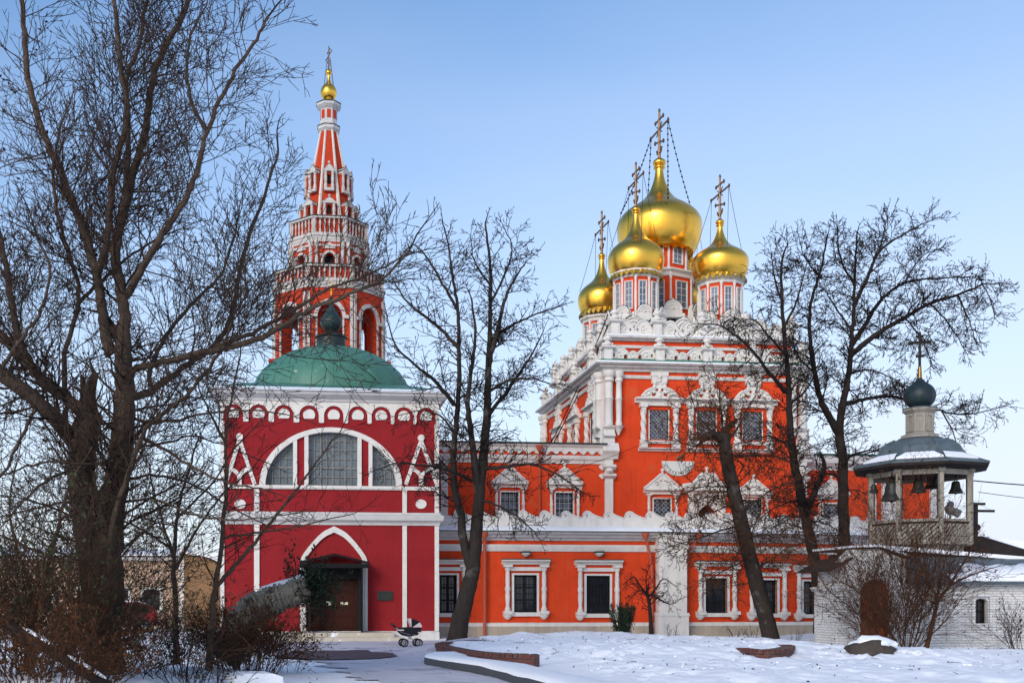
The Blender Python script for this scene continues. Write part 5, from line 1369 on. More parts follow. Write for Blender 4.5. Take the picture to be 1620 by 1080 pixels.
# bells hang from the belfry beams
def bell(px, Y, py0, r_px, label):
    x = X(px, Y); k = dep(x, Y) / F; zb = CZ + (PY - py0) * k; r = r_px * k; h = r * 1.75
    t = thing('bell', label, 'bell', (x, Y, zb), 'bells hanging in the belfry')
    m = MB(); m.lathe(x, Y, prof([(r * .96, zb), (r, zb + h * .05), (r * .82, zb + h * .22), (r * .66, zb + h * .45), (r * .58, zb + h * .75), (r * .50, zb + h * .92), (r * .30, zb + h), (r * .05, zb + h * 1.01)], 3), 20); m.lathe(x, Y, [(r * .80, zb + h * .27), (r * .83, zb + h * .28), (r * .80, zb + h * .31)], 20); obj('bell_body', m, BELLM, t, True)
    m = MB(); m.tube([(x - r * .18, Y, zb + h * .97), (x - r * .22, Y, zb + h * 1.15), (x, Y, zb + h * 1.25), (x + r * .22, Y, zb + h * 1.15), (x + r * .18, Y, zb + h * .97)], r * .07, 5); m.tube([(x, Y, zb + h * 1.2), (x, Y, CZ + (PY - 748) * k)], .025, 5); obj('crown', m, IRON, t)
    m = MB(); m.tube([(x, Y, zb + h * .7), (x, Y, zb - h * .02)], r * .06, 5); m.ball(x, Y, zb - h * .02, r * .15, 7); obj('clapper', m, IRON, t)
bell(1411, YB - .75, 792, 17, 'largest dark bell, hanging lowest at the left front of the open belfry')
bell(1453, YB - .55, 779, 12.5, 'medium dark bell hanging in the middle front bay of the open belfry')
bell(1474, YB + .35, 773, 11.5, 'dark bell hanging further back, behind and right of the middle bell')
bell(1512, YB - .45, 780, 11, 'dark bell hanging alone in the right bay of the open belfry')
bell(1382, YB + .2, 779, 7.5, 'smallest dark bell, hanging by the left outer post of the belfry')
# small floodlight on the parapet
m = MB(); p = at(1503, 812, YB + .6); m.tube([(p.x, p.y, zB(862)), (p.x, p.y, p.z + .02)], .04, 6); m.ball(p.x, p.y, p.z + .12, .17, 8); m.tube([(p.x - .2, p.y - .05, p.z + .22), (p.x + .28, p.y - .12, p.z - .02)], [.10, .16], 8); m.ball(p.x + .02, p.y, p.z + .33, .13, 8)
solo('floodlight', m, LAMPGREY, 'small pale floodlight on a stand inside the belfry', 'floodlight', (p.x, p.y, zB(862)))
# utility post and wires
p = at(1543, 795, 40.5); m = MB(); m.box(p.x - .07, p.x + .07, p.y - .07, p.y + .07, 0, p.z)
for py, l in ((808, .75), (797, .35)):
    z = CZ + (PY - py) * dep(p.x, p.y) / F; m.box(p.x - .25, p.x + l, p.y - .13, p.y - .073, z - .05, z + .05)
m.ball(p.x + .03, p.y - .1, CZ + (PY - 834) * dep(p.x, p.y) / F, .13, 6)
solo('utility_post', m, DARKWOOD, 'dark wooden post with short cross arms just right of the belfry', 'post', (p.x, p.y, 0))
def wire(a, b, sag, r, label):
    m = MB(); A, B = at(*a), at(*b); pts = [A.lerp(B, i / 14) - Vector((0, 0, sag * 4 * (i / 14) * (1 - i / 14))) for i in range(15)]
    m.tube(pts, r, 4); solo('overhead_wire', m, IRON, label, 'wire', tuple(A), 'overhead wires')
wire((1540, 760, 37.5), (1900, 772, 40), .15, .022, 'thicker upper overhead wire running right from the belfry eaves')
wire((1548, 778, 40.4), (1900, 800, 44), .2, .013, 'thin lower overhead wire running right from the dark post')
wire((690, 770, 41), (1020, 700, 48.5), .5, .011, 'thin dark cable strung across the orange front towards the church corner')
m = MB()
for o_ in (0, .22):
    A, B = at(872 + o_ * 18, 700, 58), at(962 + o_ * 30, 497, 50.6)
    m.tube([A.lerp(B, i / 10) - Vector((0, 0, .25 * 4 * (i / 10) * (1 - i / 10))) for i in range(11)], .03, 4)
solo('roof_cable', m, IRON, 'pair of dark cables slanting up along the left flank of the domed church', 'cable', tuple(A))

# ---------------------------------------------------------------- left background houses and the red car
fo = Fr(0, 62.0); zo = lambda py: fo.uz(200, py)[1]
th_ = thing('tan_house', 'low tan house with white window frames and a snowy roof, seen through the bushes', 'building', (fo.U(190), 62, 0))
wins = [(fo.U(a), fo.U(b), zo(966), zo(932)) for a, b in ((60, 82), (122, 145), (176, 203), (228, 253))]
m = MB(fo); a, b = fo.U(-160), fo.U(283); m.prism(rect(a, b, -.3, zo(886)), -.4, 0, [rect(*w_2) for w_2 in wins]); m.box(a + .01, b - .01, -8, -.41, zo(888), zo(887)); obj('wall', m, TAN, th_)
for w_2 in wins:
    m = MB(fo); bars(m, w_2[0] - .18, w_2[1] + .18, w_2[2] - .15, w_2[3] + .15, .003, .08, 1, 1, .18, .18); wo = obj('window', m, WHITE, th_); m = MB(fo); m.box(w_2[0], w_2[1], -.3, -.2, w_2[2], w_2[3]); obj('pane', m, GLASS, wo)
m = MB(fo); m.mould([(-.4, zo(886)), (.3, zo(886)), (.35, zo(881)), (-.4, zo(879))], a - .2, b + .1); obj('cornice', m, PALE, th_)
m = MB(fo); m.mould([(-9, zo(880)), (.5, zo(879)), (.5, zo(877)), (-4.5, zo(862)), (-9, zo(872))], a - .3, b + .2); obj('roof_snow', m, SNOW, th_)
m = MB(fo); m.box(b, b + .5, -.4, .25, -.3, zo(868)); obj('corner_pier', m, WHITE, th_)
f2 = Fr(0, 57.0); z2_ = lambda py: f2.uz(315, py)[1]
bh = thing('annex', 'brown plastered annex with a snow edged roof beside the crimson porch', 'building', (f2.U(320), 57, 0))
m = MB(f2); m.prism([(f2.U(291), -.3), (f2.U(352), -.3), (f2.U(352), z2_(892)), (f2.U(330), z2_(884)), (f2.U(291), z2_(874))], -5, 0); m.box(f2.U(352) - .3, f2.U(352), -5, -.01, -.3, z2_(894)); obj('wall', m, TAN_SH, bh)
m = MB(f2); m.prism([(f2.U(284), z2_(872.8)), (f2.U(330), z2_(883.7)), (f2.U(356), z2_(892.7)), (f2.U(356), z2_(889.5)), (f2.U(330), z2_(880)), (f2.U(284), z2_(869))], -5, .15); obj('roof_snow', m, SNOW, bh)
# car
cp = gnd(190, 1000); cxx, cyy = cp.x, cp.y
car = thing('parked_car', 'red hatchback with snow on its roof, parked behind the left bushes', 'car', (cxx, cyy, 0))
fcar = Fr(cxx, cyy, .12)
side = prof([(-2.0, .35), (-2.05, .62), (-1.95, .80), (-1.0, .95), (-.35, 1.42), (.2, 1.49), (.9, 1.47), (1.45, 1.30), (1.72, .95), (1.80, .65), (1.78, .35)], 3)
m = MB(fcar); wh = [(-1.3, .3), (1.2, .3)]
m.prism(side, -1.55, 0); body = obj('body', m, CARRED, car, True)
m = MB(fcar)
m.prism([(-.80, .95), (-.30, 1.33), (.15, 1.40), (.15, .95)], .003, .012); m.prism([(.23, .95), (.23, 1.40), (.85, 1.38), (1.25, 1.22), (1.45, .97)], .003, .012); obj('side_window', m, GLASS, body)
for sg, (wx, wz) in enumerate(wh):
    t = MB(fcar); t.tube([(wx, .02, .31), (wx, -.2, .31)], .31, 20); wo = obj('wheel', t, RUBBER, car); t = MB(fcar); t.tube([(wx, .035, .31), (wx, .0, .31)], .19, 12); obj('rim', t, CHROME, wo)
m = MB(fcar); m.prism([(-.30, 1.425), (.2, 1.50), (.9, 1.48), (1.42, 1.33), (1.42, 1.36), (.9, 1.55), (.2, 1.57), (-.28, 1.47)], -1.45, -.06); obj('roof_snow', m, SNOW, car)
m = MB(fcar); m.box(1.66, 1.76, -.30, -.02, .78, .96); m.box(1.66, 1.76, -1.5, -1.25, .78, .96); obj('tail_light', m, CARRED, car)

# ---------------------------------------------------------------- pram
pp = gnd(646, 1022.5, -.02); st = thing('pram', 'black pram with pale pink trim and spoked wheels in front of the crimson porch', 'pram', (pp.x, pp.y, pp.z))
fpm = Fr(pp.x, pp.y, .05); zz0 = pp.z
for wx in (-.17, .32):
    for wd in (.24, -.24):
        t = MB(fpm); r = .145
        t.tube([(wx + r * .86 * cos(a), wd, zz0 + r + r * .86 * sin(a)) for a in [2 * pi * k / 20 for k in range(21)]], .024, 6, False)
        wo = obj('wheel', t, RUBBER, st, True)
        t = MB(fpm); t.tube([(wx + r * .68 * cos(a), wd, zz0 + r + r * .68 * sin(a)) for a in [2 * pi * k / 16 for k in range(17)]], .010, 5, False)
        for k in range(8): t.tube([(wx, wd, zz0 + r), (wx + r * .68 * cos(k * pi / 4), wd, zz0 + r + r * .68 * sin(k * pi / 4))], .006, 4)
        t.tube([(wx, wd - .03, zz0 + r), (wx, wd + .03, zz0 + r)], .028, 8); obj('rim', t, CHROME, wo)
t = MB(fpm)
for wd in (.2, -.2):
    t.tube([(-.17, wd, zz0 + .145), (.10, wd, zz0 + .30), (.20, wd, zz0 + .42)], .013, 6); t.tube([(.32, wd, zz0 + .145), (.06, wd, zz0 + .30), (-.06, wd, zz0 + .42)], .013, 6)
    t.tube([(.05, wd, zz0 + .42), (-.25, wd, zz0 + .50), (-.40, wd, zz0 + .62), (-.56, wd, zz0 + .78)], .014, 6)
for wx in (-.17, .32): t.tube([(wx, -.24, zz0 + .145), (wx, .24, zz0 + .145)], .012, 6)
obj('chassis', t, CHROME, st)
t = MB(fpm); t.tube([(-.44, .2, zz0 + .66), (-.57, .2, zz0 + .79), (-.57, -.2, zz0 + .79), (-.44, -.2, zz0 + .66)], .024, 7); obj('handle', t, BLKFAB, st, True)
t = MB(fpm); t.prism([(-.36, zz0 + .52), (-.22, zz0 + .40), (-.02, zz0 + .35), (.28, zz0 + .40), (.36, zz0 + .48), (.42, zz0 + .50), (.43, zz0 + .66), (.10, zz0 + .68), (-.30, zz0 + .66)], -.21, .21); bs = obj('bassinet', t, BLKFAB, st)
t = MB(fpm); t.box(.30, .435, -.214, .214, zz0 + .475, zz0 + .515); t.box(-.37, -.18, -.214, .214, zz0 + .56, zz0 + .60); obj('trim', t, PINKFAB, bs)
t = MB(fpm); hcx, hcz = .11, zz0 + .66
t.prism([(hcx, hcz + .01)] + arc(hcx - .02, hcz + .01, .36, .28, 42, 105, 8), -.215, .215); hd = obj('hood', t, BLKFAB, st)
t = MB(fpm); t.prism([(hcx, hcz + .012)] + arc(hcx - .02, hcz + .012, .35, .26, 1, 40, 6), -.213, .213); t.prism([(hcx - .03, hcz + .02)] + arc(hcx - .05, hcz + .02, .30, .29, 88, 104, 4), -.22, .22); obj('hood_panel', t, PINKFAB, hd)

# ---------------------------------------------------------------- flower bed edging, kerb, stones
def edge_wall(pts, h, m_, label, th=.26):
    """low brick edging along world xy points"""
    P_ = crm(pts, 6); m = MB(); n = len(P_); L_ = []
    for i, p in enumerate(P_):
        t = (P_[min(i + 1, n - 1)] - P_[max(i - 1, 0)]); t = Vector((t.x, t.y)).normalized(); q = Vector((-t.y, t.x))
        zt = h[0] + (h[1] - h[0]) * i / (n - 1)
        L_.append([m.V(p.x + q.x * s_ * th / 2, p.y + q.y * s_ * th / 2, z) for s_, z in ((-1, -.2), (-1, zt), (1, zt), (1, -.2))])
    for i in range(n - 1):
        for j in range(4): m.f.append([L_[i][j], L_[i][(j + 1) % 4], L_[i + 1][(j + 1) % 4], L_[i + 1][j]])
    m.f.append(L_[0]); m.f.append(L_[-1][::-1])
    # header course with little sawtooth bricks
    for i in range(n - 1):
        a, b = P_[i], P_[i + 1]; zt = h[0] + (h[1] - h[0]) * i / (n - 1); d = (b - a).normalized(); q = Vector((-d.y, d.x, 0)); ln_ = (b - a).length
        for k in range(max(1, int(ln_ / .13))):
            c = a + d * (.13 * (k + .5)); rr = .052
            e = [c + d * rr + q * (th / 2 + .03), c - d * rr + q * (th / 2 + .03), c - d * rr - q * (th / 2 + .03), c + d * rr - q * (th / 2 + .03)]
            i4 = [m.V(v.x, v.y, z) for z in (zt - .085, zt + .012) for v in e]
            for q4 in ((0, 1, 2, 3), (4, 5, 6, 7), (0, 1, 5, 4), (1, 2, 6, 5), (2, 3, 7, 6), (3, 0, 4, 7)): m.f.append([i4[j] for j in q4])
    return solo('flower_bed_edging', m, m_, label, 'brick edging', (P_[0].x, P_[0].y, 0), 'brick edgings of the snowy flower bed')
A = gnd(698, 1036); B = gnd(760, 1050); C_ = gnd(852, 1056)
edge_wall([(A.x + .5, A.y + 2.2, 0), (A.x, A.y, 0), (B.x, B.y, 0), (C_.x, C_.y + .2, 0)], (.30, .30), RBRICK, 'long dark red brick edging on the left side of the snowy mound')
A = gnd(1176, 1046); B = gnd(1212, 1051); C_ = gnd(1248, 1044)
edge_wall([(A.x, A.y + .3, 0), (B.x, B.y, 0), (C_.x, C_.y, 0), (C_.x + .1, C_.y + 2.0, 0)], (.34, .40), RBRICK, 'short broken red brick edging right of the mound near the leaning tree')
A, B, C_ = gnd(671, 1049, .0), gnd(760, 1066), gnd(835, 1087)
D_ = C_ + (C_ - B) * 1.5
m = MB(); K = [A + Vector((.9, 1.5, 0)), A, B, C_, D_]; K = crm([tuple(k) for k in K], 5); rows = []
for i, p in enumerate(K):
    t = (K[min(i + 1, len(K) - 1)] - K[max(i - 1, 0)]).normalized(); q = Vector((-t.y, t.x, 0))
    rows.append([m.V(p.x + q.x * a, p.y + q.y * a, z) for a, z in ((0, -.1), (0, .15), (.02, .17), (.22, .17), (.22, -.1))])
for i in range(len(K) - 1):
    for j in range(5): m.f.append([rows[i][j], rows[i][(j + 1) % 5], rows[i + 1][(j + 1) % 5], rows[i + 1][j]])
m.f.append(rows[0]); m.f.append(rows[-1][::-1])
kb = struct(obj('kerb', m, GRANITE))
m = MB(); rows = []
for i, p in enumerate(K):
    t = (K[min(i + 1, len(K) - 1)] - K[max(i - 1, 0)]).normalized(); q = Vector((-t.y, t.x, 0)); nn = noise.noise(p * 1.2) * .03 + noise.noise(p * 4) * .015
    rows.append([m.V(p.x + q.x * a, p.y + q.y * a, z + (nn if z > .16 else 0)) for a, z in ((.0, .165), (.02, .21), (.15, .25), (.5, .24), (1.0, .20), (1.6, .02))])
for i in range(len(K) - 1):
    for j in range(5): m.f.append([rows[i][j], rows[i][j + 1], rows[i + 1][j + 1], rows[i + 1][j]])
struct(obj('kerb_snow', m, SNOW, None, True, ang=180))
def rock(c, r, m_, seed, sq=.6):
    bm = bmesh.new(); bmesh.ops.create_icosphere(bm, subdivisions=3, radius=1)
    mb = MB()
    for v in bm.verts:
        q = 1 + .28 * noise.noise(v.co * 1.6 + Vector((seed, 0, 0))) + .12 * noise.noise(v.co * 4 + Vector((seed, 0, 0)))
        mb.v.append(Vector((c[0] + v.co.x * r[0] * q, c[1] + v.co.y * r[1] * q, c[2] + v.co.z * r[2] * q)))
    mb.f = [[v.index for v in f.verts] for f in bm.faces]; bm.free(); return mb
p = gnd(1378, 1046); t = thing('boulder', 'dark boulder capped with snow in front of the rusty arched door', 'boulder', (p.x, p.y, 0))
obj('stone', rock((p.x, p.y, .22), (.66, .45, .36), 0, 3), BOULDER, t, True, ang=60)
obj('snow_cap', rock((p.x + .10, p.y + .10, .45), (.55, .38, .21), 0, 8), SNOW, t, True)
p = gnd(966, 1012); z = gz(p.x, p.y + 2)
solo('stone', rock((p.x, p.y + 1.5, z + .12), (.26, .2, .2), 0, 5), STONE, 'grey stone half sunk in snow at the foot of the evergreen shrub', 'stone', (p.x, p.y + 1.5, z), None, True)
p = gnd(1310, 1031); m = MB(Fr(p.x, p.y, .02)); m.box(-.75, .75, -.12, .12, .03, .10); solo('plank', m, DARKWOOD, 'dark plank lying on the snow at the corner of the brick house', 'plank', (p.x, p.y, 0))
p = gnd(405, 1088); m = MB(Fr(p.x, p.y, .25)); m.box(-.36, .36, -.5, .2, -.1, .13); t = thing('stone_block', 'pale stone block with thick snow at the lower left edge of the path', 'stone block', (p.x, p.y, 0)); obj('block', m, STONE, t)
m = MB(Fr(p.x, p.y, .25)); m.prism([(-.44, .10), (.44, .10), (.43, .21), (.26, .27), (-.22, .28), (-.43, .22)], -.54, .24); obj('snow_cap', m, SNOW, t)
# leaning pole with snow in the left thicket
A, B = at(-40, 960, 17.6), at(175, 1088, 15.5); m = MB(); t = thing('fallen_trunk', 'dark fallen trunk with a line of snow lying across the lower left corner', 'tree trunk', tuple(B))
m.tube(crm([tuple(A), tuple(A.lerp(B, .4) + Vector((0, 0, .04))), tuple(B)], 8), .085, 9); obj('trunk', m, BARK_DK, t, True)
for s0, s1 in ((.38, .62), (.70, .97)):
    m = MB(); m.tube([A.lerp(B, s0 + (s1 - s0) * i / 8) + Vector((0, 0, .085 + .04 * (1 - abs(2 * s0 - .8)))) for i in range(9)], [.01, .03, .035, .03, .038, .035, .03, .028, .01], 6); obj('snow_line', m, SNOW, t, True)
# ---------------------------------------------------------------- trees and shrubs
C3 = [(cos(2 * pi * k / 3), sin(2 * pi * k / 3)) for k in range(3)]
def twig(mb, pts, r0, r1):
    """thin three-sided tube"""
    n = len(pts); t = (pts[-1] - pts[0])
    if t.length < 1e-6: return
    t.normalize(); ref = Vector((0, 0, 1)) if abs(t.z) < .9 else Vector((1, 0, 0))
    a = t.cross(ref).normalized(); b = t.cross(a); v = mb.v; f = mb.f; o = len(v)
    for i, p in enumerate(pts):
        r = r0 + (r1 - r0) * i / (n - 1)
        for c, s in C3: v.append(p + a * (r * c) + b * (r * s))
    for i in range(n - 1):
        q = o + 3 * i
        f.append((q, q + 1, q + 4, q + 3)); f.append((q + 1, q + 2, q + 5, q + 4)); f.append((q + 2, q, q + 3, q + 5))
def rdir(rng, d, ang):
    """a direction at an angle to d"""
    ref = Vector((0, 0, 1)) if abs(d.z) < .9 else Vector((1, 0, 0))
    a = d.cross(ref).normalized(); b = d.cross(a); ph = rng.random() * 2 * pi
    return (d * cos(ang) + (a * cos(ph) + b * sin(ph)) * sin(ang)).normalized()
class Grow:
    def __init__(s, seed, up=.05, wig=.16, ang=(30, 62), ratio=(.38, .68), gap=.22, rmin=.0045, seg=.22, taper=.35, tips=None):
        s.rng = random.Random(seed); s.mb = MB(); s.up = up; s.wig = wig; s.ang = ang; s.ratio = ratio; s.gap = gap; s.rmin = rmin; s.seg = seg; s.taper = taper; s.leaves = []; s.tips = tips; s.n = 0
    def branch(s, p, d, L, r, lvl):
        rng = s.rng; n = max(2, min(7, int(L / s.seg))); st = L / n; pts = [p.copy()]; ds = []
        q = p.copy(); d = d.copy()
        for i in range(n):
            d = (d + Vector((rng.gauss(0, s.wig), rng.gauss(0, s.wig), rng.gauss(0, s.wig) + s.up))).normalized()
            q = q + d * st; pts.append(q.copy()); ds.append(d.copy())
        r1 = max(s.rmin * .75, r * s.taper)
        twig(s.mb, pts, max(r, s.rmin), r1); s.n += 1
        if s.tips is not None and lvl <= s.tips: s.leaves.append((pts[-1], pts[len(pts) // 2]))
        if lvl <= 0: return
        k = max(1, int(L / s.gap * (.75 + .5 * rng.random())))
        for j in range(k):
            t = .12 + .88 * (j + rng.random()) / k; t = min(t, .98); i = min(n - 1, int(t * n)); pp = pts[i].lerp(pts[i + 1], t * n - i)
            nd = rdir(rng, ds[i], R(rng.uniform(*s.ang)))
            nd.z += s.up * 1.5; nd.normalize()
            nl = L * rng.uniform(*s.ratio) * (1.05 - .55 * t)
            if nl > .06: s.branch(pp, nd, nl, max(s.rmin, (r + (r1 - r) * t) * .62), lvl - 1)
    def along(s, path, rad, gap, Lf, lvl, t0=.25, rk=.45, upmix=.0, amin=38, amax=75):
        """side branches along a limb: Lf(t) gives their length"""
        rng = s.rng; acc = 0; tot = sum((path[i + 1] - path[i]).length for i in range(len(path) - 1)); run = 0; nxt = tot * t0
        for i in range(len(path) - 1):
            seg = path[i + 1] - path[i]; l = seg.length
            if l < 1e-6: continue
            d = seg / l
            while nxt <= run + l:
                tt = nxt / tot; p = path[i].lerp(path[i + 1], (nxt - run) / l); r = rad[i]
                nd = rdir(rng, d, R(rng.uniform(amin, amax))); nd.z += upmix; nd.normalize()
                s.branch(p, nd, Lf(tt) * rng.uniform(.6, 1.25), min(max(s.rmin, r * rk * rng.uniform(.5, 1)), .032), lvl)
                nxt += gap * rng.uniform(.5, 1.5)
            run += l
        s.branch(path[-1], (path[-1] - path[-2]).normalized(), Lf(1) * .75, max(s.rmin, rad[-1]), lvl)
def px_path(pts, Y, k=5, wob=.0, rng=None):
    """pixels measured on the photograph, put on the tree's own depth (third value: metres nearer or farther)"""
    W_ = [at(p[0], p[1], Y + (p[2] if len(p) > 2 else 0)) for p in pts]
    o = crm([tuple(w3) for w3 in W_], k)
    if wob and rng:
        for q in o[1:-1]: q += Vector((rng.gauss(0, wob), rng.gauss(0, wob), rng.gauss(0, wob)))
    return o
def lerp_r(r0, r1, n, pw=1.0): return [r0 + (r1 - r0) * (i / (n - 1)) ** pw for i in range(n)]
def leaf_cards(mb, rng, c, n, spread, size):
    for _ in range(n):
        p = c + Vector((rng.gauss(0, spread), rng.gauss(0, spread), rng.gauss(0, spread)))
        a = Vector((rng.gauss(0, 1), rng.gauss(0, 1), rng.gauss(0, 1))).normalized(); b = rdir(rng, a, pi / 2); s = size * rng.uniform(.6, 1.3)
        o = len(mb.v); mb.v += [p + a * s, p + b * s * .55 + a * s * .1, p - a * s, p - b * s * .55 + a * s * .1]; mb.f.append((o, o + 1, o + 2, o + 3))
def make_tree(name, label, cat, base, limbs, Y, G, mbark, mtwig, group, gap, Lf, lvl, t0=.3, root_flare=1.35, wob=.012, leaves=None, upmix=.1, sides=9, rk=.45):
    t = thing(name, label, cat, base, group)
    tm = MB(); big = []
    for li, (pts, r0, r1) in enumerate(limbs):
        path = px_path(pts, Y, 6, wob, G.rng); rad = lerp_r(r0, r1, len(path), .9)
        if li == 0 and root_flare: 
            for i in range(min(6, len(rad))): rad[i] *= 1 + (root_flare - 1) * (1 - i / 6) ** 2
        # slight knobbliness
        rad = [r * (1 + .07 * noise.noise(Vector((i * .9, li * 3.1, 1)))) for i, r in enumerate(rad)]
        tm.tube(path, rad, sides if r0 > .06 else 6)
        big.append((path, rad))
    for bi, (path, rad) in enumerate(big):
        g0 = t0 if bi == 0 else .12
        thin = limbs[bi][1] < .036 and name == 'bare_tree'      # water shoots carry only short twigs
        G.along(path, rad, gap * (1.5 if thin else 1), (lambda t_: Lf(t_) * .5) if thin else Lf, lvl, g0, rk, upmix)
    obj('trunk', tm, mbark, t, True, ang=75)
    cr_ = obj('crown', G.mb, mtwig, t)
    if leaves:
        mb = MB(); leaves(mb, G, big); obj('leaves', mb, leaves.m, t)
    print(name, G.n, 'branches', len(G.mb.f), 'faces')
    return t

# --- the large tree on the left
TY = 21.0
G = Grow(11, up=.05, wig=.13, ang=(25, 60), gap=.23, rmin=.0064, seg=.22)
Llim = [
 ([(168, 1075), (160, 985), (150, 900), (135, 810), (128, 745), (134, 690), (142, 655)], .36, .22),
 ([(172, 960, -.3), (170, 860, -.3), (182, 770, -.3), (194, 690, -.3), (197, 620, -.2), (196, 575, -.2), (194, 540)], .30, .15),
 ([(133, 720), (112, 692), (70, 645, -.5), (0, 588, -1), (-60, 540, -1.3)], 0.161, 0.120),
 ([(138, 665), (118, 640), (68, 600, .6), (30, 560, 1), (-30, 500, 1.4)], 0.134, 0.090),
 ([(176, 560), (167, 530), (160, 480), (152, 432), (128, 355, .4), (100, 280, .7), (70, 215, .9), (45, 125, 1.1), (38, 40, 1.2), (30, -40, 1.3)], 0.114, 0.045),
 ([(153, 435), (168, 385, -.4), (178, 280, -.7), (200, 190, -1), (190, 90, -1.1), (178, -30, -1.2)], 0.081, 0.035),
 ([(197, 560), (196, 500), (190, 450), (183, 395, .3), (197, 330, .4), (212, 270, .5), (228, 215, .5), (245, 115, .5), (275, 50, .4), (310, -15, .3)], 0.127, 0.045),
 ([(197, 330, .4), (203, 240, .1), (200, 130, -.2), (222, 60, -.3), (235, -30, -.3)], 0.060, 0.030),
 ([(200, 468), (225, 425, -.5), (252, 380, -.9), (290, 320, -1.2), (312, 270, -1.4), (327, 210, -1.6), (360, 135, -1.8), (400, 70, -2), (425, 25, -2.1)], 0.077, 0.022),
 ([(327, 210, -1.6), (300, 150, -1.2), (298, 80, -1), (320, 20, -.8)], 0.039, 0.020),
 ([(196, 592), (225, 580, -.6), (262, 572, -1), (300, 562, -1.4), (350, 545, -1.7), (400, 526, -1.9), (475, 484, -2.2), (520, 455, -2.3), (575, 438, -2.4), (640, 405, -2.4)], 0.069, .014),
 ([(300, 562, -1.4), (380, 545, -2), (440, 520, -2.5), (489, 490, -2.9), (540, 470, -3.2), (605, 440, -3.4), (650, 392, -3.5)], 0.060, 0.018),
 ([(198, 628), (232, 622, .4), (262, 602, .8), (300, 575, 1.1), (340, 545, 1.3), (365, 500, 1.4), (390, 385, 1.6), (420, 305, 1.7), (440, 238, 1.8)], 0.087, 0.025),
 ([(237, 610, .3), (240, 575, .6), (262, 535, .9), (295, 490, 1.1), (330, 455, 1.2), (352, 430, 1.2), (372, 370, 1.3)], 0.053, 0.020),
 ([(102, 690, .3), (104, 640, .2), (102, 560, .2), (125, 475, .2), (112, 410, .1), (90, 340, 0), (85, 270, -.1), (95, 200, -.2)], 0.060, 0.025),
 ([(68, 602, .6), (40, 560, .4), (22, 500, .3), (10, 425, .2), (-5, 360, .1)], 0.081, 0.050),
 ([(125, 478, .2), (165, 440, .6), (210, 402, .9), (260, 372, 1.1)], 0.039, 0.018),
 ([(175, 950, -1), (177, 833, -1.2), (200, 760, -1.3), (225, 688, -1.4), (262, 650, -1.5), (300, 620, -1.6), (345, 560, -1.7), (375, 490, -1.8)], 0.067, 0.020),
 ([(196, 690), (240, 700, -1), (300, 735, -2), (350, 760, -2.6), (420, 775, -3)], 0.035, 0.014),
 ([(60, 640, -.5), (40, 680, -.8), (10, 740, -1), (-30, 790, -1.2)], 0.039, 0.020),
 ([(0, 588, -1), (30, 540, -1.2), (60, 500, -1.4), (80, 430, -1.5), (60, 380, -1.6)], 0.039, 0.020),
 ([(199, 660), (260, 668, -.8), (320, 655, -1.4), (400, 648, -2), (470, 660, -2.4)], 0.035, .010),
 ([(190, 720), (150, 735, -1.2), (90, 730, -1.8), (20, 745, -2.4), (-30, 770, -2.8)], 0.035, .010),
 ([(185, 760), (250, 752, .8), (310, 770, 1.4), (370, 805, 1.8), (430, 835, 2.1)], 0.035, .010),
 ([(175, 800), (240, 790, -1), (310, 815, -1.7), (380, 822, -2.2), (460, 812, -2.6)], 0.030, .009),
 ([(120, 790), (70, 800, .8), (10, 815, 1.3), (-30, 820, 1.6)], 0.030, .009),
 ([(120, 740), (75, 760, -1), (30, 800, -1.5), (-10, 850, -1.9)], 0.035, .009),
 ([(192, 690), (235, 705, .6), (300, 690, 1.0), (360, 705, 1.4), (440, 740, 1.8)], 0.032, .009),
]
def lf_left(mb, G, big):
    rng = random.Random(5)
    for _ in range(75):
        path, rad = rng.choice([big[2], big[3], big[15], big[14], big[4]]); p = rng.choice(path[len(path) // 3:])
        c = p + Vector((rng.gauss(0, .35), rng.gauss(0, .35), rng.gauss(-.1, .3))); leaf_cards(mb, rng, c, rng.randint(4, 14), .09, .045)
lf_left.m = LEAF_DK
b = at(165, 1050, TY); b.z = 0
make_tree('bare_tree', 'huge bare twin trunked tree with spreading branches at the left edge', 'tree', tuple(b), Llim, TY, G, BARK, TWIG, None, .14, lambda t: 2.15 - .95 * t, 3, .42, 1.25, .012, lf_left, .12, rk=.30)

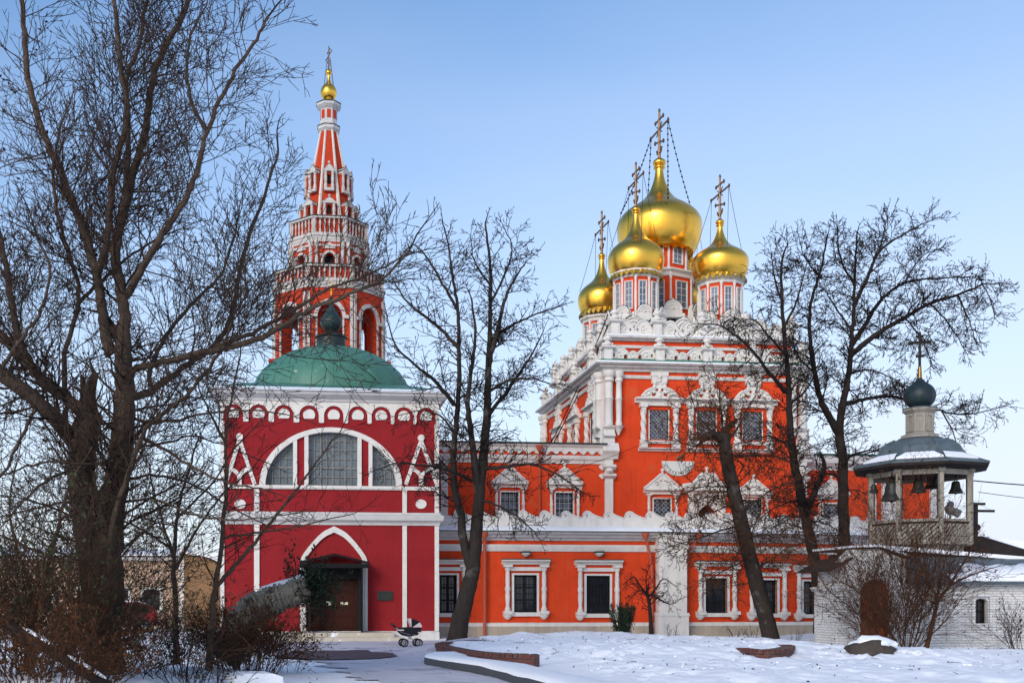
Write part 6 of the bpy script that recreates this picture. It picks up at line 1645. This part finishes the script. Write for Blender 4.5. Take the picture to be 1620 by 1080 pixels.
# --- the tree in front of the porch corner
TY = 38.5
G = Grow(22, up=.02, wig=.17, ang=(28, 65), gap=.19, rmin=.0112, seg=.2)
limbs = [
 ([(722, 1022), (730, 975), (741, 930), (749, 895), (753, 850), (757, 800), (762, 745), (769, 680), (772, 617), (774, 560), (775, 522), (776, 426), (768, 352)], .36, .03),
 ([(744, 895), (733, 855), (729, 815), (719, 770), (717, 730), (720, 688), (726, 617, .3), (726, 550, .4), (724, 490, .5), (716, 440, .5), (710, 394, .5), (700, 350, .5)], .18, .022),
 ([(757, 775), (751, 735, -.3), (746, 694, -.4), (740, 640, -.6), (745, 590, -.7), (752, 530, -.8), (745, 470, -.9)], .16, .03),
 ([(774, 575), (788, 520, -.4), (800, 470, -.6), (815, 440, -.7), (834, 412, -.8)], .10, .02),
 ([(775, 540), (800, 520, .5), (840, 500, .9), (893, 482, 1.2)], .075, .015),
 ([(768, 660), (800, 622, .5), (836, 570, .9), (860, 523, 1.1)], .085, .018),
 ([(771, 620), (810, 600, -1), (850, 600, -1.5), (885, 615, -1.8)], .06, .015),
 ([(726, 550, .4), (690, 515, .8), (645, 478, 1.2), (620, 440, 1.4)], .085, .015),
 ([(718, 640), (690, 605, -.6), (660, 580, -1), (625, 545, -1.4), (610, 490, -1.6)], .085, .015),
 ([(746, 760), (700, 740, -1.1), (660, 735, -1.6), (630, 732, -2), (590, 745, -2.4)], .07, .014),
 ([(764, 742), (800, 738, -1), (845, 735, -1.6), (890, 755, -2.1), (925, 780, -2.3)], .075, .014),
 ([(760, 790), (790, 800, -1), (830, 825, -1.7), (855, 855, -2)], .05, .012),
 ([(724, 490, .5), (695, 440, .2), (670, 400, .1), (650, 385, 0)], .06, .015),
 ([(775, 480), (800, 430, .3), (810, 390, .5), (795, 355, .6)], .05, .014),
 ([(720, 690), (700, 660, .6), (665, 650, 1), (620, 660, 1.3)], .05, .012),
 ([(775, 450), (750, 410, -.5), (745, 370, -.6)], .045, .012),
]
b = at(722, 1020, TY); b.z = gz(b.x, b.y) - .05
make_tree('lime_tree', 'dark bare tree with a leaning forked trunk in front of the porch corner', 'tree', tuple(b), limbs, TY, G, BARK_GR, TWIG_DK, 'bare trees in front of the church', .19, lambda t: 1.5 - .8 * t, 3, .42, 1.25, .012, None, .03)

# --- the pollarded leaning tree in front of the right windows
TY = 36.5
G = Grow(33, up=.0, wig=.2, ang=(28, 70), gap=.18, rmin=.0095, seg=.2, tips=0)
limbs = [
 ([(1222, 1024), (1214, 985), (1200, 935), (1188, 890), (1176, 840), (1163, 785), (1152, 735), (1146, 700), (1144, 685)], .30, .21),
 ([(1146, 700), (1130, 686, -.2), (1117, 690, -.4)], .15, .06), ([(1144, 690), (1142, 660, .2), (1135, 600, .3)], .05, .015),
 ([(1148, 700), (1165, 680, -.3), (1180, 650, -.4), (1200, 620, -.5)], .05, .014), ([(1150, 720), (1190, 720, .5), (1230, 722, .8), (1255, 735, .9)], .06, .02),
 ([(1140, 692), (1110, 665, .5), (1090, 620, .8)], .035, .012), ([(1125, 690), (1095, 705, -.6), (1060, 690, -.9)], .035, .012),
 ([(1158, 770), (1110, 770, -.8), (1070, 785, -1.2)], .035, .012), ([(1170, 815), (1220, 775, -.6), (1260, 760, -1)], .035, .012),
 ([(1172, 830), (1120, 845, -.9), (1060, 865, -1.4)], .035, .012), ([(1178, 850), (1230, 845, -.8), (1290, 860, -1.2)], .035, .012),
 ([(1164, 795), (1125, 810, .8), (1075, 825, 1.2)], .03, .012), ([(1186, 880), (1150, 900, -1), (1110, 920, -1.4)], .03, .010),
]
def lf_a(mb, G, big):
    rng = random.Random(6)
    for a, b_ in G.leaves:
        if rng.random() < .22 and 1.7 < a.z < 6.5: leaf_cards(mb, rng, a, rng.randint(1, 3), .05, .038)
lf_a.m = LEAF_BR
b = at(1220, 1018, TY); b.z = gz(b.x, b.y) - .05
make_tree('lime_tree', 'pollarded tree leaning left, its cut top sprouting brown twigs, before the right windows', 'tree', tuple(b), limbs, TY, G, BARK_GR, TWIG_RD, 'bare trees in front of the church', .125, lambda t: 1.4 - .45 * t, 3, .30, 1.3, .01, lf_a, -.02)

# --- slim tree behind it
TY = 39.0
G = Grow(44, up=.0, wig=.19, ang=(28, 66), gap=.18, rmin=.0112, seg=.2, tips=0)
limbs = [
 ([(1300, 1000), (1297, 940), (1290, 895), (1281, 850), (1271, 805), (1261, 755), (1253, 710), (1249, 660), (1248, 617), (1243, 555), (1238, 483), (1236, 420), (1246, 385)], .28, .025),
 ([(1276, 812), (1288, 780, -.2), (1304, 738, -.3)], .14, .10),
 ([(1243, 620), (1222, 595, -.6), (1195, 560, -1), (1170, 535, -1.2), (1140, 515, -1.4), (1110, 512, -1.6)], .085, .016),
 ([(1241, 560), (1215, 530, .5), (1190, 505, .8), (1150, 520, 1)], .05, .014),
 ([(1238, 480), (1225, 440, .4), (1220, 400, .5)], .05, .012), ([(1240, 520), (1262, 470, -.4), (1275, 420, -.6)], .055, .014),
 ([(1248, 640), (1280, 610, .8), (1300, 560, 1.2)], .055, .014), ([(1252, 705), (1215, 690, -.9), (1180, 700, -1.2)], .045, .012),
 ([(1268, 790), (1230, 800, -1), (1190, 830, -1.4)], .04, .012), ([(1275, 820), (1310, 830, -.8), (1345, 850, -1.1)], .04, .012),
 ([(1282, 855), (1240, 870, -1.2), (1205, 905, -1.5)], .035, .012),
]
b = at(1298, 1005, TY); b.z = 0
lf_b = lambda mb, G, big: lf_a(mb, G, big)
lf_b.m = LEAF_BR
make_tree('lime_tree', 'slim dark tree with a sawn side stub rising left of the tallest right tree', 'tree', tuple(b), limbs, TY, G, BARK_DK, TWIG_DK, 'bare trees in front of the church', .16, lambda t: 1.4 - .5 * t, 3, .25, 1.2, .012, lf_b, .0)

# --- the tall tree right of the church
TY = 41.0
G = Grow(55, up=.015, wig=.2, ang=(28, 66), gap=.17, rmin=.0118, seg=.2)
limbs = [
 ([(1337, 1000), (1337, 930), (1336, 873), (1334, 800), (1333, 726), (1328, 688), (1331, 650), (1340, 605), (1346, 554), (1350, 500), (1352, 445), (1356, 368)], .30, .03),
 ([(1329, 690), (1310, 655, -.3), (1298, 630, -.4), (1289, 590, -.5), (1282, 541, -.6), (1283, 480, -.6), (1300, 420, -.5), (1310, 370, -.4)], .16, .025),
 ([(1346, 562), (1385, 530, -.6), (1432, 502, -1), (1470, 480, -1.2), (1515, 467, -1.4), (1555, 450, -1.5), (1592, 448, -1.6)], .12, .016),
 ([(1348, 545), (1368, 515, .5), (1387, 483, .8), (1410, 460, 1), (1439, 445, 1.2), (1490, 440, 1.4), (1548, 437, 1.5)], .11, .016),
 ([(1352, 480), (1372, 440, -.5), (1390, 400, -.8), (1430, 370, -1), (1480, 345, -1.2)], .09, .015),
 ([(1336, 640), (1365, 632, .8), (1400, 627, 1.2), (1445, 634, 1.5), (1490, 650, 1.8), (1535, 655, 2), (1595, 640, 2.2)], .09, .015),
 ([(1515, 467, -1.4), (1530, 500, -1.6), (1545, 545, -1.7)], .04, .012), ([(1470, 480, -1.2), (1500, 510, -1.4), (1530, 560, -1.5)], .04, .012),
 ([(1490, 650, 1.8), (1510, 690, 1.9), (1520, 730, 2)], .035, .012), ([(1352, 450), (1330, 410, .5), (1325, 360, .6)], .06, .014),
 ([(1300, 440, -.5), (1275, 410, -.8), (1265, 380, -1)], .045, .012), ([(1346, 520), (1318, 480, .8), (1305, 460, 1)], .05, .014),
 ([(1390, 400, -.8), (1400, 360, -.6), (1395, 340, -.5)], .04, .012), ([(1333, 730), (1360, 715, -.8), (1400, 712, -1.2)], .06, .014),
 ([(1432, 502, -1), (1460, 540, -1.3), (1475, 580, -1.5)], .035, .012), ([(1345, 590), (1375, 585, -.9), (1415, 600, -1.3), (1440, 625, -1.5)], .05, .012),
 ([(1430, 448, 1.1), (1460, 405, .9), (1500, 390, .8)], .04, .012), ([(1288, 590, -.5), (1262, 560, -.8), (1250, 520, -1)], .045, .012),
 ([(1548, 437, 1.5), (1565, 470, 1.5), (1575, 505, 1.5)], .03, .01),
]
b = at(1337, 1000, TY); b.z = 0
make_tree('lime_tree', 'tallest dark bare tree with a wide crown arching over the wooden belfry', 'tree', tuple(b), limbs, TY, G, BARK_DK, TWIG_DK, 'bare trees in front of the church', .125, lambda t: 1.45 - .75 * t, 3, .35, 1.2, .012, None, .02)

# --- little ornamental tree by the buttress
TY = 42.5
G = Grow(66, up=-.02, wig=.22, ang=(30, 75), gap=.13, rmin=.008, seg=.14)
limbs = [([(1030, 1004), (1029, 975), (1027, 955), (1024, 940)], .09, .065), ([(1024, 942), (1012, 925, -.2), (1003, 912, -.3), (992, 918, -.4)], .05, .015), ([(1025, 945), (1038, 930, -.2), (1050, 915, -.3), (1066, 925, -.4)], .05, .014), ([(1025, 942), (1022, 915), (1028, 895)], .045, .012), ([(1024, 940), (1040, 945, -.4), (1060, 955, -.5), (1075, 948, -.6)], .04, .012), ([(1022, 935), (1008, 935, .2), (996, 950, .3)], .035, .012)]
b = at(1030, 1003, TY); b.z = gz(b.x, b.y) - .1
make_tree('ornamental_tree', 'little spreading bare tree in front of the white buttress', 'tree', tuple(b), limbs, TY, G, BARK_DK, TWIG_DK, None, .10, lambda t: .62, 2, .6, 1.2, .006, None, -.02, 7)

# --- evergreen shrub
def evergreen(p, h, rad, label, seed):
    rng = random.Random(seed); t = thing('evergreen_shrub', label, 'shrub', tuple(p)); mb = MB(); st = MB()
    for k in range(40):
        a = rng.random() * 2 * pi; rr = rad * sqrt(rng.random()) * .75; b0 = Vector((p.x + rr * cos(a) * .5, p.y + rr * sin(a) * .5, p.z)); hh = h * (1 - .25 * (rr / rad) ** 2) * rng.uniform(.8, 1.05)
        tip = Vector((p.x + rr * cos(a) * 1.25, p.y + rr * sin(a) * 1.25, p.z + hh)); twig(st, [b0, b0.lerp(tip, .5), tip], .012, .004)
        for j in range(110):
            f = rng.random() ** .8; c = b0.lerp(tip, f); w_ = .09 * (1 - f * .75)
            c = c + Vector((rng.gauss(0, w_), rng.gauss(0, w_), 0)); d = Vector((rng.gauss(0, .35), rng.gauss(0, .35), 1)).normalized(); l = rng.uniform(.05, .11); s = rdir(rng, d, pi / 2) * .012
            o = len(mb.v); mb.v += [c - s, c + s, c + d * l]; mb.f.append((o, o + 1, o + 2))
    obj('stems', st, BARK_DK, t); obj('foliage', mb, NEEDLE, t)
p = gnd(985, 1020); p = at(985, 1003, 38.0); p.z = gz(p.x, p.y) - .05
evergreen(p, 1.12, .62, 'dark green clipped evergreen shrub standing on the snow mound', 3)

# --- bare shrubs
def shrub(label, px, py, Y, h, spread, n, seed, mt, lvl=2, base=.25, gap=.22, leaf=None, nleaf=0, group=None, r=.014, wig=.16, name='shrub', rat=(.38, .68), rmin=.0045, lean=0.0, zoff=0.0):
    p = at(px, py, Y); p.z = gz(p.x, p.y) - .06 + zoff
    G = Grow(seed, up=.03, wig=wig, ang=(22, 58), gap=gap, rmin=rmin, seg=.2, ratio=rat, tips=0)
    t = thing(name, label, 'shrub', tuple(p), group)
    for k in range(n):
        a = G.rng.random() * 2 * pi; q = sqrt(G.rng.random())
        d = Vector((cos(a) * q * spread + lean, sin(a) * q * spread, 1)).normalized()
        G.branch(p + Vector((cos(a) * base * q, sin(a) * base * q, 0)), d, h * G.rng.uniform(.6, 1.1), r * G.rng.uniform(.6, 1.2), lvl)
    obj('stems', G.mb, mt, t)
    if leaf:
        mb = MB(); rng = G.rng
        for _ in range(nleaf):
            a, b_ = rng.choice(G.leaves); leaf_cards(mb, rng, a.lerp(b_, rng.random()), rng.randint(1, 2), .03, .036)
        obj('leaves', mb, leaf, t)
    print(name, G.n)
    return t
# right group by the brick house
GR = 'bare bushes before the brick house'
shrub('dense many stemmed bush with small dry leaves right of the rusty door', 1432, 1036, 29.5, 4.6, .62, 20, 71, TWIG_RD, 2, .18, .20, LEAF_BR, 1500, GR, .022)
shrub('thin brown bush fanning out in front of the rusty arched door', 1390, 1030, 31.0, 2.3, .62, 22, 72, TWIG_RD, 2, .25, .20, LEAF_BR, 250, GR, .013)
shrub('low twiggy bush at the right picture edge against the white wall', 1618, 1030, 30.5, 1.7, .6, 18, 74, TWIG, 2, .35, .18, LEAF_BR, 120, GR, .012)
shrub('small sparse bush poking from the snow under the right windows', 1165, 1004, 41.5, .85, .6, 9, 75, TWIG, 1, .15, .2, None, 0, 'small bushes along the plinth', .01, rmin=.006)
shrub('tiny bush between the leaning tree and the second right window', 1195, 1006, 41.0, .75, .7, 8, 76, TWIG, 1, .15, .2, None, 0, 'small bushes along the plinth', .01, rmin=.006)
shrub('tiny bush by the corner of the brick house pier', 1258, 1010, 40.0, .6, .5, 6, 77, TWIG, 1, .12, .2, None, 0, 'small bushes along the plinth', .01, rmin=.006)
shrub('tiny bush at the foot of the white buttress', 1066, 1002, 43.6, .7, .6, 8, 78, TWIG, 1, .2, .2, None, 0, 'small bushes along the plinth', .01, rmin=.006)
shrub('bushes far behind the snowy shed roof at the right edge', 1590, 900, 52, 4.2, .75, 14, 79, TWIG_RD, 2, 1.2, .5, None, 0, None, .02, rmin=.012)
TY = 29.2
G = Grow(73, up=.02, wig=.16, ang=(28, 60), gap=.26, rmin=.0055, seg=.2, tips=0)
limbs = [([(1465, 1026), (1472, 1000), (1479, 970), (1487, 945), (1510, 922, -.3), (1535, 910, -.5), (1570, 898, -.8)], .075, .015), ([(1480, 965), (1484, 935, .2), (1490, 905, .3), (1500, 870, .4)], .05, .014), ([(1484, 950), (1470, 920, -.3), (1455, 885, -.4), (1450, 850, -.4)], .045, .014), ([(1500, 928, -.2), (1530, 880, 0), (1545, 850, .1)], .035, .012)]
b = at(1466, 1026, TY); b.z = 0
lf_c = lambda mb, G, big: [leaf_cards(mb, random.Random(i), a, 2, .06, .034) for i, (a, b_) in enumerate(G.leaves) if i % 3 == 0]
lf_c.m = LEAF_BR
make_tree('small_tree', 'small bare tree with a curved reddish stem before the white brick wall', 'tree', tuple(b), limbs, TY, G, TWIG_RD, TWIG_RD, None, .22, lambda t: 1.0 - .3 * t, 2, .4, 1.1, .008, lf_c, .05, 7)

# left thicket
GL = 'bare bushes in the left corner'
shrub('tall tangled brown bush under the huge tree at the left edge', 30, 1075, 19.0, 3.5, .85, 34, 81, TWIG, 2, 1.1, .19, LEAF_OL, 2200, GL, .014)
shrub('dense rusty brown bush around the foot of the huge tree', 95, 1080, 18.2, 2.3, .75, 44, 82, TWIG_RD, 2, 1.0, .17, LEAF_OL, 2000, GL, .012)
shrub('dark thorny bush in front of the red car', 175, 1066, 21.5, 1.15, .9, 38, 83, TWIG_DK, 2, .9, .17, LEAF_OL, 1800, GL, .012)
shrub('loose dark bush standing in snow between the red car and the porch', 275, 1072, 20.5, 1.35, .65, 22, 84, TWIG_DK, 2, .7, .19, None, 0, GL, .012)
shrub('matted rusty brush under the cloth wrapped trunk', 395, 1052, 23.0, 1.45, .8, 80, 85, TWIG_RD, 2, .60, .14, LEAF_BR, 1300, GL, .010)
shrub('low rusty bush at the bottom left picture corner', 60, 1110, 15.2, 1.3, 1.0, 36, 86, TWIG_RD, 2, 1.0, .16, LEAF_BR, 1300, GL, .010)
shrub('wiry dark bush low beside the stone block', 330, 1080, 19.2, .95, .95, 26, 87, TWIG_DK, 2, .6, .16, None, 0, GL, .009)
shrub('thin twiggy bush sprouting over the path edge', 455, 1050, 24.0, .9, .6, 8, 88, TWIG, 1, .3, .25, None, 0, GL, .007)
shrub('clipped dark shrub behind the red car before the tan house', 215, 985, 44, 1.9, .8, 30, 89, TWIG_DK, 2, 1.3, .3, LEAF_OL, 900, None, .014, rmin=.008)
shrub('brown hedge bush between the annex and the crimson porch', 320, 1000, 34, 1.9, .8, 26, 90, TWIG_RD, 2, 1.0, .28, LEAF_OL, 300, None, .012, rmin=.006)
# slim saplings crossing the porch front
def sapling(label, limbs, TY, seed, Lf, mt=TWIG_DK, gap=.24, bark=BARK):
    G = Grow(seed, up=.03, wig=.15, ang=(28, 60), gap=.28, rmin=.005, seg=.2)
    b = at(limbs[0][0][0][0], limbs[0][0][0][1], TY); b.z = gz(b.x, b.y) - .1
    make_tree('sapling', label, 'tree', tuple(b), limbs, TY, G, bark, mt, 'slim saplings left of the porch', gap, Lf, 2, .2, 1.15, .01, None, .05, 7)
sapling('slim dark sapling rising straight up along the left edge of the porch', [([(330, 1060), (336, 980), (340, 930), (352, 850), (358, 760), (357, 690), (368, 620), (385, 540)], .075, .014), ([(340, 930), (380, 885, -.2), (430, 825, -.4), (490, 745, -.6), (540, 680, -.7)], .05, .012), ([(352, 850), (410, 842, -.5), (470, 832, -.8), (560, 812, -1)], .03, .010), ([(357, 700), (330, 650, .4), (310, 600, .5)], .035, .012)], 22.0, 91, lambda t: 1.0)
sapling('slim sapling with several thin stems between the huge tree and the porch', [([(280, 1050), (278, 960), (276, 880), (283, 800), (300, 740), (315, 690)], .07, .015), ([(276, 880), (250, 800, .3), (235, 740, .4)], .035, .012), ([(278, 900), (310, 840, -.4), (345, 790, -.6), (400, 740, -.8)], .035, .012), ([(277, 870), (220, 835, -.5), (160, 812, -.8), (90, 800, -1)], .03, .01), ([(280, 820), (330, 770, .4), (380, 700, .6), (420, 660, .7)], .03, .01)], 23.0, 92, lambda t: 1.15)
sapling('thin leaning sapling at the far left picture edge', [([(40, 1060), (60, 960), (85, 860), (110, 770), (150, 700)], .06, .015), ([(60, 960), (30, 880, -.3), (15, 800, -.4), (30, 720, -.5)], .04, .012), ([(80, 880), (10, 850, .4), (-30, 830, .5)], .03, .01), ([(95, 820), (180, 790, .5), (250, 745, .8)], .03, .01)], 20.0, 93, lambda t: 1.2)

# --- cloth wrapped leaning trunk
TY = 24.0
path = px_path([(350, 1040), (378, 1000), (402, 965), (430, 950), (462, 938), (488, 926)], TY, 6); kk = dep(path[0].x, TY) / F
rad = [r * kk for r in (36, 35, 34, 34, 33, 33, 33, 34, 34, 33, 32, 31, 30, 29, 28, 27, 27, 26, 26, 25, 25, 24, 24, 23, 23, 22, 22, 21, 20, 18, 15)][:len(path)]
b = path[0].copy(); b.z = 0
t = thing('wrapped_shrub', 'leaning shrub bundled in grey cloth with dark leaves at its tip, left of the door', 'shrub', tuple(b))
m = MB(); m.tube(path, [r * .86 for r in rad], 20)
for i, v in enumerate(m.v): v += Vector((noise.noise(v * 6), noise.noise(v * 6 + Vector((9, 0, 0))), noise.noise(v * 6 + Vector((0, 9, 0))))) * .075
for q in range(len(path) - 3): # folds and bindings of cloth
    c = path[q + 1]; d = (path[q + 2] - path[q]).normalized(); rg = random.Random(q)
    ref = Vector((0, 1, 0)); a = d.cross(ref).normalized(); b2 = d.cross(a); rr = rad[q + 1] * .90; tl = rg.uniform(-.5, .5)
    m.tube([c + a * rr * cos(x_) + b2 * rr * sin(x_) + d * (tl * .12 * cos(x_)) + Vector((noise.noise(Vector((x_, q, 0))), 0, noise.noise(Vector((x_, q, 5))))) * .05 for x_ in [2 * pi * k / 14 for k in range(15)]], rg.uniform(.015, .04), 5, False)
obj('cloth', m, BURLAP, t, True, ang=70)
m = MB(); sp = [path[i] + Vector((0, 0, rad[i] * .80)) for i in range(14, len(path) - 2)]; m.tube(sp, [.02] + [.10] * (len(sp) - 2) + [.03], 8)
obj('snow_line', m, SNOW, t, True)
rng = random.Random(12); mb = MB(); G = Grow(95, up=-.03, wig=.2, ang=(25, 65), gap=.14, rmin=.006, seg=.12, tips=1)
tip = path[-1]; d0 = (path[-1] - path[-3]).normalized()
for k in range(64):
    G.branch(tip - d0 * .25 + Vector((rng.gauss(0, .16), rng.gauss(0, .16), rng.gauss(0, .16))), rdir(rng, d0, R(rng.uniform(5, 75))), rng.uniform(.35, .85), .012, 1)
for a, b_ in G.leaves: leaf_cards(mb, rng, a.lerp(b_, .4), 5, .06, .045)
obj('branches', G.mb, TWIG_DK, t); obj('leaves', mb, NEEDLE, t)

# --- crumbs of trodden snow and litter on the snow surface
rng = random.Random(77); m = MB(); q = 0
while q < 350:
    x = rng.uniform(1.5, 19); y = rng.uniform(20.5, 37)
    if noise.noise(Vector((x * .45, y * .45, 31))) + .25 * noise.noise(Vector((x * 1.8, y * 1.8, 3))) < .02 and rng.random() < .93: continue
    if in_path(x, y) and rng.random() < .8: continue
    r = rng.uniform(.015, .045) * (1.4 if rng.random() < .08 else 1); z = gz(x, y); o = len(m.v); q += 1
    a0 = rng.random() * 6
    for k in range(5): m.v.append(Vector((x + r * 1.2 * cos(a0 + k * 1.2566) * rng.uniform(.7, 1.3), y + r * 1.2 * sin(a0 + k * 1.2566) * rng.uniform(.7, 1.3), z - .02)))
    for k in range(5): m.v.append(Vector((x + r * .75 * cos(a0 + .4 + k * 1.2566) * rng.uniform(.7, 1.3), y + r * .75 * sin(a0 + .4 + k * 1.2566) * rng.uniform(.7, 1.3), z + r * rng.uniform(.25, .5))))
    for k in range(5): m.f.append((o + k, o + (k + 1) % 5, o + 5 + (k + 1) % 5, o + 5 + k))
    m.f.append(tuple(o + 5 + k for k in range(5)))
c = obj('snow_crumbs', m, SNOWG); c['kind'] = 'stuff'; c['label'] = 'crumbs of trodden snow scattered over the mound and courtyard'
m = MB()
for _ in range(420):
    x = rng.uniform(0, 21); y = rng.uniform(19, 40); leaf_cards(m, rng, Vector((x, y, gz(x, y) + .02)), 1, .01, .03)
for _ in range(60):
    x = rng.uniform(1, 21); y = rng.uniform(20, 38); a = rng.random() * 6; l = rng.uniform(.1, .35); z = gz(x, y) + .02
    twig(m, [Vector((x, y, z)), Vector((x + l * cos(a), y + l * sin(a), gz(x + l * cos(a), y + l * sin(a)) + .03))], .008, .005)
c = obj('leaf_litter', m, LEAF_DK); c['kind'] = 'stuff'; c['label'] = 'scattered dead leaves and twigs lying on the snow'
